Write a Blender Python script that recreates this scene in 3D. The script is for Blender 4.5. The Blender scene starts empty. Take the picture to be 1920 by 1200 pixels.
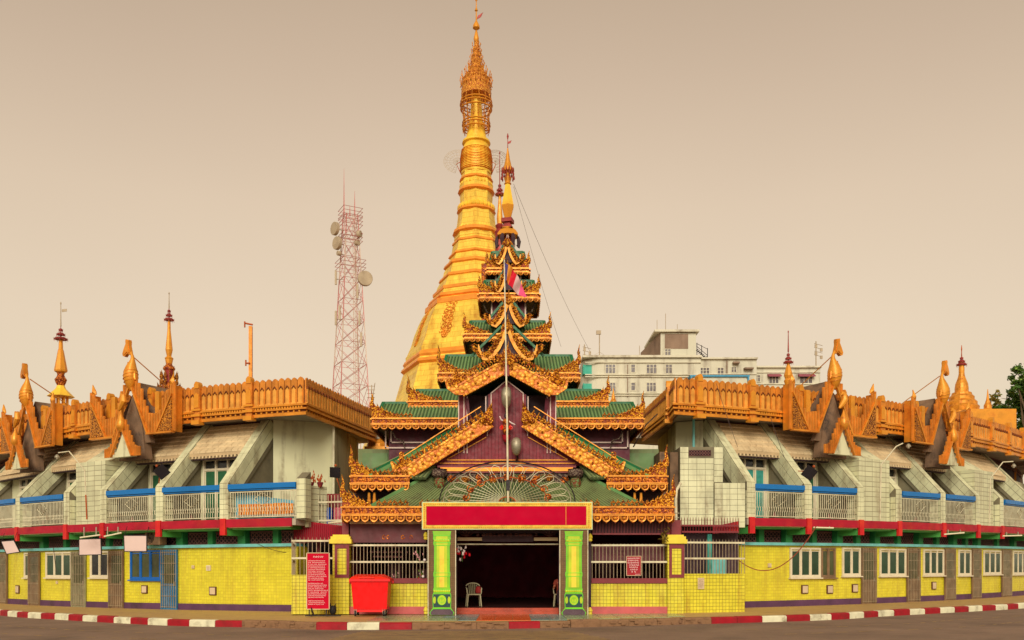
import bpy, math, random
from math import sin, cos, pi, radians, sqrt, atan2, degrees
from mathutils import Vector, Matrix

random.seed(7)
SC = bpy.context.scene
COL = SC.collection

# ------------------------------------------------------------------ camera
cam_d = bpy.data.cameras.new('camera')
cam = bpy.data.objects.new('camera', cam_d)
COL.objects.link(cam)
cam.location = (0, 0, 1.6)
cam.rotation_euler = (radians(90), 0, 0)
cam_d.sensor_width = 36
cam_d.lens = 31.875
cam_d.shift_y = 0.2406
cam_d.clip_start = 0.1
cam_d.clip_end = 3000
SC.camera = cam

# ------------------------------------------------------------------ view
SC.view_settings.view_transform = 'Standard'
SC.view_settings.look = 'None'
SC.view_settings.gamma = 1.0
SC.view_settings.use_curve_mapping = False
EXPO = 1.2
SC.view_settings.exposure = EXPO
SC.render.engine = 'CYCLES'
SC.cycles.use_denoising = True
SC.cycles.max_bounces = 5
SC.cycles.diffuse_bounces = 4
SC.cycles.glossy_bounces = 2
SC.cycles.transparent_max_bounces = 6


def lin(c, k=1.0):
    o = []
    for x in c[:3]:
        x = x / 255.0
        o.append((x / 12.92 if x <= 0.04045 else ((x + 0.055) / 1.055) ** 2.4) * k)
    return (o[0], o[1], o[2], 1.0)


# ------------------------------------------------------------------ world: warm hazy overcast
SUN_EL, SUN_AZ = radians(26), radians(184)
wd = bpy.data.worlds.new('World')
SC.world = wd
wd.use_nodes = True
nt = wd.node_tree
nt.nodes.clear()
wout = nt.nodes.new('ShaderNodeOutputWorld')
bg = nt.nodes.new('ShaderNodeBackground')
bg2 = nt.nodes.new('ShaderNodeBackground')
adds = nt.nodes.new('ShaderNodeAddShader')
sky = nt.nodes.new('ShaderNodeTexSky')
sky.sky_type = 'NISHITA'
sky.sun_disc = False
sky.sun_elevation = SUN_EL
sky.sun_rotation = SUN_AZ
sky.dust_density = 6
sky.air_density = 1.5
tc = nt.nodes.new('ShaderNodeTexCoord')
sep = nt.nodes.new('ShaderNodeSeparateXYZ')
nt.links.new(tc.outputs['Generated'], sep.inputs[0])
rmp = nt.nodes.new('ShaderNodeValToRGB')
nt.links.new(sep.outputs['Z'], rmp.inputs[0])
cr = rmp.color_ramp
KS = 1.0 / (2 ** EXPO) * 1.0
stops = [(0.0, (232, 220, 186)), (0.12, (234, 217, 188)), (0.24, (231, 210, 183)), (0.36, (222, 199, 172)),
         (0.47, (205, 181, 155)), (0.56, (190, 166, 140)), (1.0, (170, 148, 126))]
cr.elements[0].position = stops[0][0]
cr.elements[0].color = lin(stops[0][1], KS)
cr.elements[1].position = stops[-1][0]
cr.elements[1].color = lin(stops[-1][1], KS)
for p_, c_ in stops[1:-1]:
    e_ = cr.elements.new(p_)
    e_.color = lin(c_, KS)
nz = nt.nodes.new('ShaderNodeTexNoise')
nz.inputs['Scale'].default_value = 1.6
nz.inputs['Detail'].default_value = 3
nt.links.new(tc.outputs['Generated'], nz.inputs['Vector'])
mr = nt.nodes.new('ShaderNodeMapRange')
mr.inputs[1].default_value = 0.3
mr.inputs[2].default_value = 0.7
mr.inputs[3].default_value = 0.965
mr.inputs[4].default_value = 1.035
nt.links.new(nz.outputs[0], mr.inputs[0])
vm = nt.nodes.new('ShaderNodeVectorMath')
vm.operation = 'SCALE'
nt.links.new(rmp.outputs[0], vm.inputs[0])
mr2 = nt.nodes.new('ShaderNodeMapRange')
mr2.inputs[1].default_value = 0.72
mr2.inputs[2].default_value = 0.98
mr2.inputs[3].default_value = 0.93
mr2.inputs[4].default_value = 1.0
nt.links.new(sep.outputs['Y'], mr2.inputs[0])
mlt = nt.nodes.new('ShaderNodeMath')
mlt.operation = 'MULTIPLY'
nt.links.new(mr.outputs[0], mlt.inputs[0])
nt.links.new(mr2.outputs[0], mlt.inputs[1])
nt.links.new(mlt.outputs[0], vm.inputs['Scale'])
nt.links.new(vm.outputs[0], bg.inputs[0])
nt.links.new(sky.outputs[0], bg2.inputs[0])
bg2.inputs[1].default_value = 0.003
nt.links.new(bg.outputs[0], adds.inputs[0])
nt.links.new(bg2.outputs[0], adds.inputs[1])
nt.links.new(adds.outputs[0], wout.inputs[0])

sd = bpy.data.lights.new('sun', 'SUN')
sd.energy = 1.15
sd.angle = radians(32)
sd.color = (1.0, 0.93, 0.77)
sun = bpy.data.objects.new('sun', sd)
COL.objects.link(sun)
# sun stands behind the camera, a little to its left
sdir = Vector((sin(SUN_AZ) * cos(SUN_EL), cos(SUN_AZ) * cos(SUN_EL), sin(SUN_EL)))
sun.rotation_euler = sdir.to_track_quat('Z', 'Y').to_euler()
sun.location = (0, 0, 60)

# ------------------------------------------------------------------ units: metres; pixel readings become real places at a real distance
F_, HY = 1700.0, 1062.0


def X(px, d): return (px - 960) / F_ * d
def Z(py, d): return 1.6 + (HY - py) / F_ * d


CX, CY = -2.6, 67.0          # centre of the round compound
TILT = 0.0045                # the ground climbs very slightly to the right
WC = [CX, CY, 0.0, 1.0]      # centre, radius offset and angle factor of the wing being built


def use_curve(cx, cy, R): WC[:] = [cx, cy, R - 34.0, 34.0 / R]


def RP(phi, r, z):
    x = WC[0] + (r + WC[2]) * sin(phi * WC[3])
    return Vector((x, WC[1] - (r + WC[2]) * cos(phi * WC[3]), z + TILT * x))


def phi_at(px, r):
    u = (px - 960) / F_
    cx, cy, r = WC[0], WC[1], r + WC[2]
    a = 1 + u * u
    b = -2 * (u * cx + cy)
    c = cx * cx + cy * cy - r * r
    q = b * b - 4 * a * c
    if q < 0: q = 0
    z = (-b - sqrt(q)) / (2 * a)
    return atan2(u * z - cx, cy - z) / WC[3]


# ------------------------------------------------------------------ materials
MATS = {}


def mat(name, col, rough=0.6, metal=0.0, var=0.18, vs=2.5, bump=0.0, bs=25.0, dirt=None, damt=0.5, dsc=1.2,
        streak=False, tile=None, tcol=None, twid=0.006, carve=None, csc=16.0, spec=0.4, emit=None, toff=0.0, alpha=None, coat=0):
    m = bpy.data.materials.new(name)
    m.use_nodes = True
    t = m.node_tree
    N = t.nodes
    L = t.links
    bs_ = N['Principled BSDF']
    bs_.inputs['Roughness'].default_value = rough
    bs_.inputs['Metallic'].default_value = metal
    if 'Specular IOR Level' in bs_.inputs: bs_.inputs['Specular IOR Level'].default_value = spec
    if coat: bs_.inputs['Coat Weight'].default_value = coat
    geo = N.new('ShaderNodeNewGeometry')
    base = lin(col)
    pos = geo.outputs['Position']

    def noise(scale, det=4, vec=pos):
        n = N.new('ShaderNodeTexNoise')
        n.inputs['Scale'].default_value = scale
        n.inputs['Detail'].default_value = det
        L.new(vec, n.inputs['Vector'])
        return n.outputs[0]

    def ramp(inp, a, b, ca=0.0, cb=1.0):
        r = N.new('ShaderNodeMapRange')
        r.inputs[1].default_value = a
        r.inputs[2].default_value = b
        r.inputs[3].default_value = ca
        r.inputs[4].default_value = cb
        L.new(inp, r.inputs[0])
        return r.outputs[0]

    def mix(f, a, b, mode='MIX'):
        x = N.new('ShaderNodeMix')
        x.data_type = 'RGBA'
        x.blend_type = mode
        for s_, v_ in ((0, f), (6, a), (7, b)):
            if hasattr(v_, 'is_linked'):
                L.new(v_, x.inputs[s_])
            else:
                x.inputs[s_].default_value = v_
        return x.outputs[2]
    c = base
    n1 = noise(vs, 5)
    f1 = ramp(n1, 0.3, 0.7, 1 - var, 1 + var)
    sc = N.new('ShaderNodeVectorMath')
    sc.operation = 'SCALE'
    hgt = None
    if carve:
        vo = N.new('ShaderNodeTexVoronoi')
        vo.inputs['Scale'].default_value = csc
        vo.feature = 'F1'
        nv = N.new('ShaderNodeTexNoise')
        nv.inputs['Scale'].default_value = csc * 0.5
        L.new(pos, nv.inputs['Vector'])
        av = N.new('ShaderNodeVectorMath')
        av.operation = 'MULTIPLY_ADD'
        L.new(nv.outputs['Color'], av.inputs[0])
        av.inputs[1].default_value = (0.12, 0.12, 0.12)
        L.new(pos, av.inputs[2])
        L.new(av.outputs[0], vo.inputs['Vector'])
        hgt = ramp(vo.outputs['Distance'], 0.15, 0.75, 1.0, 0.0)
        wv = noise(csc * 1.7, 3)
        mh = N.new('ShaderNodeMath')
        mh.operation = 'MULTIPLY_ADD'
        L.new(wv, mh.inputs[0])
        mh.inputs[1].default_value = 0.7
        L.new(hgt, mh.inputs[2])
        hgt = mh.outputs[0]
        fc = ramp(hgt, 0.55, 0.95)
        c = mix(fc, lin(carve), base)
    if tile:
        uvn = N.new('ShaderNodeUVMap')
        br = N.new('ShaderNodeTexBrick')
        br.offset = toff
        br.inputs['Scale'].default_value = 1.0
        br.inputs['Brick Width'].default_value = tile[0]
        br.inputs['Row Height'].default_value = tile[1]
        br.inputs['Mortar Size'].default_value = twid
        br.inputs['Mortar Smooth'].default_value = 0.2
        br.inputs['Bias'].default_value = 0
        br.inputs['Color1'].default_value = (1, 1, 1, 1)
        br.inputs['Color2'].default_value = (0.84, 0.84, 0.84, 1)
        br.inputs['Mortar'].default_value = (0, 0, 0, 1)
        L.new(uvn.outputs[0], br.inputs['Vector'])
        cc = mix(1.0, c, br.outputs['Color'], 'MULTIPLY')
        c = mix(br.outputs['Fac'], cc, lin(tcol))
        hgt = ramp(br.outputs['Fac'], 0, 1, 1, 0)
    if dirt:
        mp = N.new('ShaderNodeMapping')
        mp.inputs['Scale'].default_value = (1, 1, 0.13) if streak else (1, 1, 1)
        L.new(pos, mp.inputs[0])
        dn = noise(dsc * (2.2 if streak else 1), 8, mp.outputs[0])
        fd = ramp(dn, 0.50, 0.72, 0, damt)
        dn2 = noise(dsc * 6, 6)
        mm = N.new('ShaderNodeMath')
        mm.operation = 'MULTIPLY'
        L.new(fd, mm.inputs[0])
        L.new(ramp(dn2, 0.3, 0.6, 0.35, 1.0), mm.inputs[1])
        c = mix(mm.outputs[0], c, lin(dirt))
    if hasattr(c, 'is_linked'):
        L.new(c, sc.inputs[0])
    else:
        sc.inputs[0].default_value = c[:3]
    L.new(f1, sc.inputs['Scale'])
    L.new(sc.outputs[0], bs_.inputs['Base Color'])
    if bump or hgt is not None:
        bn = N.new('ShaderNodeBump')
        bn.inputs['Strength'].default_value = 0.6 if hgt is not None else min(1, bump)
        bn.inputs['Distance'].default_value = (0.05 if carve else 0.008) if hgt is not None else 0.02
        L.new(hgt if hgt is not None else noise(bs, 5), bn.inputs['Height'])
        L.new(bn.outputs[0], bs_.inputs['Normal'])
    if rough < 0.95:
        rr = ramp(noise(vs * 3, 3), 0.3, 0.7, max(0.05, rough - 0.1), min(1, rough + 0.12))
        L.new(rr, bs_.inputs['Roughness'])
    if emit:
        bs_.inputs['Emission Color'].default_value = lin(emit[0])
        bs_.inputs['Emission Strength'].default_value = emit[1]
    if alpha is not None:
        bs_.inputs['Transmission Weight'].default_value = 1 - alpha
    MATS[name] = m
    return m


M = MATS
# golds
mat('gold_leaf', (255, 216, 84), 0.4, 0.12, 0.14, 0.9, dirt=(178, 84, 18), damt=0.65, dsc=0.7, streak=True, tile=(0.55, 0.38), tcol=(226, 160, 40), twid=0.012, toff=0.5)
mat('gold_leaf_plain', (252, 204, 66), 0.4, 0.15, 0.14, 1.2, dirt=(186, 92, 20), damt=0.55, dsc=1.0)
mat('gold_orange', (228, 152, 44), 0.45, 0.2, 0.2, 2, dirt=(140, 60, 18), damt=0.6, dsc=2.0)
mat('gold_moulding', (228, 148, 48), 0.4, 0.4, 0.18, 2, dirt=(160, 62, 20), damt=0.6, dsc=1.4)
mat('gold_carved', (238, 166, 42), 0.36, 0.4, 0.2, 3, carve=(140, 56, 20), csc=15)
mat('gold_carved_red', (214, 120, 34), 0.4, 0.3, 0.2, 3, carve=(124, 44, 20), csc=12)
mat('gold_fine', (230, 150, 44), 0.4, 0.35, 0.2, 3, carve=(90, 30, 12), csc=26)
mat('gold_bright', (222, 146, 46), 0.38, 0.3, 0.2, 4, dirt=(150, 66, 20), damt=0.95, dsc=4.5)
mat('band_orange', (240, 150, 52), 0.42, 0.2, 0.15, 1.5, dirt=(240, 170, 60), damt=0.5, dsc=1.5)
mat('gold_filigree', (246, 172, 58), 0.4, 0.25, 0.15, 3, carve=(176, 86, 24), csc=14)
mat('board_gilt', (236, 164, 52), 0.4, 0.25, 0.2, 4, carve=(196, 106, 32), csc=7)
mat('groove_brown', (120, 62, 24), 0.6, 0.1, 0.2, 3)
mat('picket_gold', (216, 136, 48), 0.5, 0.25, 0.22, 3, bump=0.3, bs=18, dirt=(132, 62, 22), damt=0.75, dsc=1.5, streak=True)
mat('picket_relief', (234, 166, 70), 0.5, 0.25, 0.2, 3, dirt=(132, 62, 22), damt=0.5, dsc=2)
mat('red_lacquer', (140, 34, 30), 0.45, 0.1, 0.25, 3, dirt=(70, 20, 20), damt=0.6)
# roofs and planks
mat('roof_green', (104, 136, 84), 0.55, 0.0, 0.2, 1.2, dirt=(112, 112, 78), damt=0.7, dsc=1.1, streak=True, bump=0.1)
mat('roof_groove_shade', (60, 84, 54), 0.7, 0, 0.2, 2)  # painted shade: darker green for the valleys between roof ribs
mat('roof_olive', (118, 132, 84), 0.6, 0.0, 0.2, 1.2, dirt=(92, 84, 62), damt=0.7, dsc=1.3, streak=True, bump=0.1)
mat('trim_green', (22, 100, 58), 0.45, 0, 0.2, 2, dirt=(60, 90, 60), damt=0.4)
mat('trim_green_pale', (104, 152, 92), 0.5, 0, 0.2, 2, dirt=(90, 110, 70), damt=0.5)
mat('plank_red', (124, 28, 44), 0.55, 0, 0.22, 2.5, dirt=(78, 30, 40), damt=0.6, dsc=2.2, streak=True)
mat('plank_purple', (92, 30, 46), 0.6, 0, 0.22, 2.5, dirt=(60, 30, 44), damt=0.6, dsc=2.2, streak=True)
mat('trim_white', (222, 196, 186), 0.6, 0, 0.1, 3, dirt=(150, 120, 110), damt=0.5)
mat('dark_timber', (66, 44, 52), 0.7, 0, 0.25, 3)
mat('dark_room', (130, 44, 52), 0.85, 0, 0.3, 1.5)
mat('dark_floor', (60, 30, 28), 0.4, 0, 0.3, 1.5)
# wing building
mat('yellow_tile', (226, 214, 56), 0.32, 0, 0.1, 0.9, dirt=(176, 146, 50), damt=0.55, dsc=1.3, streak=True, tile=(0.112, 0.112), tcol=(206, 184, 50), twid=0.006)
mat('yellow_tile_front', (228, 216, 60), 0.3, 0, 0.06, 0.9, dirt=(160, 104, 44), damt=0.6, dsc=1.8, streak=True, tile=(0.118, 0.118), tcol=(140, 124, 44), twid=0.006)
mat('yellow_plaster', (236, 214, 60), 0.55, 0, 0.12, 2, dirt=(190, 130, 50), damt=0.7, dsc=2)
mat('purple_plinth', (88, 54, 84), 0.6, 0, 0.2, 2, dirt=(70, 50, 56), damt=0.7, dsc=1.5)
mat('pink_plinth', (192, 92, 92), 0.55, 0, 0.15, 2, dirt=(140, 64, 64), damt=0.6, dsc=1.8)
mat('maroon_paint', (128, 40, 48), 0.5, 0, 0.2, 2, dirt=(80, 30, 34), damt=0.6, dsc=2)
mat('maroon_sheet', (104, 52, 58), 0.6, 0, 0.2, 2, dirt=(80, 40, 44), damt=0.6, dsc=2, streak=True)
mat('turquoise', (120, 200, 198), 0.5, 0, 0.14, 2, dirt=(70, 110, 110), damt=0.5, dsc=1.4)
mat('pale_tile', (216, 216, 178), 0.4, 0, 0.14, 1.5, dirt=(132, 112, 84), damt=0.8, dsc=1.2, streak=True)
mat('pale_grout', (120, 112, 90), 0.8, 0, 0.2, 2)
mat('pale_wall', (216, 214, 176), 0.7, 0, 0.08, 0.8, dirt=(124, 104, 80), damt=0.95, dsc=1.2, streak=True)
mat('pale_wall_tiled', (214, 214, 176), 0.5, 0, 0.08, 0.8, dirt=(150, 134, 104), damt=0.7, dsc=0.9, streak=True, tile=(0.42, 0.2), tcol=(138, 126, 100), twid=0.010)
mat('grey_wall', (168, 162, 138), 0.8, 0, 0.12, 1.0, dirt=(112, 98, 82), damt=0.8, dsc=0.8, streak=True)
mat('soffit', (176, 166, 148), 0.85, 0, 0.2, 0.8, dirt=(92, 80, 72), damt=0.8, dsc=0.7)
mat('weathered_dark', (122, 96, 74), 0.9, 0, 0.35, 1.6, dirt=(50, 44, 44), damt=0.85, dsc=1.8, bump=0.5, bs=14)
mat('sand_tile', (222, 198, 156), 0.6, 0, 0.12, 1.5, dirt=(160, 130, 96), damt=0.5, dsc=1.3, streak=True)
mat('sand_tile_dark', (196, 170, 130), 0.7, 0, 0.15, 1.5)
mat('rail_blue', (14, 112, 186), 0.35, 0, 0.06, 2)
mat('baluster', (216, 208, 176), 0.5, 0, 0.12, 3, dirt=(150, 110, 80), damt=0.6, dsc=4)
mat('band_red', (170, 8, 42), 0.5, 0, 0.18, 2, dirt=(196, 60, 24), damt=0.6, dsc=1.3)
mat('band_red_post', (206, 30, 36), 0.5, 0, 0.18, 2, dirt=(190, 74, 30), damt=0.6, dsc=2)
mat('beam_green', (84, 170, 84), 0.55, 0, 0.18, 1.6, dirt=(50, 96, 56), damt=0.5)
mat('beam_green_dark', (48, 134, 72), 0.6, 0, 0.18, 1.6)
mat('lattice', (128, 84, 78), 0.8, 0, 0.25, 3)
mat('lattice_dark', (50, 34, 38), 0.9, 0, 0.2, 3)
mat('window_white', (224, 212, 184), 0.5, 0, 0.08, 3, dirt=(160, 140, 110), damt=0.5, dsc=3)
mat('window_blue', (16, 96, 180), 0.4, 0, 0.1, 3)
mat('glass_green', (38, 66, 44), 0.12, 0, 0.3, 2, spec=0.6)
mat('glass_dark', (30, 28, 34), 0.12, 0, 0.3, 2, spec=0.6)
mat('glass_olive', (70, 76, 44), 0.15, 0, 0.3, 2, spec=0.6)
mat('curtain_green', (36, 92, 58), 0.7, 0, 0.25, 4)
mat('curtain_teal', (60, 150, 138), 0.7, 0, 0.25, 5)
mat('door_wood', (132, 104, 76), 0.65, 0, 0.2, 3, dirt=(84, 64, 50), damt=0.7, dsc=3, streak=True)
mat('door_grey', (150, 146, 112), 0.65, 0, 0.2, 3, dirt=(100, 90, 70), damt=0.7, dsc=3, streak=True)
mat('door_blue', (50, 116, 160), 0.6, 0, 0.2, 3, dirt=(96, 90, 90), damt=0.6, dsc=3)
mat('grille_metal', (176, 158, 130), 0.5, 0.3, 0.15, 3, dirt=(120, 80, 56), damt=0.6, dsc=4)
mat('box_paper', (206, 184, 150), 0.7, 0, 0.1, 3)
mat('box_frame', (88, 44, 38), 0.6, 0, 0.1, 3)
# street
mat('asphalt', (134, 110, 92), 0.8, 0, 0.16, 0.5, bump=0.6, bs=45, dirt=(88, 72, 62), damt=0.6, dsc=0.45)
mat('paving', (192, 156, 100), 0.6, 0, 0.12, 0.7, dirt=(128, 104, 74), damt=0.7, dsc=0.7, bump=0.15, bs=12)
mat('paving_orange', (218, 96, 44), 0.25, 0, 0.15, 2, dirt=(170, 110, 70), damt=0.5, dsc=2)
mat('paving_blue', (124, 152, 150), 0.22, 0, 0.15, 2, dirt=(120, 118, 96), damt=0.5, dsc=2)
mat('paving_green', (140, 152, 120), 0.22, 0, 0.15, 2, dirt=(140, 124, 90), damt=0.6, dsc=2)
mat('kerb_white', (226, 222, 190), 0.6, 0, 0.12, 3, dirt=(120, 100, 76), damt=0.75, dsc=2.6, bump=0.3, bs=18)
mat('kerb_red', (160, 10, 30), 0.6, 0, 0.16, 3, dirt=(104, 40, 32), damt=0.7, dsc=2.6, bump=0.3, bs=18)
mat('kerb_worn', (142, 106, 76), 0.85, 0, 0.25, 4, dirt=(80, 56, 44), damt=0.9, dsc=4, bump=0.8, bs=14)
mat('road_paint', (196, 160, 90), 0.7, 0, 0.2, 2, dirt=(110, 88, 70), damt=1.0, dsc=2.5)
mat('step_red', (176, 70, 46), 0.35, 0, 0.2, 2, dirt=(100, 44, 36), damt=0.6, dsc=2.5)
# things
mat('banner_red', (188, 0, 48), 0.75, 0, 0.07, 1.2, spec=0.1, dirt=(176, 6, 46), damt=0.6, dsc=1.5)
mat('banner_gold', (222, 186, 60), 0.5, 0.1, 0.2, 5, dirt=(150, 110, 30), damt=0.5, dsc=8)
mat('banner_edge', (196, 214, 168), 0.6, 0, 0.1, 3)
mat('board_brown', (126, 96, 64), 0.8, 0, 0.12, 3, tile=(0.08, 0.06), tcol=(102, 78, 54), twid=0.006)
mat('column_green', (128, 190, 20), 0.35, 0, 0.15, 2.5)
mat('column_lime', (186, 206, 28), 0.35, 0, 0.15, 2.5, dirt=(150, 190, 20), damt=0.6, dsc=2)
mat('column_edge', (100, 214, 44), 0.4, 0, 0.1, 3)
mat('column_teal', (22, 62, 62), 0.4, 0, 0.2, 5)
mat('column_foot', (84, 60, 72), 0.4, 0, 0.25, 5)
mat('bin_red', (236, 6, 14), 0.42, 0, 0.06, 2, dirt=(150, 30, 24), damt=0.4, dsc=3, streak=True, bump=0.1, bs=5)
mat('bin_lid', (246, 40, 16), 0.38, 0, 0.06, 2)
mat('rubber', (30, 26, 28), 0.7, 0, 0.2, 5)
mat('black_metal', (38, 30, 32), 0.5, 0.3, 0.2, 5)
mat('steel', (170, 162, 140), 0.45, 0.5, 0.15, 4, dirt=(130, 80, 50), damt=0.6, dsc=5)
mat('sign_red', (194, 0, 42), 0.7, 0, 0.06, 2, spec=0.15)
mat('sign_white', (216, 190, 184), 0.55, 0, 0.06, 2)
mat('text_white', (240, 200, 200), 0.6, 0, 0.05, 3)
mat('plastic_cream', (176, 164, 130), 0.4, 0, 0.1, 4)
mat('lamp_glass', (206, 196, 176), 0.3, 0, 0.1, 4)
mat('tube_lamp', (226, 218, 186), 0.4, 0, 0.05, 4)
mat('rust', (178, 84, 36), 0.7, 0.1, 0.25, 6)
mat('tower_red_hazed', (200, 134, 130), 0.6, 0, 0.12, 1)  # red paled to paint in the distance haze; no haze volume
mat('tower_white_hazed', (206, 182, 166), 0.6, 0, 0.12, 1)  # same painted-in haze for the white tower sections
mat('dish_grey', (178, 160, 134), 0.6, 0, 0.12, 1, dirt=(146, 122, 98), damt=0.5)
mat('block_wall', (208, 204, 184), 0.8, 0, 0.06, 0.2, dirt=(122, 104, 92), damt=0.95, dsc=0.3, streak=True)  # pale grey base includes painted distance haze; stains are separate
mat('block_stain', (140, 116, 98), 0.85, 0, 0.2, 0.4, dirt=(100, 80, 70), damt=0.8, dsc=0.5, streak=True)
mat('block_trim', (216, 210, 188), 0.8, 0, 0.06, 0.2, dirt=(120, 100, 80), damt=0.85, dsc=0.4)
mat('block_glass', (92, 82, 84), 0.2, 0, 0.2, 0.6, spec=0.6)
mat('block_teal', (72, 172, 150), 0.7, 0, 0.15, 0.6)
mat('awning_pink', (150, 76, 90), 0.7, 0, 0.1, 1)
mat('sheet_blue', (70, 146, 184), 0.6, 0, 0.12, 1)
mat('spire_red', (150, 50, 44), 0.5, 0.2, 0.2, 3)
mat('bark', (96, 78, 58), 0.9, 0, 0.3, 4, bump=0.6, bs=10)
mat('leaf', (74, 112, 40), 0.55, 0, 0.35, 1.2)
mat('leaf_light', (116, 146, 52), 0.55, 0, 0.3, 1.5)
mat('leaf_gold', (150, 130, 50), 0.55, 0, 0.3, 1.5)
mat('barrel_blue', (12, 70, 168), 0.4, 0, 0.1, 3)
mat('barrel_pink', (206, 92, 112), 0.45, 0, 0.1, 3)
mat('cloth_blue', (110, 176, 196), 0.7, 0, 0.15, 3)
mat('goods_orange', (236, 146, 34), 0.5, 0, 0.2, 6, dirt=(204, 70, 20), damt=0.7, dsc=7)
mat('flag_blue', (86, 76, 140), 0.7, 0, 0.1, 4)
mat('flag_yellow', (222, 148, 50), 0.7, 0, 0.1, 4)
mat('flag_red', (204, 12, 44), 0.7, 0, 0.1, 4)
mat('flag_white', (206, 170, 168), 0.7, 0, 0.1, 4)
mat('flag_pink', (226, 80, 130), 0.7, 0, 0.1, 4)
mat('flower_red', (200, 20, 36), 0.6, 0, 0.2, 6)
mat('flower_white', (230, 214, 210), 0.6, 0, 0.1, 6)
mat('flower_pink', (226, 166, 170), 0.6, 0, 0.1, 6)
mat('skin', (168, 96, 66), 0.5, 0, 0.06, 5)
mat('shirt', (150, 60, 44), 0.8, 0, 0.15, 5)
mat('longyi', (60, 40, 60), 0.8, 0, 0.2, 5)
mat('hair', (20, 16, 16), 0.5, 0, 0.1, 9)
mat('frieze_green', (104, 128, 74), 0.5, 0.1, 0.3, 6, carve=(120, 60, 34), csc=14)
mat('frieze_grey', (130, 112, 96), 0.6, 0.1, 0.3, 6, carve=(60, 34, 34), csc=16)
mat('cable', (70, 50, 44), 0.7, 0, 0.1, 3)
mat('cable_red', (150, 70, 50), 0.7, 0, 0.1, 3)


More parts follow.
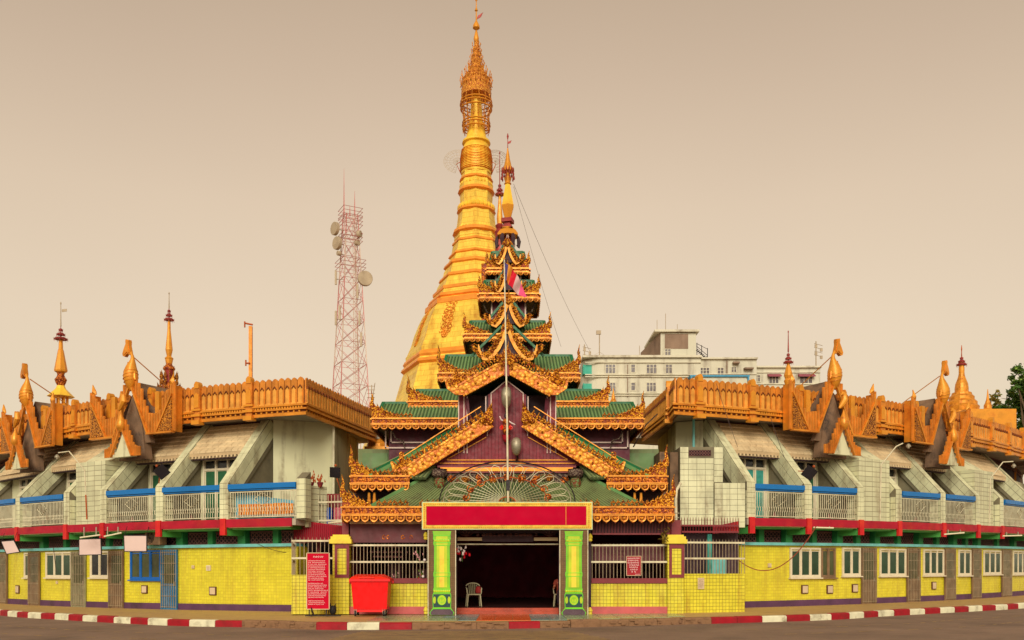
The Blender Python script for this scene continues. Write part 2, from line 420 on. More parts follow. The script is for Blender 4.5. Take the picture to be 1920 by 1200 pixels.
# ------------------------------------------------------------------ mesh builder
class MB:
    def __init__(s):
        s.v = []
        s.f = []
        s.m = []

    def add(s, vs, fs, mi=0):
        o = len(s.v)
        s.v += [tuple(p) for p in vs]
        for f in fs:
            s.f.append(tuple(o + i for i in f))
            s.m.append(mi)
        return s

    def box(s, x0, x1, y0, y1, z0, z1, mi=0):
        return s.hexa([(x0, y0, z0), (x1, y0, z0), (x1, y1, z0), (x0, y1, z0), (x0, y0, z1), (x1, y0, z1), (x1, y1, z1), (x0, y1, z1)], mi)

    def hexa(s, p, mi=0):
        return s.add(p, [(0, 3, 2, 1), (4, 5, 6, 7), (0, 1, 5, 4), (1, 2, 6, 5), (2, 3, 7, 6), (3, 0, 4, 7)], mi)

    def obox(s, c, ax, ay, az, mi=0):
        c = Vector(c)
        ax, ay, az = Vector(ax), Vector(ay), Vector(az)
        return s.hexa([c - ax - ay - az, c + ax - ay - az, c + ax + ay - az, c - ax + ay - az, c - ax - ay + az, c + ax - ay + az, c + ax + ay + az, c - ax + ay + az], mi)

    def bar(s, a, b, w, h=None, mi=0, up=(0, 0, 1)):
        a, b = Vector(a), Vector(b)
        h = h or w
        d = b - a
        if d.length < 1e-6: return s
        dn = d.normalized()
        u = Vector(up)
        if abs(dn.dot(u)) > 0.97: u = Vector((0, 1, 0))
        sx = dn.cross(u).normalized()
        uz = sx.cross(dn).normalized()
        return s.obox((a + b) / 2, sx * w / 2, d / 2, uz * h / 2, mi)

    def extr(s, poly, off, mi=0):
        n = len(poly)
        off = Vector(off)
        a = [Vector(p) for p in poly]
        b = [p + off for p in a]
        fs = [tuple(range(n)), tuple(range(2 * n - 1, n - 1, -1))]
        for i in range(n):
            j = (i + 1) % n
            fs.append((i, i + n, j + n, j))
        return s.add(a + b, fs, mi)

    def tube(s, pts, r, n=6, mi=0, cap=True):
        pts = [Vector(p) for p in pts]
        k = len(pts)
        rr = r if isinstance(r, (list, tuple)) else [r] * k
        ref = Vector((0.13, 0.31, 0.94)).normalized()
        vs = []
        prev = None
        for i in range(k):
            d = (pts[min(i + 1, k - 1)] - pts[max(i - 1, 0)])
            if d.length < 1e-9: d = Vector((0, 0, 1))
            d.normalize()
            if prev is None:
                q = ref if abs(d.dot(ref)) < 0.95 else Vector((1, 0, 0))
                a = d.cross(q).normalized()
            else:
                a = prev - d * prev.dot(d)
                a = a.normalized() if a.length > 1e-6 else d.cross(ref).normalized()
            prev = a
            b = d.cross(a)
            for j in range(n):
                t = 2 * pi * j / n
                vs.append(pts[i] + (a * cos(t) + b * sin(t)) * rr[i])
        fs = []
        for i in range(k - 1):
            for j in range(n):
                j2 = (j + 1) % n
                fs.append((i * n + j, i * n + j2, (i + 1) * n + j2, (i + 1) * n + j))
        if cap:
            fs.append(tuple(range(n - 1, -1, -1)))
            fs.append(tuple((k - 1) * n + j for j in range(n)))
        return s.add(vs, fs, mi)

    def lathe(s, prof, n=16, c=(0, 0), rot=0.0, mi=0, cap=True, squash=1.0):
        vs = []
        for r, z in prof:
            for j in range(n):
                t = rot + 2 * pi * j / n
                vs.append((c[0] + r * cos(t), c[1] + r * sin(t) * squash, z))
        fs = []
        for i in range(len(prof) - 1):
            for j in range(n):
                j2 = (j + 1) % n
                fs.append((i * n + j, i * n + j2, (i + 1) * n + j2, (i + 1) * n + j))
        if cap:
            fs.append(tuple(range(n - 1, -1, -1)))
            fs.append(tuple((len(prof) - 1) * n + j for j in range(n)))
        return s.add(vs, fs, mi)

    def ball(s, c, r, mi=0, n=8, m=5, sz=1.0, sy=1.0):
        prof = [(r * max(0.02, sin(pi * i / m)), -cos(pi * i / m) * r * sz) for i in range(m + 1)]
        o = len(s.v)
        s.lathe(prof, n, (0, 0), 0, mi)
        for i in range(o, len(s.v)):
            v = s.v[i]
            s.v[i] = (v[0] + c[0], v[1] * sy + c[1], v[2] + c[2])
        return s

    def polbox(s, p0, p1, r0, r1, z0, z1, mi=0, step=radians(1.6)):
        n = max(1, int(math.ceil(abs(p1 - p0) / step)))
        vs = []
        for i in range(n + 1):
            p = p0 + (p1 - p0) * i / n
            for r, z in ((r0, z0), (r1, z0), (r1, z1), (r0, z1)):
                vs.append(RP(p, r, z))
        fs = [(0, 1, 2, 3), (4 * n + 3, 4 * n + 2, 4 * n + 1, 4 * n)]
        for i in range(n):
            for j in range(4):
                j2 = (j + 1) % 4
                fs.append((4 * i + j, 4 * i + 4 + j, 4 * i + 4 + j2, 4 * i + j2))
        return s.add(vs, fs, mi)

    def curl(s, c, ax, up, size, r, turn=1, mi=0, n=4, seg=8):
        """a small scroll lying in the plane (ax, up)"""
        c, ax, up = Vector(c), Vector(ax), Vector(up)
        pts = []
        rad = []
        for i in range(seg):
            t = i / (seg - 1)
            ang = (-0.3 + 1.75 * t) * pi
            R = size * (0.5 - 0.34 * t)
            pts.append(c + ax * (cos(ang) * R * turn) + up * (sin(ang) * R))
            rad.append(r * (0.6 + 0.8 * t))
        return s.tube(pts, rad, n, mi)

    def flame(s, base, ax, up, h, w, nrm, mi=0):
        """leaf shaped tongue with thickness, leaning along ax"""
        base, ax, up, nrm = Vector(base), Vector(ax), Vector(up), Vector(nrm)
        prof = [(-0.5, 0), (-0.42, 0.3), (-0.1, 0.6), (0.35, 1.0), (0.30, 0.62), (0.48, 0.3), (0.42, 0)]
        poly = [base + ax * (a * w) + up * (b * h) for a, b in prof]
        cen = base + up * h * 0.35 + nrm * w * 0.35
        o = [tuple(p) for p in poly] + [tuple(cen)] + [tuple(p - nrm * w * 0.15) for p in poly]
        k = len(poly)
        fs = [(i, (i + 1) % k, k) for i in range(k)] + [tuple(range(k + 1, 2 * k + 1))]
        fs += [(i, i + k + 1, (i + 1) % k + k + 1, (i + 1) % k) for i in range(k)]
        return s.add(o, fs, mi)


WL = {}          # world places of objects


def mesh_of(mb, name, mats, smooth=False, uv=None, origin=Vector((0, 0, 0))):
    me = bpy.data.meshes.new(name)
    vs = [(v[0] - origin[0], v[1] - origin[1], v[2] - origin[2]) for v in mb.v]
    me.from_pydata(vs, [], mb.f)
    if not isinstance(mats, (list, tuple)): mats = [mats]
    for m in mats: me.materials.append(M[m] if isinstance(m, str) else m)
    if len(mats) > 1: me.polygons.foreach_set('material_index', mb.m)
    if uv:
        lay = me.uv_layers.new(name='UVMap')
        for p in me.polygons:
            nn = p.normal
            for li in p.loop_indices:
                w = mb.v[me.loops[li].vertex_index]
                if uv == 'polar':
                    if abs(nn.z) > 0.8: q = (w[0], w[1])
                    else: q = (atan2(w[0] - WC[0], WC[1] - w[1]) * (34.3 + WC[2]), w[2])
                elif uv == 'stupa':
                    q = (atan2(w[0] - CX, CY - w[1]) * 4.0, w[2])
                else:
                    ax = max(range(3), key=lambda k: abs(nn[k]))
                    q = (w[1], w[2]) if ax == 0 else ((w[0], w[2]) if ax == 1 else (w[0], w[1]))
                lay.data[li].uv = q
    if smooth:
        me.polygons.foreach_set('use_smooth', [True] * len(me.polygons))
        me.set_sharp_from_angle(angle=radians(38))
    me.update()
    return me


def part(name, mb, mats, parent=None, smooth=False, uv=None, label=None, stuff=False):
    if not mb.v: return None
    xs = [v[0] for v in mb.v]
    ys = [v[1] for v in mb.v]
    zs = [v[2] for v in mb.v]
    c = Vector(((min(xs) + max(xs)) / 2, (min(ys) + max(ys)) / 2, min(zs)))
    me = mesh_of(mb, name, mats, smooth, uv, c)
    o = bpy.data.objects.new(name, me)
    COL.objects.link(o)
    pw = WL[parent.name] if parent else Vector((0, 0, 0))
    o.location = c - pw
    if parent: o.parent = parent
    WL[o.name] = c
    if label: o['label'] = label
    if stuff: o['kind'] = 'stuff'
    return o


def tag(o, label, cat, group=None):
    o['label'] = label
    o['category'] = cat
    if group: o['group'] = group
    return o


def thing(name, label, cat, loc, group=None):
    o = bpy.data.objects.new(name, None)
    COL.objects.link(o)
    o.location = loc
    WL[o.name] = Vector(loc)
    return tag(o, label, cat, group)


def inst(name, me, mw, parent):
    """one more piece with shared mesh at world matrix mw under parent"""
    o = bpy.data.objects.new(name, me)
    COL.objects.link(o)
    o.parent = parent
    o.matrix_local = Matrix.Translation(-WL[parent.name]) @ mw
    WL[o.name] = mw.translation.copy()
    return o


def frame_m(org, ax, ay, az):
    m = Matrix.Identity(4)
    for i, a in enumerate((Vector(ax), Vector(ay), Vector(az))):
        m[0][i], m[1][i], m[2][i] = a.x, a.y, a.z
    m.translation = Vector(org)
    return m


def structure(name, mb, mats, smooth=False, uv=None):
    o = part(name, mb, mats, None, smooth, uv)
    o['kind'] = 'structure'
    return o


def glyphs(mb, org, ax, up, nrm, width, n, h, mi=0, fill=0.8):
    """a line of small round letters, flat, on a sign"""
    org, ax, up, nrm = Vector(org), Vector(ax), Vector(up), Vector(nrm)
    x = 0
    while x < width - h:
        if random.random() > fill:
            x += h * 0.7
            continue
        w = h * random.choice((0.8, 1.0, 1.3))
        c = org + ax * (x + w / 2) + nrm * 0.003
        k = 7
        g = random.randint(0, 6)
        vi, vo = [], []
        for i in range(k + 1):
            if i == 0: continue
            a = 2 * pi * (i + g) / k
            vo.append(c + ax * cos(a) * w * 0.46 + up * sin(a) * h * 0.5)
            vi.append(c + ax * cos(a) * w * 0.24 + up * sin(a) * h * 0.24)
        kk = len(vo)
        mb.add(vo + vi, [(i, i + 1, i + 1 + kk, i + kk) for i in range(kk - 1)], mi)
        x += w * 1.12
# ================================================================== GROUND
def spline(pts, n=8):
    out = []
    P = [Vector((p[0], p[1], 0)) for p in pts]
    P = [P[0] * 2 - P[1]] + P + [P[-1] * 2 - P[-2]]
    for i in range(1, len(P) - 2):
        for k in range(n):
            t = k / n
            out.append(0.5 * ((2 * P[i]) + (P[i + 1] - P[i - 1]) * t + (2 * P[i - 1] - 5 * P[i] + 4 * P[i + 1] - P[i + 2]) * t * t
                              + (3 * P[i] - P[i - 1] - 3 * P[i + 1] + P[i + 2]) * t ** 3))
    out.append(P[-2])
    return out


KERB = spline([(-40, 68), (-34, 55), (-27, 43.5), (-19.7, 34.9), (-15.6, 31.6), (-12.87, 29.65), (-10.2, 28.0), (-7.7, 27.2), (-5.5, 26.1), (-2.5, 26.0),
               (0, 26.15), (3.5, 27.1), (7.1, 28.3), (10.5, 29.7), (13, 31.6), (17.6, 34.6), (20.6, 36.7), (28, 43), (36, 55), (40, 66)], 10)
def gz0(x, z): return z + TILT * x
g = MB()
g.add([(-900, -300, -0.2 - 900 * TILT), (900, -300, -0.2 + 900 * TILT), (900, 1500, -0.2 + 900 * TILT), (-900, 1500, -0.2 - 900 * TILT)], [(0, 1, 2, 3)])
structure('road', g, 'asphalt')
g = MB()
bot = [(p.x, p.y, -0.19) for p in KERB]
poly = [(p.x, p.y + 0.15, gz0(p.x, 0.0)) for p in KERB] + [(40, 130, gz0(40, 0)), (-40, 130, gz0(-40, 0))]
g.add(poly, [tuple(range(len(poly)))])
structure('pavement', g, 'paving')
# kerb stones
kerb = bpy.data.objects.new('kerb', None)
COL.objects.link(kerb)
kerb['kind'] = 'structure'
WL['kerb'] = Vector((0, 0, 0))
# resample at 0.78 m
def resample(P, step):
    out = [P[0]]
    acc = 0
    for a, b in zip(P[:-1], P[1:]):
        d = (b - a).length
        t = 0
        while acc + (d - t) >= step:
            t += step - acc
            out.append(a + (b - a) * (t / d))
            acc = 0
        acc += d - t
    return out
KS_ = resample(KERB, 0.93)
red = False
for i in range(len(KS_) - 1):
    a, b = KS_[i], KS_[i + 1]
    px = 960 + F_ * (a.x + b.x) / 2 / ((a.y + b.y) / 2)
    red = not red
    if 765 < px < 930 or 1010 < px < 1330 or 435 < px < 590: m_ = 'kerb_worn'
    elif 930 <= px <= 1010 or 1330 <= px < 1362: m_ = 'kerb_red'
    else: m_ = 'kerb_red' if red else 'kerb_white'
    d = (b - a).normalized()
    nrm = Vector((d.y, -d.x, 0))
    k = MB()
    a2, b2 = a + d * 0.006, b - d * 0.006
    j = random.uniform(-0.012, 0.012) * (2.2 if m_ == 'kerb_worn' else 1)
    prof = [(0.0, -0.2), (0.0, -0.03 + j), (-0.035, 0.006 + j), (-0.2, 0.012 + j), (-0.2, -0.2)]
    pl = [a2 + nrm * (q[0] + 0.0 + j) + Vector((0, 0, gz0(a2.x, q[1]))) for q in prof]
    k.extr(pl, b2 - a2 + Vector((0, 0, TILT * (b2.x - a2.x))))
    if m_ == 'kerb_worn':
        for _ in range(5):
            f = random.uniform(.05, .9)
            c_ = a2.lerp(b2, f) + nrm * random.uniform(-.01, .03) + Vector((0, 0, gz0(a2.x, random.uniform(-.16, 0.0))))
            k.obox(c_, d * random.uniform(.03, .1), nrm * .02, Vector((0, 0, random.uniform(.01, .035))))
    part('kerb_stone', k, m_, kerb)
# paving slabs at the gate
pv = bpy.data.objects.new('gate_apron', None)
COL.objects.link(pv)
pv['kind'] = 'structure'
WL['gate_apron'] = Vector((0, 0, 0))
for row in range(6):
    y0 = 26.75 + row * 0.55
    x = -4.3
    while x < 5.0:
        px = 960 + F_ * (x + 0.27) / (y0 + 0.3)
        if y0 > KERB[0].y: pass
        # stay behind the kerb line
        ky = min((abs(p.x - x - 0.27), p.y) for p in KERB)[1]
        if y0 > ky + 0.22:
            m_ = 'paving_orange' if 893 < px < 1003 else ('paving_blue' if 845 < px < 1050 else 'paving_green')
            k = MB()
            k.box(x + 0.006, x + 0.534, y0 + 0.006, y0 + 0.544, gz0(x, 0.001), gz0(x, 0.014) + random.uniform(0, 0.003))
            part('paving_slab', k, m_, pv)
        x += 0.54
# road markings: worn yellow hatching in front of the gate and faint lane lines
g = MB()
for i in range(9):
    y = 22.2 + i * 0.36
    g.add([(x_, y_, gz0(x_, -0.195)) for x_, y_ in ((-4.6 + i * .05, y), (2.4 - i * .1, y - 0.05), (2.4 - i * .1, y + 0.05), (-4.6 + i * .05, y + 0.1))], [(0, 1, 2, 3)])
structure('road_marking', g, 'road_paint')
g = MB()
for off, x0, x1 in ((2.6, 0, 60), (4.4, 0, 200)):
    P = [p for p in KERB]
    for a, b in list(zip(P[:-1], P[1:]))[::2]:
        d = (b - a).normalized()
        nrm = Vector((d.y, -d.x, 0))
        if abs(a.x) < 5: continue
        q = [a + nrm * off, b + nrm * off, b + nrm * (off + 0.05), a + nrm * (off + 0.05)]
        g.add([(p.x, p.y, gz0(p.x, -0.195)) for p in q], [(0, 1, 2, 3)])
structure('lane_line', g, 'road_paint')

# ================================================================== GREAT STUPA
ST = Vector((-2.64, 67.0, 0))
stupa = thing('golden_stupa', 'tall gilded octagonal pagoda spire rising behind the green tiered shrine roofs', 'pagoda', ST)
def sp(rows, n=8, cap=True):
    """rows of (left px, y px) -> profile"""
    pr = [((892.8 - l) / 25.37, Z(y, 67)) for l, y in rows]
    mb = MB()
    mb.lathe(pr, n, (ST.x, ST.y), -pi / 2)
    return mb
part('terrace', sp([(560, 1070), (600, 1000), (600, 985), (640, 930), (640, 915), (680, 850), (680, 838), (700, 800), (722, 790), (741, 752)]), 'gold_leaf', stupa, uv='stupa')
part('bell', sp([(741, 752), (752, 715), (757, 700), (755, 696), (757, 690), (761, 682), (760, 672), (763, 668), (770, 652), (776, 632), (784, 612), (792, 596), (800, 585)]), 'gold_leaf', stupa, uv='stupa')
part('bell_band', sp([(756, 703), (751, 699), (753, 694), (758, 692), (755, 686), (758, 680), (766, 674)]), 'band_orange', stupa)
part('shoulder', sp([(800, 586), (804, 578), (806, 574), (811, 566), (813, 557), (817, 550), (820, 540), (824, 533), (829, 527), (832, 512), (838, 500),
                     (842, 490), (846, 478), (849, 462), (852, 452)]), 'gold_leaf', stupa, uv='stupa')
for rows in ([(806, 593), (796, 588), (797, 579), (806, 576), (802, 573), (805, 567), (814, 564)],
             [(818, 560), (811, 558), (811, 553), (819, 550)],
             [(829, 534), (822, 531), (824, 526), (832, 523)],
             [(836, 508), (831, 505), (833, 500), (840, 497)],
             [(846, 488), (840, 485), (842, 481), (849, 479)],
             [(853, 464), (847, 461), (848, 457), (855, 455)]):
    part('band', sp(rows), 'band_orange', stupa)
part('fluted_neck', sp([(851, 452), (853, 438), (855, 430), (857, 420), (859, 402), (861, 396), (863, 384), (862, 372), (863, 362), (861, 350), (864, 338), (865, 326)]), 'gold_leaf', stupa, uv='stupa')
for rows in ([(857, 446), (848, 442), (850, 436), (858, 433)], [(863, 404), (856, 400), (858, 396), (865, 393)], [(866, 366), (858, 363), (860, 358), (866, 355)],
             [(866, 343), (861, 341), (863, 337), (868, 334)]):
    part('band', sp(rows, 16), 'band_orange', stupa)
# lotus petals round the neck: separate pieces
pm = MB()
pm.ball((0, 0, 0.22), 0.2, 0, 8, 5, 1.15)
pm_me = mesh_of(pm, 'lotus_petal', 'gold_leaf_plain', True)
for y, l, k in ((392, 861, 26), (378, 864, 0), (437, 853, 34), (348, 864, 26)):
    r = (892.8 - l) / 25.37 * 0.97
    for i in range(k):
        a = 2 * pi * i / k
        s_ = 1.0 if y == 392 else 0.62
        inst('lotus_petal', pm_me, Matrix.Translation((ST.x + r * cos(a), ST.y + r * sin(a), Z(y, 67) - 0.22 * s_)) @ Matrix.Scale(s_, 4), stupa)
# banana bud
part('bud', sp([(865, 328), (863, 318), (863.5, 306), (864, 294), (866, 284), (869, 276), (871, 270)], 24), 'gold_leaf_plain', stupa, True)
b = MB()
for yy in range(284, 326, 3):
    l = 862.6 + (0.0 if yy > 300 else (300 - yy) * 0.16)
    pr = [((892.8 - l) / 25.37 - .06, Z(yy + 1.3, 67)), ((892.8 - l) / 25.37 + 0.03, Z(yy, 67)), ((892.8 - l) / 25.37 - .06, Z(yy - 1.3, 67))]
    b.lathe(pr, 20, (ST.x, ST.y), cap=False)
part('bud_ring', b, 'gold_moulding', stupa, True, stuff=True)
part('upper_stem', sp([(871, 272), (866, 270), (867, 266), (873, 262), (876, 248), (879, 236), (878, 232), (881, 226), (882, 205), (884, 180), (885, 165)], 20), 'gold_leaf_plain', stupa, True)
# umbrella (hti): open rings with struts, then tiers
def zc(y): return Z(y, 67)
b = MB()
def ring(mb, r, z, t, n=24, c=(ST.x, ST.y)):
    mb.tube([(c[0] + r * cos(2 * pi * i / n), c[1] + r * sin(2 * pi * i / n), z) for i in range(n + 1)], t, 4, cap=False)
for y, r in ((192, 1.14), (198, 1.18), (206, 1.14), (231, 1.0), (236, 1.02), (243, 0.98)):
    ring(b, r, zc(y), 0.055)
part('umbrella_ring', b, 'gold_orange', stupa, True)
b = MB()
for i in range(14):
    a = 2 * pi * i / 14
    c_, s_ = cos(a), sin(a)
    pts = [(1.06, 181), (1.16, 192), (1.02, 212), (0.92, 222), (1.0, 236), (0.96, 250)]
    b.tube([(ST.x + r * c_, ST.y + r * s_, zc(y)) for r, y in pts], 0.035, 4)
    for y in (198, 210, 224, 238):
        b.curl((ST.x + 0.95 * c_, ST.y + 0.95 * s_, zc(y)), (-s_, c_, 0), (0, 0, 1), 0.36, 0.03, 1 if i % 2 else -1)
    b.tube([(ST.x + 0.45 * c_, ST.y + 0.45 * s_, zc(243)), (ST.x + 1.0 * c_, ST.y + 1.0 * s_, zc(240))], 0.03, 3)
part('umbrella_cage', b, 'gold_filigree', stupa, True)
rows = [(28, 182), (28.5, 176), (27, 165), (28, 160), (24.5, 152), (25.5, 149), (18, 142), (18.5, 139), (12.5, 131), (13, 128), (9.2, 119), (9.6, 116), (7, 107), (7.2, 104), (5.4, 95), (5.6, 92), (4, 84), (4.2, 80), (2.2, 78)]
b = MB()
b.lathe([(r / 25.37, zc(y)) for r, y in rows], 20, (ST.x, ST.y))
part('umbrella_tier', b, 'gold_filigree', stupa, True)
b = MB()
for r, y, k in ((28, 160, 20), (25.5, 149, 18), (18.5, 139, 14), (13, 128, 12), (9.6, 116, 10), (7.2, 104, 9), (5.6, 92, 7)):
    for i in range(k):
        a = 2 * pi * i / k
        rr = (r + 0.4) / 25.37
        q = Vector((ST.x + rr * cos(a), ST.y + rr * sin(a), zc(y)))
        b.tube([q, q + Vector((cos(a) * 0.06, sin(a) * 0.06, 0.26)), q + Vector((cos(a) * 0.08, sin(a) * 0.08, 0.36)), q + Vector((cos(a) * 0.08, sin(a) * 0.08, 0.5))], [0.03, 0.02, 0.05, 0.006], 4)
        b.tube([q, q + Vector((cos(a) * 0.05, sin(a) * 0.05, -0.16))], [0.03, 0.05], 4)
part('umbrella_bell', b, 'gold_filigree', stupa, True, stuff=True)
b = MB()
b.lathe([(0.05, zc(81)), (0.17, zc(78)), (0.2, zc(72)), (0.14, zc(66)), (0.09, zc(60)), (0.05, zc(57)), (0.26, zc(53)), (0.24, zc(48)), (0.1, zc(41)), (0.05, zc(38)), (0.04, zc(22)), (0.12, zc(20)), (0.04, zc(14)), (0.03, zc(3)), (0.1, zc(0)), (0.02, zc(-6))], 12, (ST.x, ST.y))
part('finial', b, 'gold_orange', stupa, True)
b = MB()
q = Vector((ST.x, ST.y, zc(37)))
b.extr([q, q + Vector((0.15, 0, 0.1)), q + Vector((0.35, 0, 0.22)), q + Vector((0.5, 0, 0.55)), q + Vector((0.3, 0, 0.42)), q + Vector((0.12, 0, 0.3))], (0, 0.04, 0))
part('vane', b, 'spire_red', stupa)
# carved scroll panels on the corners of the bell
for k in range(8):
    a = -pi / 2 - radians(27) + k * pi / 4
    b = MB()
    dr, tn = Vector((cos(a), sin(a), 0)), Vector((-sin(a), cos(a), 0))
    for i in range(9):
        y = 592 + i * 7.6
        l = 800 - 16 * (y - 585) / 27 if y < 612 else (784 - 14 * (y - 612) / 40)
        r = (892.8 - l) / 25.37 * 0.935
        q = Vector((ST.x, ST.y, zc(y))) + dr * r
        up = (Vector((0, 0, 1)) - dr * 0.42).normalized()
        for s_ in (-1, 1):
            if i > 7: s_ *= .4
            b.curl(q + tn * s_ * 0.27, tn, up, 0.44, 0.06, 1 if (i + s_) % 2 > .5 else -1)
            b.curl(q + tn * s_ * 0.2 - up * .14, tn, up, 0.3, 0.05, -1 if s_ > 0 else 1)
        b.ball(q, .1, 0, 6, 4)
    part('relief_panel', b, 'gold_moulding', stupa, True)
# wire fans on both sides of the bud
for sx in (-1, 1):
    wf = thing('wire_fan', 'round wire ring %s of the gilded spire bud' % ('left' if sx < 0 else 'right'), 'wire fan',
               (ST.x + sx * 1.2, ST.y, zc(325)), 'wire rings beside the spire')
    b = MB()
    c = Vector((ST.x + sx * 1.35, ST.y - 0.2, zc(305)))
    for R in (0.35, 0.6, 0.82, 0.95, 1.05):
        b.tube([c + Vector((sx * R * cos(t), 0.1 * sin(t), R * 0.85 * sin(t))) for t in [(-0.45 + 1.1 * i / 12) * pi for i in range(13)]], 0.014, 3)
    part('wire_ring', b, 'dish_grey', wf)
    b = MB()
    for i in range(12):
        t = (-0.45 + 1.1 * i / 11) * pi
        b.tube([c, c + Vector((sx * 1.05 * cos(t), 0.1 * sin(t), 0.9 * sin(t)))], 0.01, 3)
    part('wire_spoke', b, 'dish_grey', wf)
    b = MB()
    b.tube([(ST.x + sx * 1.1, ST.y, zc(328)), c + Vector((sx * 0.1, 0, -0.2)), c + Vector((-sx * 0.4, 0, 0.1))], 0.035, 4)
    part('bracket', b, 'rust', wf)

# ================================================================== SMALL SPIRES AND STUPAS
def spire(name, label, px, d, base, rows, mats=None, n=8, group=None, extra=None):
    """rows: list of segments (material, [(halfwidth px, y px)...])"""
    x = X(px, d)
    t = thing(name, label, 'spire', (x, d, Z(base, d)), group)
    s = d / F_
    for nm, m_, rr, nn in rows:
        b = MB()
        b.lathe([(max(0.004, r * s), Z(y, d)) for r, y in rr], nn, (x, d), pi / nn)
        part(nm, b, m_, t, nn > 8)
    return t, x, s

def hti(t, x, d, s, y0, y1, w, m_='spire_red'):
    """small ringed umbrella with hanging bells"""
    b = MB()
    for k in range(4):
        c_ = MB()
        f = k / 3
        y = y0 + (y1 - y0) * f
        r = w * s * (1 - f) ** 1.3 + 0.6 * s
        c_.lathe([(r, Z(y, d)), (r * 1.02, Z(y - 2, d)), (r * 0.7, Z(y - 4, d) + (.35 * (y0 - y1) / 3 - 4 if False else 0))], 12, (x, d))
        part('umbrella_ring', c_, m_, t, True)
        if k < 3:
            for i in range(10):
                a = 2 * pi * i / 10
                q = Vector((x + r * 1.05 * cos(a), d + r * 1.05 * sin(a), Z(y, d)))
                b.tube([q, q + Vector((0.02 * cos(a), 0.02 * sin(a), 3.5 * s))], [0.4 * s, 0.15 * s], 3)
                b.tube([q, q + Vector((0, 0, -2.5 * s))], [0.15 * s, 0.5 * s], 3)
    b.tube([(x, d, Z(y0 + 2, d)), (x, d, Z(y1, d))], [1.6 * s, .5 * s], 6)
    part('umbrella_bell', b, m_, t, True, stuff=True)

d = 46.0
t, x, s = spire('roof_spire', 'slender gilded spire with dark red umbrella on a small open pavilion, leftmost of all', 114, d, 790, [
    ('pavilion_base', 'gold_moulding', [(17, 792), (17, 772), (14, 768), (14, 760), (12, 758)], 8),
    ('pavilion_roof', 'gold_leaf_plain', [(24, 744), (20, 740), (14, 734), (9, 729), (7, 724), (6, 722)], 8),
    ('neck', 'gold_carved_red', [(6, 724), (9, 718), (11, 712), (8, 708), (6, 703), (7, 700)], 12),
    ('vase', 'gold_orange', [(5, 706), (6, 700), (11, 697), (11.5, 694), (5, 657), (4, 655)], 8),
    ('stem', 'gold_orange', [(4, 656), (3.4, 640), (3, 636)], 8),
    ('needle', 'dish_grey', [(1.2, 612), (0.8, 590), (0.6, 566), (1.4, 570)], 8)], None, group='slender spires on the terrace roof')
hti(t, x, d, s, 637, 612, 11)
b = MB()
for i in range(8):
    a = 2 * pi * i / 8 + 0.2
    b.tube([(x + 12 * s * cos(a), d + 12 * s * sin(a), Z(760, d)), (x + 12 * s * cos(a), d + 12 * s * sin(a), Z(740, d))], 1.8 * s, 6)
part('pavilion_column', b, 'gold_orange', t)
b = MB()
b.extr([(x + 0.05, d, Z(585, d)), (x + 0.3, d, Z(584, d)), (x + 0.3, d, Z(579, d)), (x + 0.05, d, Z(580, d))], (0, 0.02, 0))
part('vane', b, 'dish_grey', t)
t, x, s = spire('roof_spire', 'slender gilded spire with red umbrella above scrolled leaves, second from left', 317, d, 745, [
    ('plinth', 'gold_carved_red', [(16, 770), (16, 735), (12, 722), (8, 718)], 8),
    ('shaft', 'spire_red', [(8, 720), (8, 698), (9, 694), (6, 690)], 12),
    ('collar', 'gold_carved_red', [(7, 696), (11, 693), (11, 690), (7, 686), (5, 682)], 12),
    ('vase', 'gold_orange', [(5, 684), (6, 680), (7, 674), (8, 672), (4, 668), (6.5, 656), (3, 620), (2.6, 600), (2.4, 598)], 8),
    ('needle', 'dish_grey', [(1.2, 578), (0.8, 566), (0.6, 548), (1.4, 551)], 8)], None, group='slender spires on the terrace roof')
hti(t, x, d, s, 601, 577, 8)
b = MB()
for k in range(3):
    for i in range(12):
        a = 2 * pi * i / 12 + k
        R = (14 + 5 * (k == 0)) * s
        q = Vector((x + R * cos(a), d + R * sin(a), Z(732 - k * 11, d)))
        b.flame(q, (cos(a), sin(a), 0), (0, 0, 1), 14 * s, 6 * s, (-sin(a), cos(a), 0))
for i in range(10):
    a = 2 * pi * i / 10
    b.flame((x + 8 * s * cos(a), d + 8 * s * sin(a), Z(694, d)), (cos(a), sin(a), 0), (0, 0, 1), 8 * s, 5 * s, (-sin(a), cos(a), 0))
part('leaf_crown', b, 'gold_fine', t)
t, x, s = spire('roof_spire', 'slender orange gilded spire in front of the white block, right of the shrine', 1478, d, 728, [
    ('plinth', 'gold_leaf_plain', [(14, 760), (14, 732), (10, 726), (6, 722)], 8),
    ('neck', 'gold_orange', [(5, 724), (7, 718), (8, 714), (5, 709), (7, 706)], 12),
    ('vase', 'gold_orange', [(6, 710), (8, 704), (7.5, 701), (3, 684), (3, 680)], 8),
    ('needle', 'spire_red', [(1.4, 660), (0.9, 640), (0.6, 620), (1.4, 623)], 8)], None, group='slender spires on the terrace roof')
hti(t, x, d, s, 681, 660, 8)
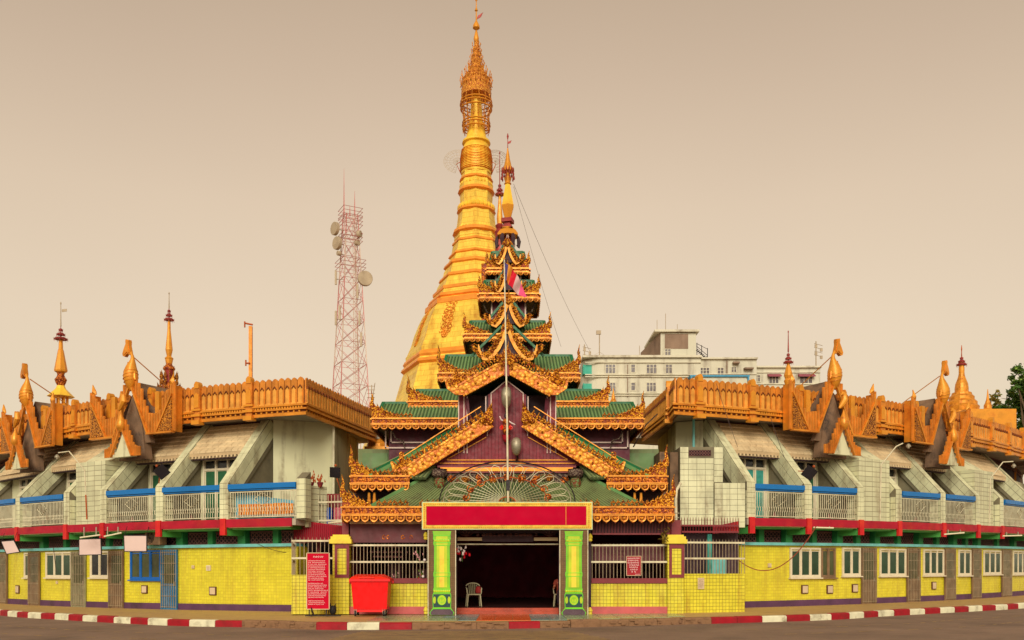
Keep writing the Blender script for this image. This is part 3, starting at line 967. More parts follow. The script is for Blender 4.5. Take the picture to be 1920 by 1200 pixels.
# small stupas
def small_stupa(name, label, px, d, rows, box, group=None):
    x = X(px, d)
    s = d / F_
    t = thing(name, label, 'small stupa', (x, d, 0), group)
    b = MB()
    b.lathe([(r * s, Z(y, d)) for r, y in rows[0]], 16, (x, d), pi / 16)
    part('bell', b, 'gold_bright', t)
    b = MB()
    b.lathe([(r * s, Z(y, d)) for r, y in rows[1]], 12, (x, d))
    part('spire', b, 'gold_orange', t, True)
    b = MB()
    b.box(x + box[0] * s, x + box[1] * s, d - box[1] * s, d + box[1] * s, 0, Z(box[2], d))
    part('plinth', b, 'gold_orange', t)
    return t, x, s
d = 56.0
t, x, s = small_stupa('small_stupa', 'gilded bell stupa on an orange plinth near the right edge, with thin umbrella', 1803, d,
    ([(34, 780), (34, 774), (30, 770), (31, 764), (27, 760), (27, 755), (22, 750), (22, 745), (18, 741), (17, 737), (12, 735), (12, 728), (11, 720), (8, 712), (6, 706), (5, 700)],
     [(5, 702), (5, 690), (4, 684), (3, 676)]), (-24, 66, 778))
hti(t, x, d, s, 685, 668, 8)
b = MB()
b.lathe([(1.2 * s, Z(670, d)), (0.7 * s, Z(660, d)), (1.2 * s, Z(654, d)), (0.4 * s, Z(647, d))], 8, (x, d))
part('needle', b, 'rust', t)
t, x, s = small_stupa('corner_stupa', 'tiny gilded stupa on the plinth corner right of the bell stupa', 1852, 57.5,
    ([(10, 776), (10, 770), (7, 766), (7, 760), (5, 756), (3, 750)], [(3, 752), (1.5, 740), (0.6, 730)]), (-6, 8, 776))
t, x, s = small_stupa('side_stupa', 'bright gilded stepped stupa squeezed between left terrace wall and the shrine', 711, 41.0,
    ([(23, 840), (23, 834), (21, 832), (22, 824), (19, 821), (20, 815), (8, 813), (7, 808), (5, 800), (3, 790)], [(4, 806), (3, 795), (1.5, 780)]), (-24, 24, 840))
t, x, s = small_stupa('far_stupa', 'tiny orange stupa tip over the right green roof ridge', 1150, 60.0,
    ([(6, 760), (6, 752), (4, 748), (3, 742)], [(3, 744), (1.5, 736), (0.6, 728)]), (-9, 9, 756))

# ================================================================== TELECOM TOWER
TD = 120.0
tx = X(657, TD)
tower = thing('telecom_tower', 'tall red and white lattice antenna tower with round dishes left of the pagoda', 'antenna tower', (tx, TD, 0))
zt = Z(405, TD)
def hwid(z): return 2.55 - (2.55 - 0.95) * min(1, max(0, (z - 20) / (zt - 20))) if z > 20 else 2.55 + (20 - z) * 0.04
levels = [0 + zt * i / 17 for i in range(18)]
ang = radians(28)
def cor(z, k):
    a = ang + k * pi / 2 + pi / 4
    r = hwid(z) * 1.15
    return Vector((tx + r * cos(a), TD + r * sin(a), z))
for k in range(4):
    b = MB()
    for i in range(17):
        b.tube([cor(levels[i], k), cor(levels[i + 1], k)], 0.075, 4, mi=(i // 2) % 2, cap=False)
    part('leg', b, ['tower_red_hazed', 'tower_white_hazed'], tower)
b = MB()
for i in range(17):
    z0, z1 = levels[i], levels[i + 1]
    zm = (z0 + z1) / 2
    for k in range(4):
        b.tube([cor(z1, k), cor(z1, (k + 1) % 4)], 0.038, 3, cap=False)
        b.tube([cor(z0, k), cor(z1, (k + 1) % 4)], 0.038, 3, cap=False)
        b.tube([cor(z0, (k + 1) % 4), cor(z1, k)], 0.038, 3, cap=False)
        b.tube([(cor(z0, k) + cor(z0, (k + 1) % 4)) / 2, cor(zm, k)], 0.035, 3, cap=False)
part('bracing', b, 'tower_red_hazed', tower, stuff=True)
b = MB()
for q in range(3):
    z = Z(500, TD)
    b.tube([(tx - 1 + q * 0.25 + 1.7, TD - 0.4, 0), (tx - 1 + q * 0.2 + 1.4, TD - 0.4, zt)], 0.05, 4)
for i in range(60):
    z = i * zt / 60
    b.tube([(tx + 0.75, TD - 0.4, z), (tx + 1.2, TD - 0.4, z)], 0.03, 3)
part('cable_ladder', b, 'tower_white_hazed', tower)
for y in (505, 455, 425, 408):
    b = MB()
    w = 1.5 if y != 505 else 1.9
    for k in range(4):
        a = ang + k * pi / 2 + pi / 4
        a2 = a + pi / 2
        for dz in (0, 0.5, 1.0):
            b.tube([(tx + w * 1.2 * cos(a), TD + w * 1.2 * sin(a), Z(y, TD) + dz), (tx + w * 1.2 * cos(a2), TD + w * 1.2 * sin(a2), Z(y, TD) + dz)], 0.038, 3, cap=False)
    part('platform_rail', b, 'tower_red_hazed', tower)
for (px, y, r, nx, ny, lb) in ((630, 432, 0.85, -0.75, -0.66, 1), (634, 459, 0.85, -0.72, -0.7, 2), (675, 442, 0.45, 0.95, -0.3, 3), (671, 458, 0.35, 0.8, -0.6, 4), (686, 525, 0.98, 0.35, -0.94, 5), (637, 478, 0.3, -0.8, -0.6, 6)):
    q = Vector((X(px, TD), TD - 0.6, Z(y, TD)))
    nrm = Vector((nx, ny, 0)).normalized()
    b = MB()
    b.tube([q - nrm * 0.35, q - nrm * 0.2, q + nrm * 0.2, q + nrm * 0.24], [r * 0.5, r, r, r * 0.96], 18)
    b.tube([q - nrm * 0.3, (tx + (0.9 if px > 657 else -0.9), TD, q.z)], 0.07, 4)
    part('dish', b, 'dish_grey', tower, True)
for px, y0, y1 in ((645, 405, 316), (665, 405, 358), (656, 405, 385)):
    b = MB()
    x = X(px, TD)
    b.tube([(x, TD, Z(y0, TD)), (x, TD, Z((y0 + y1) / 2, TD)), (x, TD, Z(y1, TD))], [0.12, 0.07, 0.02], 4)
    part('whip_antenna', b, 'tower_red_hazed', tower)
for px, y in ((633, 525), (640, 590), (677, 600), (633, 600), (680, 640), (673, 550)):
    b = MB()
    x = X(px, TD)
    b.box(x - 0.13, x + 0.13, TD - 1.3, TD - 1.1, Z(y + 14, TD), Z(y - 12, TD))
    b.box(x - 0.03, x + 0.03, TD - 1.1, TD - 0.2, Z(y, TD) - 0.04, Z(y, TD) + 0.04)
    b.bar((x, TD - 0.3, Z(y, TD)), (tx + (0.9 if x > tx else -0.9), TD - 0.3, Z(y, TD)), 0.06)
    part('panel_antenna', b, 'dish_grey', tower)
# small roof aerial near the tower foot
t = thing('roof_aerial', 'small rooftop aerial with crossbars right of the lattice tower foot', 'aerial', (X(697, 70), 70, 7))
b = MB()
b.tube([(X(697, 70), 70, 0), (X(697, 70), 70, Z(722, 70))], 0.04, 4)
part('mast', b, 'dish_grey', t)
b = MB()
for i in range(4):
    y = 724 + i * 7
    b.tube([(X(688, 70), 70, Z(y, 70)), (X(703, 70), 70, Z(y, 70))], 0.025, 3)
b.tube([(X(703, 70), 70, Z(718, 70)), (X(699, 70), 70, Z(745, 70))], 0.03, 3)
part('crossbar', b, 'dish_grey', t)

# ================================================================== WHITE APARTMENT BLOCK
BD = 150.0
blk = thing('apartment_block', 'white stained apartment block with rooftop tower behind the right wing', 'building', (X(1250, BD), BD, 0))
def bx(name, m_, x0, x1, y0, y1, dz0, dz1, par=blk):
    """pixel rectangle on the face of the block; dz = depth range"""
    b = MB()
    b.box(X(x0, BD), X(x1, BD), dz0, dz1, Z(y1, BD) if y1 is not None else 0, Z(y0, BD))
    return part(name, b, m_, par)
# rounded main body
b = MB()
x0, x1 = X(1093, BD), X(1314, BD)
pl = [(x1, BD), (x1, BD + 22), (x0, BD + 22)]
for i in range(7):
    a = pi - i * pi / 2 / 6 + 0
    pl.append((x0 + 3.2 + 3.2 * cos(a), BD + 3.2 - 3.2 * sin(pi - a), 0)[:2])
b.extr([(p[0], p[1], 0) for p in pl], (0, 0, Z(672, BD)))
part('wall', b, 'block_wall', blk)
bx('wall', 'block_wall', 1314, 1420, 673, None, BD + 0.4, BD + 22)
bx('wall', 'block_wall', 1420, 1544, 686, None, BD + 1.6, BD + 20)
bx('roof_tower', 'block_wall', 1240, 1307, 622, 672, BD + 0.8, BD + 11)
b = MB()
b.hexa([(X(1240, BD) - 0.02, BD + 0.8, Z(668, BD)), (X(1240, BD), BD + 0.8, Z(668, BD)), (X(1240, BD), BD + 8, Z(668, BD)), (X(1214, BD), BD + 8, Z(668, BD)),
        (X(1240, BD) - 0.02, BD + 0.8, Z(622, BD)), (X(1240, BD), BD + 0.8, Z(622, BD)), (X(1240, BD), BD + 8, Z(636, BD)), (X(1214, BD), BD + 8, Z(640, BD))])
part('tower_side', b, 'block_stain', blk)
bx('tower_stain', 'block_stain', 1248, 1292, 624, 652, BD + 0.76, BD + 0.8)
bx('tower_roof', 'block_trim', 1228, 1312, 617, 621, BD + 0.2, BD + 12)
bx('cornice', 'block_trim', 1092, 1315, 667, 671, BD - 0.5, BD + 4)
bx('cornice', 'block_trim', 1315, 1421, 670, 673, BD - 0.1, BD + 4)
bx('cornice', 'block_trim', 1420, 1546, 683, 686, BD + 1.1, BD + 4)
for y in (679, 702, 706, 737, 741):
    bx('ledge', 'block_trim', 1097, 1314, y, y + 1.6, BD - 0.28, BD - 0.01)
for y in (700, 735):
    bx('ledge', 'block_trim', 1316, 1420, y, y + 1.4, BD + 0.2, BD + 0.39)
for y in (694, 716):
    bx('ledge', 'block_trim', 1422, 1544, y, y + 1.4, BD + 1.4, BD + 1.59)
def win(px0, px1, y0, y1, nx, dd=0.0, par=blk, awn=False, gm='block_glass'):
    b = MB()
    xa, xb, za, zb = X(px0, BD), X(px1, BD), Z(y1, BD), Z(y0, BD)
    yy = BD + dd
    b.box(xa - 0.08, xb + 0.08, yy - 0.12, yy - 0.01, za - 0.1, za)
    b.box(xa - 0.08, xb + 0.08, yy - 0.12, yy - 0.01, zb, zb + 0.08)
    for i in range(nx + 1):
        q = xa + (xb - xa) * i / nx
        b.box(q - 0.05, q + 0.05, yy - 0.11, yy - 0.01, za + 0.001, zb - 0.001)
    b.box(xa, xb, yy - 0.10, yy - 0.02, (za * .35 + zb * .65) - 0.03, (za * .35 + zb * .65) + 0.03)
    w = part('window', b, 'block_trim', par)
    for i in range(nx):
        g_ = MB()
        g_.box(xa + (xb - xa) * i / nx + 0.05, xa + (xb - xa) * (i + 1) / nx - 0.05, yy - 0.06, yy - 0.03, za, zb)
        part('pane', g_, gm, w)
    if awn:
        g_ = MB()
        g_.extr([(xa - 0.3, yy - 0.02, zb + 0.5), (xa - 0.3, yy - 0.9, zb + 0.1), (xa - 0.3, yy - 0.9, zb - 0.1), (xa - 0.3, yy - 0.02, zb + 0.1)], (xb - xa + 0.6, 0, 0))
        part('awning', g_, 'awning_pink', w)
for a_, b_ in ((1135, 1154), (1212, 1231), (1248, 1260)):
    win(a_, b_, 684, 700, 3 if b_ - a_ > 14 else 2)
win(1183, 1191, 684, 698, 1)
for a_, b_ in ((1138, 1154), (1212, 1230)):
    win(a_, b_, 718, 734, 3)
win(1183, 1191, 718, 732, 1)
win(1248, 1259, 653, 666, 2, 0.79)
win(1313, 1331, 689, 703, 3, 0.4)
win(1346, 1358, 689, 703, 2, 0.4)
win(1372, 1382, 688, 697, 2, 0.4)
win(1447, 1465, 703, 715, 3, 1.6, awn=True)
win(1505, 1529, 703, 715, 3, 1.6, awn=True)
win(1421, 1430, 700, 712, 2, 1.6)
for y0, y1 in ((683, 700), (718, 728)):
    b = MB()
    b.box(X(1094, BD), X(1110, BD), BD + 0.5, BD + 0.55, Z(y1, BD), Z(y0, BD))
    b.box(X(1094, BD), X(1110, BD), BD - 0.05, BD + 0.5, Z(y1, BD) - 0.15, Z(y1, BD))
    b.box(X(1093.5, BD), X(1094.5, BD), BD - 0.05, BD + 3, Z(y1, BD), Z(y0, BD))
    part('balcony', b, 'block_teal', blk)
bx('drain_pipe', 'block_stain', 1363, 1365, 676, 735, BD + 0.3, BD + 0.39)
bx('drain_pipe', 'block_stain', 1176, 1177.5, 684, 745, BD - 0.12, BD - 0.01)
bx('sunshade', 'block_stain', 1395, 1412, 690, 693, BD - 0.5, BD + 0.39)
bx('sunshade', 'block_stain', 1374, 1386, 679, 682, BD - 0.5, BD + 0.39)
# outside stair
b = MB()
for i in range(6):
    z0 = Z(652 + i * 2.4, BD)
    b.box(X(1309 + i * 2.6, BD), X(1312 + i * 2.6, BD), BD + 1, BD + 2, z0 - 0.06, z0)
b.tube([(X(1308, BD), BD + 1, Z(646, BD)), (X(1329, BD), BD + 1, Z(664, BD))], 0.06, 4)
b.tube([(X(1308, BD), BD + 1, Z(641, BD)), (X(1329, BD), BD + 1, Z(652, BD))], 0.05, 4)
for x_ in (1309, 1318, 1329):
    b.tube([(X(x_, BD), BD + 1, Z(671, BD)), (X(x_, BD), BD + 1, Z(640 + (x_ - 1309) * .5, BD))], 0.06, 4)
b.tube([(X(1308, BD), BD + 1, Z(671, BD)), (X(1329, BD), BD + 1, Z(666, BD))], 0.07, 4)
part('outside_stair', b, 'black_metal', blk)
# blue roof structure standing in front of the block
t = thing('roof_canopy', 'pale blue framed rooftop canopy in front of the white block', 'canopy', (X(1350, 120), 120, 0))
b = MB()
b.box(X(1294, 120), X(1406, 120), 120, 124, Z(706, 120), Z(703, 120))
for x_ in (1295, 1402):
    b.box(X(x_, 120), X(x_ + 3, 120), 120, 120.3, 0, Z(706, 120))
part('frame', b, 'sheet_blue', t)
b = MB()
b.box(X(1299, 120), X(1401, 120), 120.3, 120.5, 0, Z(707, 120))
part('back_panel', b, 'block_wall', t)
# rooftop aerials
def aerial(label, px, d, y0, y1, kind):
    t = thing('roof_antenna', label, 'antenna', (X(px, d), d, Z(y0, d)), 'antennas on the white block')
    b = MB()
    x = X(px, d)
    b.tube([(x, d, Z(y0, d)), (x, d, Z(y1, d))], 0.09 if kind else 0.05, 4)
    part('mast', b, 'dish_grey', t)
    b = MB()
    if kind == 1:
        b.box(x - 0.55, x + 0.25, d - 0.2, d + 0.2, Z(y1 + 7, d), Z(y1, d))
        b.tube([(x, d, Z(y0 - 8, d)), (X(px - 13, d), d, Z(y0, d))], 0.03, 3)
        b.tube([(x, d, Z(y0 - 8, d)), (X(px + 13, d), d, Z(y0, d))], 0.03, 3)
        part('equipment_box', b, 'dish_grey', t)
    elif kind == 2:
        for i in range(4):
            b.tube([(x - 0.3, d, Z(y1 + 4 + i * 7, d)), (x + 1.1, d, Z(y1 + 8 + i * 7, d))], 0.05, 3)
            b.box(x + 0.9 * (i % 2) - 0.2, x + 0.9 * (i % 2) + 0.2, d - 0.1, d + 0.1, Z(y1 + 12 + i * 7, d), Z(y1 + 6 + i * 7, d))
        part('crossbar', b, 'dish_grey', t)
aerial('mast with square box on the left end of the white block roof', 1124, BD + 3, 668, 620, 1)
aerial('thin whip antenna above the left eave of the rooftop tower', 1232, BD + 6, 625, 600, 0)
aerial('tallest thin whip antenna above the rooftop tower', 1248, BD + 6, 618, 588, 0)
aerial('short whip antenna above the middle of the rooftop tower', 1270, BD + 6, 618, 608, 0)
aerial('short post on the flat roof left of the rooftop tower', 1199, BD + 3, 668, 648, 0)
aerial('mast with stacked crossbars on the right end of the white block', 1530, BD + 4, 686, 640, 2)
aerial('thin antenna with crossbars on the far left corner of the block roof', 1096, BD + 3, 668, 646, 2)

# ================================================================== TREES
def tree(label, px, d, clumps, seed, leaf, trunk_h, nleaf=900):
    rnd = random.Random(seed)
    x = X(px, d)
    t = thing('leafy_tree', label, 'tree', (x, d, 0), 'trees at the right edge')
    b = MB()
    b.tube([(x, d, 0), (x + 0.2, d, trunk_h * 0.4), (x - 0.1, d, trunk_h * 0.8), (x, d, trunk_h)], [0.4, 0.3, 0.2, 0.12], 8)
    for (cx, cy, r) in clumps:
        q = Vector((X(cx, d), d + rnd.uniform(-1, 1), Z(cy, d)))
        st = Vector((x, d, trunk_h * 0.7))
        mid = (st + q) / 2 + Vector((rnd.uniform(-.4, .4), 0, 0.3))
        b.tube([st, mid, q], [0.13, 0.08, 0.03], 5)
        for _ in range(4):
            e = q + Vector((rnd.uniform(-1, 1), rnd.uniform(-1, 1), rnd.uniform(-.6, 1))) * r * d / F_ * 0.8
            b.tube([q, e], [0.03, 0.01], 3)
    part('trunk', b, 'bark', t, True)
    b = MB()
    for (cx, cy, r) in clumps:
        R = r * d / F_
        q = Vector((X(cx, d), d, Z(cy, d)))
        sub = [q + Vector((rnd.gauss(0, .5), rnd.gauss(0, .6), rnd.gauss(0, .45))) * R for _ in range(9)]
        for _ in range(int(nleaf * (r / 20.0) ** 1.4)):
            c = rnd.choice(sub) + Vector((rnd.gauss(0, .2), rnd.gauss(0, .25), rnd.gauss(0, .17))) * R
            a = Vector((rnd.uniform(-1, 1), rnd.uniform(-1, 1), rnd.uniform(-.5, .5))).normalized() * rnd.uniform(0.09, 0.17)
            w = a.cross(Vector((rnd.uniform(-1, 1), rnd.uniform(-1, 1), rnd.uniform(-1, 1)))).normalized() * 0.06
            b.add([c - a, c + w, c + a, c - w], [(0, 1, 2, 3)], rnd.choice((0, 0, 0, 1)))
    part('crown', b, leaf, t, stuff=False)
    return t
tree('green leafy tree at the right edge behind the stupas', 1912, 62, [(1885, 772, 18), (1905, 760, 18), (1925, 772, 20), (1868, 780, 10), (1898, 745, 14), (1925, 740, 18), (1850, 768, 6),
     (1915, 798, 22), (1880, 800, 16), (1945, 790, 30)], 3, ['leaf', 'leaf_light'], 10.5)
tree('taller tree whose foliage tip enters at the right edge above the other', 1945, 60, [(1914, 700, 14), (1908, 718, 10), (1930, 715, 20), (1950, 740, 30), (1918, 728, 9)], 5, ['leaf', 'leaf_light'], 12)
tree('thin sparse yellowish tree between the small stupas', 1866, 64, [(1866, 748, 9), (1872, 760, 8), (1864, 772, 8), (1870, 738, 6)], 9, ['leaf_gold', 'leaf'], 11, 420)
# ================================================================== CURVED ARCADE WINGS
RW, RB, RWIN, RPAR = 34.3, 35.2, 33.2, 34.0
ZB0, ZB1 = 3.07, 3.32
SL = (7.3 - 4.65) / (35.2 - 32.0)

# shared pieces
def picket_mesh():
    b = MB()
    w, h, t = 0.121, 0.98, 0.05
    b.extr([(-w, 0, 0), (w, 0, 0), (w, 0, h - 0.09), (w * .5, 0, h - 0.03), (0, 0, h), (-w * .5, 0, h - 0.03), (-w, 0, h - 0.09)], (0, t, 0), 0)
    # raised arch on the face
    b.extr([(-w * .62, -0.03, 0.02), (w * .62, -0.03, 0.02), (w * .62, -0.03, h * .52), (w * .3, -0.03, h * .6), (0, -0.03, h * .63), (-w * .3, -0.03, h * .6), (-w * .62, -0.03, h * .52)], (0, 0.031, 0), 1)
    b.box(-w, w, -0.055, 0.0, -0.0, 0.05, 1)
    # small hood over the arch
    for s_ in (-1, 1):
        b.hexa([(0, -0.06, h * .66), (s_ * w * .55, -0.06, h * .57), (s_ * w * .55, 0, h * .57), (0, 0, h * .66), (0, -0.06, h * .70), (s_ * w * .55, -0.06, h * .61), (s_ * w * .55, 0, h * .61), (0, 0, h * .70)], 2)
    return mesh_of(b, 'picket', ['picket_gold', 'picket_relief', 'groove_brown'])
PICK = picket_mesh()
def post_mesh():
    b = MB()
    b.box(-0.14, 0.14, -0.1, 0.1, -0.36, 0.9, 0)
    b.extr([(-0.11, -0.13, 0.86), (0.11, -0.13, 0.86), (0.11, -0.13, 1.02), (0.06, -0.13, 1.1), (0, -0.13, 1.13), (-0.06, -0.13, 1.1), (-0.11, -0.13, 1.02)], (0, 0.24, 0), 1)
    b.box(-0.21, 0.21, -0.16, 0.1, 0.0, 0.07, 1)
    b.box(-0.21, 0.21, -0.18, 0.1, -0.22, -0.13, 1)
    b.box(-0.19, 0.19, -0.2, 0.1, -0.52, -0.36, 1)
    b.extr([(-0.11, -0.13, 0.12), (0.11, -0.13, 0.12), (0.11, -0.13, 0.6), (0, -0.13, 0.7), (-0.11, -0.13, 0.6)], (0, 0.04, 0), 1)
    return mesh_of(b, 'post', ['picket_gold', 'gold_orange'])
POST = post_mesh()
tb = MB()
tb.box(-0.5, 0.5, -0.5, 0.5, 0, 1)
TILE = mesh_of(tb, 'tile', 'pale_tile')
DENT = MB()
DENT.box(-0.05, 0.05, -0.035, 0.02, -0.04, 0.04)
DENT_ME = mesh_of(DENT, 'dentil', 'gold_orange')


def tangent(phi): return Vector((cos(phi * WC[3]), sin(phi * WC[3]), 0))
def outward(phi): return Vector((sin(phi * WC[3]), -cos(phi * WC[3]), 0))


def parapet(building, pts, label=None, closed_post=True):
    """pts: world (x, y) polyline of the outer face, left to right; makes mouldings and pickets"""
    pr = bpy.data.objects.new('parapet', None)
    COL.objects.link(pr)
    pr.parent = building
    WL[pr.name] = Vector((pts[len(pts) // 2][0], pts[len(pts) // 2][1], 7.3))
    pr.location = WL[pr.name] - WL[building.name]
    P = [Vector((p[0], p[1], 0)) for p in pts]
    def offs(o):
        out = []
        for i in range(len(P)):
            ns = []
            if i > 0:
                d = (P[i] - P[i - 1]).normalized()
                ns.append(Vector((d.y, -d.x, 0)))
            if i < len(P) - 1:
                d = (P[i + 1] - P[i]).normalized()
                ns.append(Vector((d.y, -d.x, 0)))
            n = sum(ns, Vector()).normalized()
            k = 1 / max(0.5, n.dot(ns[0]))
            out.append(P[i] + n * o * k)
        return out
    def strip(name, o0, o1, z0, z1, m_):
        A, B = offs(o0), offs(o1)
        b = MB()
        vs = []
        for a, c in zip(A, B):
            t_ = TILT * c.x
            vs += [(a.x, a.y, z0 + t_), (c.x, c.y, z0 + t_), (c.x, c.y, z1 + t_), (a.x, a.y, z1 + t_)]
        n = len(P) - 1
        fs = [(0, 1, 2, 3), (4 * n + 3, 4 * n + 2, 4 * n + 1, 4 * n)]
        for i in range(n):
            for j in range(4):
                j2 = (j + 1) % 4
                fs.append((4 * i + j, 4 * i + 4 + j, 4 * i + 4 + j2, 4 * i + j2))
        b.add(vs, fs)
        part(name, b, m_, pr)
    strip('backing', -0.12, 0.0, 7.20, 8.44, 'groove_brown')
    strip('moulding', 0.002, 0.10, 7.16, 7.27, 'gold_moulding')
    strip('moulding', 0.002, 0.03, 7.272, 7.36, 'groove_brown')
    strip('moulding', 0.002, 0.14, 7.362, 7.42, 'gold_moulding')
    strip('moulding', 0.002, 0.045, 7.422, 7.50, 'groove_brown')
    strip('moulding', 0.002, 0.16, 7.502, 7.57, 'gold_moulding')
    # walk along and set pickets, posts every 8, dentils as one small-scale strip
    total = 0
    dn = MB()
    k = 0
    for a, c in zip(P[:-1], P[1:]):
        L_ = (c - a).length
        n = max(1, int(round(L_ / 0.268)))
        d = (c - a).normalized()
        nr = Vector((d.y, -d.x, 0))
        for i in range(n):
            q = a + (c - a) * ((i + 0.5) / n)
            k += 1
            if k % 9 == 4 and L_ < 4.0:
                inst('post', POST, frame_m(Vector((q.x, q.y, 7.58 + TILT * q.x)) + nr * 0.06, d, -nr, (0, 0, 1)), pr)
            else:
                s_ = L_ / n / 0.268
                inst('picket', PICK, frame_m(Vector((q.x, q.y, 7.575 + TILT * q.x)) + nr * 0.055, d * s_, -nr, Vector((0, 0, 1 + random.uniform(-0.012, 0.012)))), pr)
        m = int(L_ / 0.115)
        for i in range(m):
            q = a + (c - a) * ((i + 0.5) / m)
            dn.obox(Vector((q.x, q.y, 7.46 + TILT * q.x)) + nr * 0.075, d * 0.035, nr * 0.045, (0, 0, 0.035))
            if i % 2 == 0:
                dn.obox(Vector((q.x, q.y, 7.318 + TILT * q.x)) + nr * 0.05, d * 0.03, nr * 0.035, (0, 0, 0.035))
    part('dentil', dn, 'gold_orange', pr, stuff=True)
    return pr


def bird(parent, q, tx_, up, nr, hd):
    """vase shaped body with slim neck and hooked head; hd = +-1 head direction along tx_"""
    b = MB()
    prof = [(0, 0.0, .03), (0, 0.16, .13), (0, 0.36, .225), (0, 0.6, .275), (-.01, 0.85, .262), (-.03, 1.1, .21), (-.05, 1.35, .15), (-.03, 1.55, .11), (.02, 1.72, .09), (.06, 1.84, .075)]
    prof = [(0, 0, .03), (0, .12, .14), (0, .3, .235), (0, .5, .285), (-.01, .72, .27), (-.04, .92, .2), (-.09, 1.08, .13), (-.11, 1.2, .085), (-.1, 1.32, .062), (-.04, 1.44, .058), (.04, 1.52, .06)]
    pts = [q + tx_ * (p[0] * hd) + up * p[1] for p in prof]
    b.tube(pts, [p[2] for p in prof], 14)
    part('bird_body', b, 'gold_orange', parent, True)
    b = MB()
    for k in range(4):
        z = (0.42 + k * 0.16) * .8
        rr = [.25, .283, .283, .26][k]
        b.tube([q + tx_ * (rr * cos(t)) + nr * (rr * sin(t)) + up * (z + 0.06 * cos(t)) for t in [2 * pi * i / 16 for i in range(17)]], 0.014, 4, cap=False)
    part('body_band', b, 'gold_moulding', parent, True)
    o = q + up * 1.47 + tx_ * (0.0 * hd)
    poly = [(-.05, 0), (-.01, .12), (.04, .3), (.02, .5), (.22, .54), (.2, .38), (.32, .18), (.4, .0), (.37, -.1), (.27, -.14), (.16, -.05), (.08, -.02), (.04, -.08), (-.03, -.08)]
    b = MB()
    b.extr([o + tx_ * (p[0] * hd) + up * p[1] - nr * 0.07 for p in poly], nr * 0.14)
    b.extr([o + tx_ * (p[0] * hd * .75 + 0.03 * hd) + up * (p[1] * .8 + 0.05) - nr * 0.1 for p in poly], nr * 0.2)
    part('bird_head', b, 'gold_moulding', parent, True)


def planks(b, q, tx_, up, nr, xs, zlo, zhi, t=0.06, w=0.15):
    """vertical rounded boards between two outlines"""
    x = xs[0]
    while x < xs[1]:
        a0, a1 = zlo(x + w / 2), zhi(x + w / 2)
        if a1 > a0 + 0.05:
            c = q + tx_ * (x + w / 2)
            b.obox(c + up * ((a0 + a1) / 2), tx_ * (w / 2 - 0.012), nr * (t / 2), up * ((a1 - a0) / 2))
            b.obox(c + up * ((a0 + a1) / 2) + nr * (t / 2), tx_ * (w / 2 - 0.045), nr * 0.02, up * ((a1 - a0) / 2 - 0.03))
        x += w


def lerp_fn(pts):
    def f(x):
        if x <= pts[0][0]: return pts[0][1]
        for (a, b), (c, d) in zip(pts[:-1], pts[1:]):
            if a <= x <= c: return b + (d - b) * (x - a) / max(1e-6, c - a)
        return pts[-1][1]
    return f


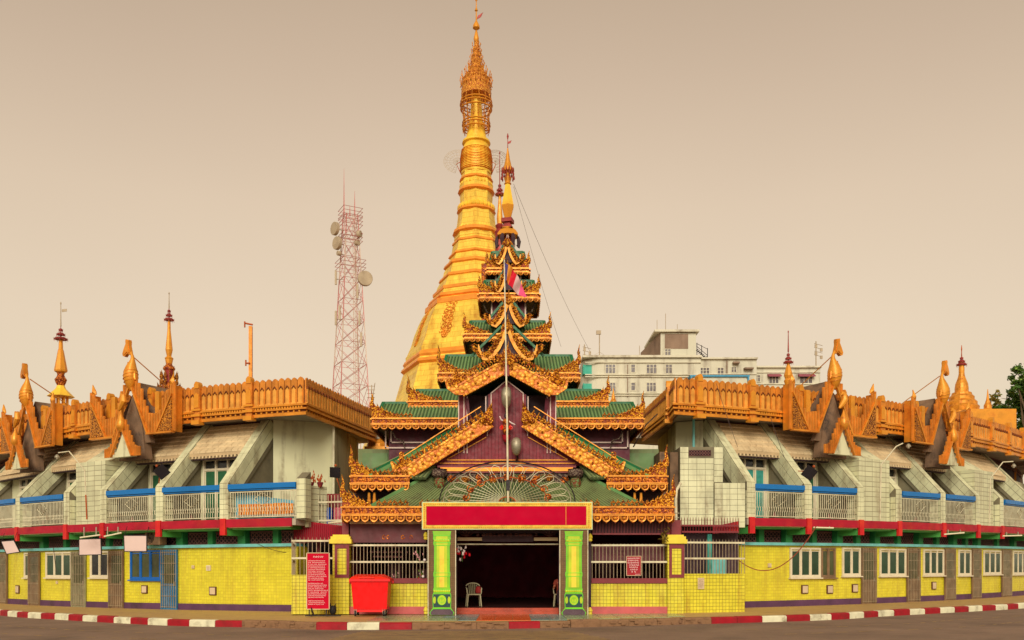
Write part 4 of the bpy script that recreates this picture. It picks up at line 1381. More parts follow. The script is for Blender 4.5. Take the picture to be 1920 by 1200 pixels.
def gable_ornament(building, phi, side, label):
    tx_, nr, up = tangent(phi), outward(phi), Vector((0, 0, 1))
    q = RP(phi, 34.5, 0)
    go = bpy.data.objects.new('gable_ornament', None)
    COL.objects.link(go)
    go.parent = building
    WL[go.name] = q.copy()
    go.location = q - WL[building.name]
    if label: go['label'] = label
    hi = lerp_fn([(0, 8.75), (.2, 9.15), (.32, 9.2), (.45, 8.7), (.62, 8.55), (.75, 8.0), (.92, 7.85), (1.0, 7.62), (1.5, 7.55), (1.66, 7.75), (1.78, 8.2), (2.0, 8.35), (2.2, 8.6), (2.3, 8.7)])
    lo = lerp_fn([(0, 8.8), (.95, 6.82), (2.4, 6.82)])
    for s_ in (-1, 1):
        b = MB()
        planks(b, q, tx_ * s_, up, nr, (0.04, 2.3), lo, hi)
        part('plank_screen', b, 'picket_gold', go, stuff=True)
        b = MB()
        b.bar(q + up * 8.86 + nr * 0.06, q + tx_ * (s_ * 0.98) + up * 6.80 + nr * 0.06, 0.07, 0.12, up=nr)
        b.bar(q + tx_ * (s_ * 0.95) + up * 6.80 + nr * 0.05, q + tx_ * (s_ * 2.34) + up * 6.80 + nr * 0.05, 0.2, 0.07)
        b.bar(q + tx_ * (s_ * 1.45) + up * 6.84 + nr * 0.07, q + tx_ * (s_ * 2.3) + up * 8.25 + nr * 0.07, 0.06, 0.09, up=nr)
        b.obox(q + tx_ * (s_ * 2.32) + up * 7.7 - nr * 0.16, tx_ * 0.04, nr * 0.22, up * 0.88)
        part('edge_board', b, 'gold_moulding', go)
        b = MB()
        b.extr([q + tx_ * (s_ * 1.55) + up * 6.86 + nr * 0.065, q + tx_ * (s_ * 2.3) + up * 6.86 + nr * 0.065, q + tx_ * (s_ * 2.3) + up * 8.1 + nr * 0.065], nr * 0.035)
        part('carved_triangle', b, 'gold_fine', go)
        # horn at the outer top
        b = MB()
        b.flame(q + tx_ * (s_ * 2.22) + up * 8.6, tx_ * s_, up, 0.42, 0.26, nr)
        b.obox(q + tx_ * (s_ * 1.25) + up * 8.0 - nr * 0.2, tx_ * .11, nr * .06, up * .45)
        part('horn', b, 'gold_orange', go, stuff=True)
    # dark gable behind, and its roof running back
    b = MB()
    a, c = q - nr * 0.12, tx_
    b.extr([a - c * 0.95 + up * 6.5, a + c * 0.95 + up * 6.5, a + up * 8.66], -nr * 0.2)
    b.extr([a - c * 1.25 - nr * .2 + up * 7.3, a + c * 1.25 - nr * .2 + up * 7.3, a - nr * .2 + up * 8.95], -nr * 4.5)
    b.extr([a - c * 0.75 + up * 5.85 + nr * .1, a + c * 0.75 + up * 5.85 + nr * .1, a + c * 0.5 + up * 7.2 + nr * .05, a + up * 8.2 + nr * .05, a - c * 0.5 + up * 7.2 + nr * .05], -nr * 0.35)
    part('dark_gable', b, 'weathered_dark', go)
    bird(go, q + up * 8.58 + nr * 0.05, tx_, up, nr, side)
    b = MB()
    for s_ in (-1, 1):
        b.flame(q + tx_ * (s_ * 0.2) + up * 8.95 + nr * 0.1, tx_ * -s_, up, 0.75, 0.24, nr)
    b.tube([q + up * 9.9 - nr * 0.1, q + up * 9.1 - nr * 1.6, q + up * 8.3 - nr * 3.0], 0.025, 4)
    part('shoulder_leaf', b, 'gold_moulding', go)
    # lower front gable
    q2 = RP(phi, 34.95, 0.13) - tx_ * (0.02 * side)
    hi2 = lerp_fn([(0, 6.95), (.14, 7.3), (.25, 7.15), (.38, 6.85), (.58, 6.5), (.66, 6.25), (.9, 6.15)])
    lo2 = lerp_fn([(0, 6.95), (.58, 5.8), (1.2, 5.8)])
    b = MB()
    for s_ in (-1, 1):
        planks(b, q2, tx_ * s_, up, nr, (0.03, 0.92), lo2, hi2, w=0.11)
        b.bar(q2 + up * 7.0 + nr * 0.06, q2 + tx_ * (s_ * 0.6) + up * 5.8 + nr * 0.06, 0.06, 0.1, up=nr)
    part('front_screen', b, 'picket_gold', go, stuff=True)
    b = MB()
    b.extr([q2 - tx_ * 0.5 + up * 5.8 - nr * .04, q2 + tx_ * 0.5 + up * 5.8 - nr * .04, q2 + up * 6.8 - nr * .04], -nr * .22)
    part('front_gable_wall', b, 'pale_wall', go)
    b = MB()
    b.tube([q2 + up * (6.75 + z * .85) + nr * 0.06 for z in (0, .12, .3, .5, .75, .95)], [.05, .16, .2, .17, .07, .015], 12)
    part('leaf_bud', b, 'gold_bright', go, True)
    b = MB()
    b.tube([q2 + tx_ * x_ + up * z + nr * 0.02 for x_, z in ((-.2, 7.6), (-.05, 7.75), (.1, 7.95), (.07, 8.15), (-.04, 8.22), (-.1, 8.12))], [.04, .11, .13, .11, .07, .03], 8)
    part('scroll_leaf', b, 'gold_orange', go, True)
    return go


def lattice_panel(parent, p0, p1, r, z0, z1):
    b = MB()
    n = max(3, int(abs(p1 - p0) * r / 0.16))
    rows = max(1, int((z1 - z0) / 0.17))
    t_ = 0.022
    for i in range(n):
        pa = p0 + (p1 - p0) * (i + 0.5) / n
        for j in range(rows):
            zc_ = z0 + (z1 - z0) * (j + 0.5) / rows
            c, tx_, nr = RP(pa, r, zc_), tangent(pa), outward(pa)
            w, h = abs(p1 - p0) * r / n / 2, (z1 - z0) / rows / 2
            k = 6
            vi, vo = [], []
            for q in range(k):
                a = 2 * pi * q / k
                vo.append(c + tx_ * cos(a) * w + Vector((0, 0, sin(a) * h)) + nr * 0.02)
                vi.append(c + tx_ * cos(a) * w * .62 + Vector((0, 0, sin(a) * h * .62)) + nr * 0.02)
            b.add(vo + vi, [(q, (q + 1) % k, (q + 1) % k + k, q + k) for q in range(k)])
    b.polbox(p0, p1, r - 0.02, r + 0.03, z0 - 0.04, z0)
    b.polbox(p0, p1, r - 0.02, r + 0.03, z1, z1 + 0.04)
    part('lattice', b, 'lattice', parent, stuff=True)


def fin(building, phi, tiles_single):
    tx_, nr, up = tangent(phi), outward(phi), Vector((0, 0, 1))
    f = bpy.data.objects.new('fin', None)
    COL.objects.link(f)
    f.parent = building
    WL[f.name] = RP(phi, RB, ZB1)
    f.location = WL[f.name] - WL[building.name]
    def P(r, z, s): return RP(phi, r, z) + tx_ * s
    hw = 0.19
    b = MB()
    prof = [(35.2, 3.32), (35.2, 4.65), (32.75, 7.3), (32.0, 7.3), (32.0, 6.95), (34.72, 4.1), (34.72, 3.32)]
    b.extr([P(r, z, -hw) for r, z in prof], tx_ * 2 * hw)
    b.extr([P(r, z, -hw + 0.06) for r, z in [(34.73, 3.32), (34.73, 4.11), (32.1, 6.9), (32.1, 3.32)]], tx_ * 2 * (hw - 0.06))
    part('fin_core', b, 'pale_grout', f)
    jn = MB()
    cnt = [0]
    def tile(c, ax, ay, n_, w, h):
        if tiles_single:
            inst('tile', TILE, frame_m(c, ax * (w - 0.012), ay * (h - 0.012), n_ * random.uniform(0.012, 0.017)), f)
        else:
            jn.obox(c + n_ * 0.007, ax * (w / 2 - 0.006), ay * (h / 2 - 0.006), n_ * 0.007)
        cnt[0] += 1
    for i in range(7):
        for s_ in (-0.5, 0.5):
            tile(P(35.2, 3.32 + 0.19 * (i + .5), s_ * hw), tx_, up, nr, hw, 0.19)
    sl = Vector((0, 0, 7.3 - 4.65)) - nr * 2.45
    L_ = sl.length
    sd_ = sl.normalized()
    n_ = tx_.cross(sd_)
    if n_.z < 0: n_ = -n_
    for i in range(11):
        for s_ in (-0.5, 0.5):
            tile(P(35.2, 4.65, s_ * hw) + sd_ * (L_ * (i + .5) / 11), tx_, sd_, n_, hw, L_ / 11)
    sv = -1 if phi > 0 else 1
    dn_ = -n_
    for side in (sv,):
        for i in range(11):
            for k in (0, 1):
                c = P(35.2, 4.65, side * hw) + sd_ * (L_ * (i + .5) / 11 + 0.06) + dn_ * (0.16 + 0.3 * k - 0.0)
                tile(c, sd_, dn_, tx_ * side, L_ / 11, 0.29)
        for i in range(4):
            for k in (0, 1):
                c = P(35.2 - 0.12 - 0.24 * k, 3.32 + 0.26 * (i + .5), side * hw)
                tile(c, nr, up, tx_ * side, 0.235, 0.25)
    if jn.v: part('tile', jn, 'pale_tile', f, stuff=True)
    return f


def window_set(building, phi, r, z0, z1, wid, leaves, mats, name='window', transom=0.0, depth=0.06, sill=True):
    """framed window on the curved wall; one pane per leaf"""
    tx_, nr, up = tangent(phi), outward(phi), Vector((0, 0, 1))
    c = RP(phi, r, 0)
    b = MB()
    f = 0.075
    fr, gl = mats
    def bxx(x0, x1, za, zb, d0, d1, mb=None):
        (mb or b).obox(c + tx_ * ((x0 + x1) / 2) + up * ((za + zb) / 2) + nr * ((d0 + d1) / 2), tx_ * ((x1 - x0) / 2), nr * ((d1 - d0) / 2), up * ((zb - za) / 2))
    w = wid / 2
    bxx(-w, w, z0, z0 + f, 0, depth)
    bxx(-w, w, z1 - f, z1, 0, depth)
    for i in range(leaves + 1):
        x = -w + f / 2 + (wid - f) * i / leaves
        bxx(x - f / 2, x + f / 2, z0 + f, z1 - f, 0, depth - 0.003)
    zt_ = z1 - f
    if transom:
        zt_ = z1 - transom
        bxx(-w + f, w - f, zt_ - 0.04, zt_ + 0.04, 0, depth - 0.006)
    if sill: bxx(-w - 0.05, w + 0.05, z0 - 0.05, z0 - 0.002, 0, depth + 0.07)
    o = part(name, b, fr, building)
    for i in range(leaves):
        xa = -w + f + (wid - f) * i / leaves + 0.03
        xb = -w + (wid - f) * (i + 1) / leaves - 0.03
        p = MB()
        bxx(xa, xb, z0 + f + 0.03, zt_ - 0.05, 0.012, 0.025, p)
        part('pane', p, gl, o)
        # sash
        s_ = MB()
        for u0, u1, za, zb in ((xa - .03, xa, z0 + f, zt_ - .04), (xb, xb + .03, z0 + f, zt_ - .04), (xa, xb, z0 + f, z0 + f + .03), (xa, xb, zt_ - .07, zt_ - .04)):
            bxx(u0, u1, za, zb, 0.012, 0.045, s_)
        part('sash', s_, fr, o)
        if transom:
            p = MB()
            bxx(xa, xb, zt_ + 0.05, z1 - f - 0.01, 0.012, 0.025, p)
            part('pane', p, 'glass_dark', o)
    return o


def door_leaf(building, phi, r, wid, z1, m_, grille=True, gm='grille_metal'):
    tx_, nr, up = tangent(phi), outward(phi), Vector((0, 0, 1))
    c = RP(phi, r, 0)
    w = wid / 2
    b = MB()
    def bxx(mb, x0, x1, za, zb, d0, d1):
        mb.obox(c + tx_ * ((x0 + x1) / 2) + up * ((za + zb) / 2) + nr * ((d0 + d1) / 2), tx_ * ((x1 - x0) / 2), nr * ((d1 - d0) / 2), up * ((zb - za) / 2))
    bxx(b, -w, w, 0.0, z1, 0.0, 0.02)
    bxx(b, -w, -w + .07, 0, z1, 0.021, 0.06)
    bxx(b, w - .07, w, 0, z1, 0.021, 0.06)
    bxx(b, -w + .07, w - .07, z1 - .08, z1, 0.021, 0.058)
    bxx(b, -w + .12, w - .12, 0.15, 0.75, 0.021, 0.04)
    o = part('door', b, m_, building)
    p = MB()
    bxx(p, -w + .14, w - .14, 1.0, z1 - 0.2, 0.021, 0.03)
    part('pane', p, 'glass_olive', o)
    if grille:
        g_ = MB()
        n = max(4, int(wid / 0.11))
        for i in range(n + 1):
            x = -w + .03 + (wid - .06) * i / n
            bxx(g_, x - .008, x + .008, 0.06, z1 - .02, 0.075, 0.09)
        for k in range(6):
            z = 0.1 + (z1 - .2) * k / 5
            bxx(g_, -w + .02, w - .02, z - .008, z + .008, 0.065, 0.0745)
        part('grille', g_, gm, o)
    h = MB()
    bxx(h, w - .16, w - .11, 0.92, 1.08, 0.041, 0.075)
    part('handle', h, 'steel', o)
    return o


def meter_box(building, phi, z, s=0.26, m_='box_frame'):
    tx_, nr, up = tangent(phi), outward(phi), Vector((0, 0, 1))
    c = RP(phi, RW, z)
    b = MB()
    b.obox(c + nr * 0.025, tx_ * s / 2, nr * 0.025, up * s / 2, 0)
    b.obox(c + nr * 0.05, tx_ * (s / 2 - .035), nr * 0.012, up * (s / 2 - .035), 1)
    part('vent_box', b, [m_, 'box_paper'], building)


def balcony(building, pa, pb, goods=False):
    bal = bpy.data.objects.new('balcony', None)
    COL.objects.link(bal)
    bal.parent = building
    pm_ = (pa + pb) / 2
    WL[bal.name] = RP(pm_, RB, ZB1)
    bal.location = WL[bal.name] - WL[building.name]
    b = MB()
    b.polbox(pa, pb, RB - 0.16, RB + 0.04, 4.42, 4.60)
    b.polbox(pa, pb, RB - 0.18, RB - 0.02, 4.36, 4.418)
    part('handrail', b, 'rail_blue', bal)
    b = MB()
    L_ = (pb - pa) * RB
    n = max(4, int(L_ / 0.105))
    r = RB - 0.07
    b.polbox(pa, pb, r - .012, r + .012, 4.30, 4.33)
    b.polbox(pa, pb, r - .012, r + .012, 3.40, 3.43)
    for i in range(n):
        p = pa + (pb - pa) * (i + 0.5) / n
        p2 = pa + (pb - pa) * (i + 1.0) / n
        b.tube([RP(p, r, 4.3), RP(p, r, 3.78), RP((p + p2) / 2, r + .01, 3.68), RP(p, r, 3.58), RP(p, r, 3.43)], 0.011, 3, cap=False)
        b.tube([RP(p2, r, 3.6), RP((p + p2) / 2, r + .01, 3.68), RP(p2, r, 3.78)], 0.011, 3, cap=False)
    # diamond in the middle
    for k in (0.5,):
        p = pa + (pb - pa) * k
        dphi = 0.35 / r
        b.tube([RP(p - dphi, r + .02, 4.05), RP(p, r + .02, 4.28), RP(p + dphi, r + .02, 4.05), RP(p, r + .02, 3.82), RP(p - dphi, r + .02, 4.05)], 0.013, 3)
    part('baluster_panel', b, 'baluster', bal, stuff=True)
    return bal


def bay_roof(building, pa, pb, holes=False):
    """sloping tiled canopy between two fins"""
    rf = bpy.data.objects.new('canopy', None)
    COL.objects.link(rf)
    rf.parent = building
    pm_ = (pa + pb) / 2
    WL[rf.name] = RP(pm_, 33.9, 5.7)
    rf.location = WL[rf.name] - WL[building.name]
    e0, e1 = (33.88, 6.02), (32.78, 7.2)
    b = MB()
    vs = []
    for p in (pa, pb):
        for r, z in ((e0[0], e0[1] - .02), (e1[0], e1[1] - .02), (e1[0], e1[1] - .14), (e0[0], e0[1] - .14)):
            vs.append(RP(p, r, z))
    b.hexa([vs[0], vs[4], vs[5], vs[1], vs[3], vs[7], vs[6], vs[2]])
    part('slab', b, 'sand_tile_dark', rf)
    b = MB()
    nrow, ncol = 6, max(4, int((pb - pa) * 34 / 0.30))
    for i in range(nrow):
        for j in range(ncol):
            o = 0.5 * (i % 2)
            ja, jb = max(0, (j + o) / ncol), min(1, (j + 1 + o) / ncol)
            if ja >= 1: continue
            qa, qb = pa + (pb - pa) * ja + .0003, pa + (pb - pa) * jb - .0003
            r0 = e0[0] + (e1[0] - e0[0]) * i / nrow
            z0 = e0[1] + (e1[1] - e0[1]) * i / nrow
            r1 = e0[0] + (e1[0] - e0[0]) * (i + 1.05) / nrow
            z1 = e0[1] + (e1[1] - e0[1]) * (i + 1.05) / nrow
            th = 0.045 + random.uniform(0, .012)
            b.add([RP(qa, r0, z0 - .02), RP(qb, r0, z0 - .02), RP(qb, r0, z0 + th), RP(qa, r0, z0 + th), RP(qa, r1, z1), RP(qb, r1, z1)], [(0, 1, 2, 3), (3, 2, 5, 4), (0, 3, 4), (1, 5, 2)])
    part('roof_tile', b, 'sand_tile', rf, stuff=True)
    b = MB()
    n = int((pb - pa) * 34 / 0.17)
    for i in range(n):
        p = pa + (pb - pa) * (i + .5) / n
        b.obox(RP(p, 33.78, 5.84), tangent(p) * 0.035, outward(p) * 0.12, (0, 0, 0.04))
    part('rafter_end', b, 'sand_tile', rf, stuff=True)
    b = MB()
    b.polbox(pa, pb, 33.6, 33.84, 5.76, 5.795)
    part('eave_board', b, 'dark_timber', rf)
    return rf


def wing(side):
    nm = 'left' if side < 0 else 'right'
    if side < 0:
        use_curve(5.8, 75.0, 44.0)
        rails = [(-62, 28), (39, 118), (200, 292), (305, 412), (428, 555)]
        fins_px = [-66, 33.5, 125, 194, 299, 420]
        singles = (194, 299, 420)
        blanks = [(129, 190)]
        end_px, ground_end = 555, 558
        orn = [(255, 'gable ornament with tall bird finial nearest the shrine on the left wing'), (60, 'farther gable ornament with bird finial on the left wing'), (-95, None)]
        ph_far = -1.35
        lab = 'left curved two storey arcade with yellow tiled ground floor and golden picket parapet'
    else:
        use_curve(-13.9, 85.0, 55.3)
        rails = [(1416, 1508), (1523, 1606), (1692, 1762), (1774, 1828), (1884, 1940)]
        fins_px = [1408, 1515, 1613, 1685, 1768, 1833, 1878, 1945]
        singles = (1408, 1515, 1613)
        blanks = [(1617, 1681), (1836, 1875)]
        end_px, ground_end = 1400, 1387
        orn = [(1556, 'gable ornament with tall bird finial nearest the shrine on the right wing'), (1758, 'farther gable ornament with bird finial on the right wing'), (1962, None)]
        ph_far = 1.7
        lab = 'right curved two storey arcade with yellow tiled ground floor and golden picket parapet'
    pe = phi_at(end_px, RB)
    pg = phi_at(ground_end, RW)
    B = thing('arcade_building', lab, 'building', RP((pe + ph_far) / 2, RW, 0))
    lo, hi = (ph_far, pg) if side < 0 else (pg, ph_far)
    lo2, hi2 = (ph_far, pe) if side < 0 else (pe, ph_far)
    # ---- ground floor
    b = MB()
    b.polbox(lo, hi, 33.6, RW, 0.24, 2.362)
    part('tiled_wall', b, 'yellow_tile', B, uv='polar')
    b = MB()
    b.polbox(lo, hi, 33.6, RW + 0.035, 0, 0.24)
    part('plinth', b, 'purple_plinth', B)
    b = MB()
    b.polbox(lo, hi, 33.6, RW + 0.16, 2.362, 2.47)
    part('ledge', b, 'turquoise', B)
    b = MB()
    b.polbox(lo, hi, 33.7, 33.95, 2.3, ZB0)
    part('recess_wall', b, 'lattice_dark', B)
    # ---- overhang slab
    b = MB()
    b.polbox(lo2, hi2, RW - 0.9, RB + 0.02, ZB0 + 0.02, ZB1 - 0.01)
    part('floor_slab', b, 'soffit', B)
    fphis = [phi_at(p, RB) for p in fins_px]
    edges = sorted(fphis + [lo2, hi2])
    for a, c in zip(edges[:-1], edges[1:]):
        if abs(c - a) * RB < 0.6: continue
        b = MB()
        b.polbox(a + .004, c - .004, RB + 0.022, RB + 0.07, ZB0 - 0.02, ZB1 + 0.02)
        part('fascia', b, 'band_red', B)
        # green curved soffit panel
        b = MB()
        b.polbox(a + .008, c - .008, RW - 0.1, RB - 0.12, ZB0 - 0.10, ZB0 + 0.019)
        part('soffit_beam', b, 'beam_green', B)
        b = MB()
        b.polbox(a + .006, c - .006, RB - 0.118, RB + 0.018, ZB0 - 0.045, ZB0 + 0.019)
        part('soffit_edge', b, 'sand_tile', B)
        lattice_panel(B, a + .008, (a + c) / 2 - .004, 34.0, 2.52, 2.90)
        lattice_panel(B, (a + c) / 2 + .004, c - .008, 34.0, 2.52, 2.90)
        b = MB()
        b.obox(RP((a + c) / 2, 34.05, 2.72), tangent(a) * 0.12, outward(a) * 0.12, (0, 0, 0.25))
        part('pier', b, 'beam_green_dark', B)
    for p, px_ in zip(fphis, fins_px):
        b = MB()
        b.obox(RP(p, RW - 0.05, ZB0 - 0.17), tangent(p) * 0.11, outward(p) * 0.9, (0, 0, 0.13))
        part('bracket', b, 'beam_green', B)
        b = MB()
        b.obox(RP(p, RB + 0.04, ZB0 - 0.0), tangent(p) * 0.12, outward(p) * 0.05, (0, 0, 0.3))
        part('bracket_end', b, 'band_red_post', B)
        b = MB()
        b.obox(RP(p, 34.07, 2.72), tangent(p) * 0.17, outward(p) * 0.14, (0, 0, 0.25))
        part('pier', b, 'beam_green_dark', B)
        fin(B, p, px_ in singles)
    # ---- upper storey
    ph_last = fphis[-1] if side < 0 else fphis[0]
    lo3, hi3 = (ph_far, ph_last) if side < 0 else (ph_last, ph_far)
    b = MB()
    b.polbox(lo3, hi3, RWIN - 0.25, RWIN, ZB1, 6.15)
    part('upper_wall', b, 'pale_wall', B)
    b = MB()
    b.polbox(lo3, hi3, 32.1, 32.4, 6.15, 7.3)
    part('top_wall', b, 'dark_timber', B)
    lattice_panel(B, lo3, hi3, 32.45, 7.1, 7.3)
    for i, (a, c) in enumerate(rails):
        pa, pb = phi_at(a, RB), phi_at(c, RB)
        bal = balcony(B, pa, pb)
        if a == 428: continue
        bay_roof(B, pa - 0.002, pb + 0.002)
        pm_ = (pa + pb) / 2
        off = 0.004 * side * -1
        w = (pb - pa) * RWIN
        gm = 'curtain_teal' if a in (1416, 1692) else 'curtain_green'
        window_set(B, pm_ + (0.08 * w / RWIN if side > 0 else -0.08 * w / RWIN), RWIN + 0.002, ZB1 + .02, 5.85, min(2.2, w * .72), 3, ('window_white', gm), 'balcony_door', 0.42, 0.09, False)
        # little potted plant / lamp on the slab edge
        b = MB()
        b.box(-.0, .0, 0, 0, 0, 0) if False else None
        q = RP(pa + (pb - pa) * .45, RB - .2, ZB1)
        b.tube([q, q + Vector((0, 0, .14)), q + Vector((0, 0, .15)), q + Vector((0, 0, .26))], [.09, .11, .05, .03], 8)
        part('drain_fitting', b, 'lattice', B)
    for a, c in blanks:
        pa, pb = phi_at(a, RB), phi_at(c, RB)
        b = MB()
        b.polbox(pa + .003, pb - .003, 33.2, 34.95, ZB1, 5.85)
        part('closed_bay', b, 'pale_wall_tiled', B, uv='polar')
        b = MB()
        q0, q1 = pa + .004, pb - .004
        b.hexa([RP(q0, 34.9, 5.852), RP(q1, 34.9, 5.852), RP(q1, 32.5, 5.852), RP(q0, 32.5, 5.852), RP(q0, 34.6, 5.9), RP(q1, 34.6, 5.9), RP(q1, 32.7, 7.2), RP(q0, 32.7, 7.2)])
        part('bay_cap', b, 'pale_wall', B)
    # ---- terrace slab and parapet
    if side < 0:
        c0 = phi_at(571, 34.0)
        arc = [ph_far + (c0 - ph_far) * i / 20 for i in range(21)]
        outer = [RP(a, RPAR, 0) for a in arc]
        notch = [Vector((-6.15, 40.3, 0))]
        pts = [(p.x, p.y) for p in outer] + [(p.x, p.y) for p in notch]
        inner = [RP(c0 + (ph_far - c0) * i / 6, 25.5, 0) for i in range(7)]
    else:
        c0 = phi_at(1268, 34.0)
        arc = [c0 + (ph_far - c0) * i / 20 for i in range(21)]
        outer = [RP(a, RPAR, 0) for a in arc]
        notch = [Vector((5.9, 40.5, 0)), Vector((6.12, 35.0, 0))]
        pts = [(p.x, p.y) for p in notch] + [(p.x, p.y) for p in outer]
        inner = [RP(ph_far + (c0 - ph_far) * i / 6, 25.5, 0) for i in range(7)]
    slab = MB()
    poly = [(p[0], p[1], 7.32 + TILT * p[0]) for p in pts] + [(p.x, p.y, 7.32 + TILT * p.x) for p in inner]
    slab.extr(poly, (0, 0, 0.22))
    part('terrace_slab', slab, 'soffit', B)
    parapet(B, pts)
    for px, l in orn:
        gable_ornament(B, phi_at(px, 34.3), side, l)
    # ---- end wall that faces the shrine court
    if side < 0:
        e = [RP(ph_last, 32.6, 0) + tangent(ph_last) * .25, Vector((-7.1, 36.0, 0)), Vector((-6.95, 41.0, 0)), Vector((-9.5, 41.0, 0)), RP(ph_last, 31.0, 0) + Vector((-1.2, 3, 0))]
    else:
        e = [RP(ph_last, 31.0, 0) + Vector((1.5, 3, 0)), Vector((9, 41.0, 0)), Vector((6.6, 41.0, 0)), Vector((6.5, 36.0, 0)), RP(ph_last, 32.6, 0) - tangent(ph_last) * .25]
    b = MB()
    b.extr([(p.x, p.y, ZB1) for p in e], (0, 0, 7.318 - ZB1))
    part('end_wall', b, 'pale_wall', B)
    b = MB()
    b.extr([(p.x, p.y, 0) for p in e], (0, 0, ZB1 - .002))
    part('end_wall', b, 'dark_timber', B)
    return B, fphis


BL, FL = wing(-1)

# ---- left ground floor openings (pixel readings along the wall face)
def gphi(px): return phi_at(px, RW)
def gz(py, px):
    p = gphi(px)
    q = RP(p, RW, 0)
    return Z(py, q.y) - TILT * q.x
def gwin(B, a, c, y0, y1, leaves, mats):
    p = (gphi(a) + gphi(c)) / 2
    w = abs(gphi(c) - gphi(a)) * RW
    m = (a + c) / 2
    return window_set(B, p, RW + 0.002, gz(y1, m), min(2.30, gz(y0, m)), w, leaves, mats)
def gdoor(B, a, c, m_, grille=True, gm='grille_metal', z1=2.3):
    p = (gphi(a) + gphi(c)) / 2
    w = abs(gphi(c) - gphi(a)) * RW
    return door_leaf(B, p, RW + 0.036, w, z1, m_, grille, gm)
WG, WD, WO = ('window_white', 'glass_green'), ('window_white', 'glass_dark'), ('window_white', 'glass_olive')
gdoor(BL, -2, 16, 'door_wood')
gwin(BL, 47, 56, 1036, 1083, 1, WO)
gdoor(BL, 57, 77, 'door_wood')
gwin(BL, 88, 136, 1032, 1083, 3, WG)
gdoor(BL, 137, 163, 'door_grey')
gwin(BL, 171, 206, 1032, 1083, 2, WD)
gdoor(BL, 207, 234, 'door_wood')
gwin(BL, 246, 304, 1028, 1087, 3, ('window_blue', 'glass_olive'))
gdoor(BL, 304.5, 335, 'door_blue', True, 'grille_metal')
for a, c in ((-40, -22), (-90, -74)):
    gdoor(BL, a, c, 'door_wood')
gwin(BL, -70, -44, 1034, 1083, 2, WG)
for px, y in ((34, 1105), (272, 1105), (400, 1108)):
    meter_box(BL, gphi(px), gz(y, px), 0.32 if px != 34 else 0.36)
meter_box(BL, gphi(392), gz(1065, 392), 0.2, 'window_white')
meter_box(BL, gphi(363), gz(1063, 363), 0.12, 'box_paper')
meter_box(BL, gphi(108), gz(1092, 108), 0.12, 'box_paper')
BR, FR = wing(1)
# ---- right ground floor openings
gwin(BR, 1480, 1537, 1027, 1083, 3, WG)
gwin(BR, 1538, 1565, 1027, 1083, 2, ('door_wood', 'glass_olive'))
gwin(BR, 1578, 1612, 1027, 1080, 2, WG)
gdoor(BR, 1613, 1640, 'door_wood')
gwin(BR, 1648, 1697, 1029, 1080, 3, WG)
gdoor(BR, 1698, 1722, 'door_wood')
gwin(BR, 1730, 1768, 1030, 1079, 3, WG)
gdoor(BR, 1769, 1788, 'door_wood')
gwin(BR, 1796, 1819, 1031, 1079, 2, WG)
gdoor(BR, 1820, 1836, 'door_wood')
gwin(BR, 1843, 1875, 1032, 1077, 3, WG)
gdoor(BR, 1876, 1893, 'door_wood')
gwin(BR, 1898, 1924, 1033, 1077, 3, WG)
for px, y in ((1508, 1105), (1555, 1105), (1602, 1103), (1750, 1098)):
    meter_box(BR, gphi(px), gz(y, px), 0.34)
meter_box(BR, gphi(1442), gz(1060, 1442), 0.15, 'box_paper')
# ================================================================== SHRINE PAVILION
SX = -0.17
SH = thing('tiered_shrine', 'red planked entrance shrine with stacked green roofs and carved gilded gables', 'shrine', (SX, 31, 0))
UP = Vector((0, 0, 1))
FR_ = Vector((0, -1, 0))


def sub(name, loc, parent=SH, label=None):
    o = bpy.data.objects.new(name, None)
    COL.objects.link(o)
    o.parent = parent
    WL[o.name] = Vector(loc)
    o.location = Vector(loc) - WL[parent.name]
    if label: o['label'] = label
    return o


def petal_mesh():
    b = MB()
    w, h = 0.125, 0.25
    out = [(-w, 0), (-w, -h * .45), (-w * .7, -h * .75), (0, -h), (w * .7, -h * .75), (w, -h * .45), (w, 0)]
    b.extr([(x, 0, z) for x, z in out], (0, 0.03, 0), 1)
    k = 9
    pts = [(-w * .8, -0.03, -h * .12)] + [(-w * .8 * cos(pi * i / k), -0.03, -h * .38 - h * .42 * sin(pi * i / k)) for i in range(k + 1)] + [(w * .8, -0.03, -h * .12)]
    b.tube(pts, 0.02, 4, 0)
    b.ball((0, -0.02, -h * .42), w * .42, 0, 7, 4, 1.0)
    b.box(-w, w, -0.045, 0.0, -0.035, 0.0, 0)
    return mesh_of(b, 'petal', ['gold_bright', 'gold_carved_red'], True)
PETAL = petal_mesh()


def crest_row(b, a, c, nrm, z, h, both=True):
    a, c = Vector((a[0], a[1], z)), Vector((c[0], c[1], z))
    d = (c - a)
    L_ = d.length
    d.normalize()
    n = max(1, int(L_ / (h * 0.62)))
    for i in range(n):
        q = a + d * (L_ * (i + .5) / n)
        s_ = 1 if i < n / 2 else -1
        b.curl(q + UP * h * .38, d, UP, h * .8, h * .1, s_, seg=7)
        b.flame(q + UP * h * .45 + d * s_ * h * .1, d * -s_, UP, h * .62, h * .34, nrm)
    b.bar(a + UP * 0.015, c + UP * 0.015, 0.07, 0.05)


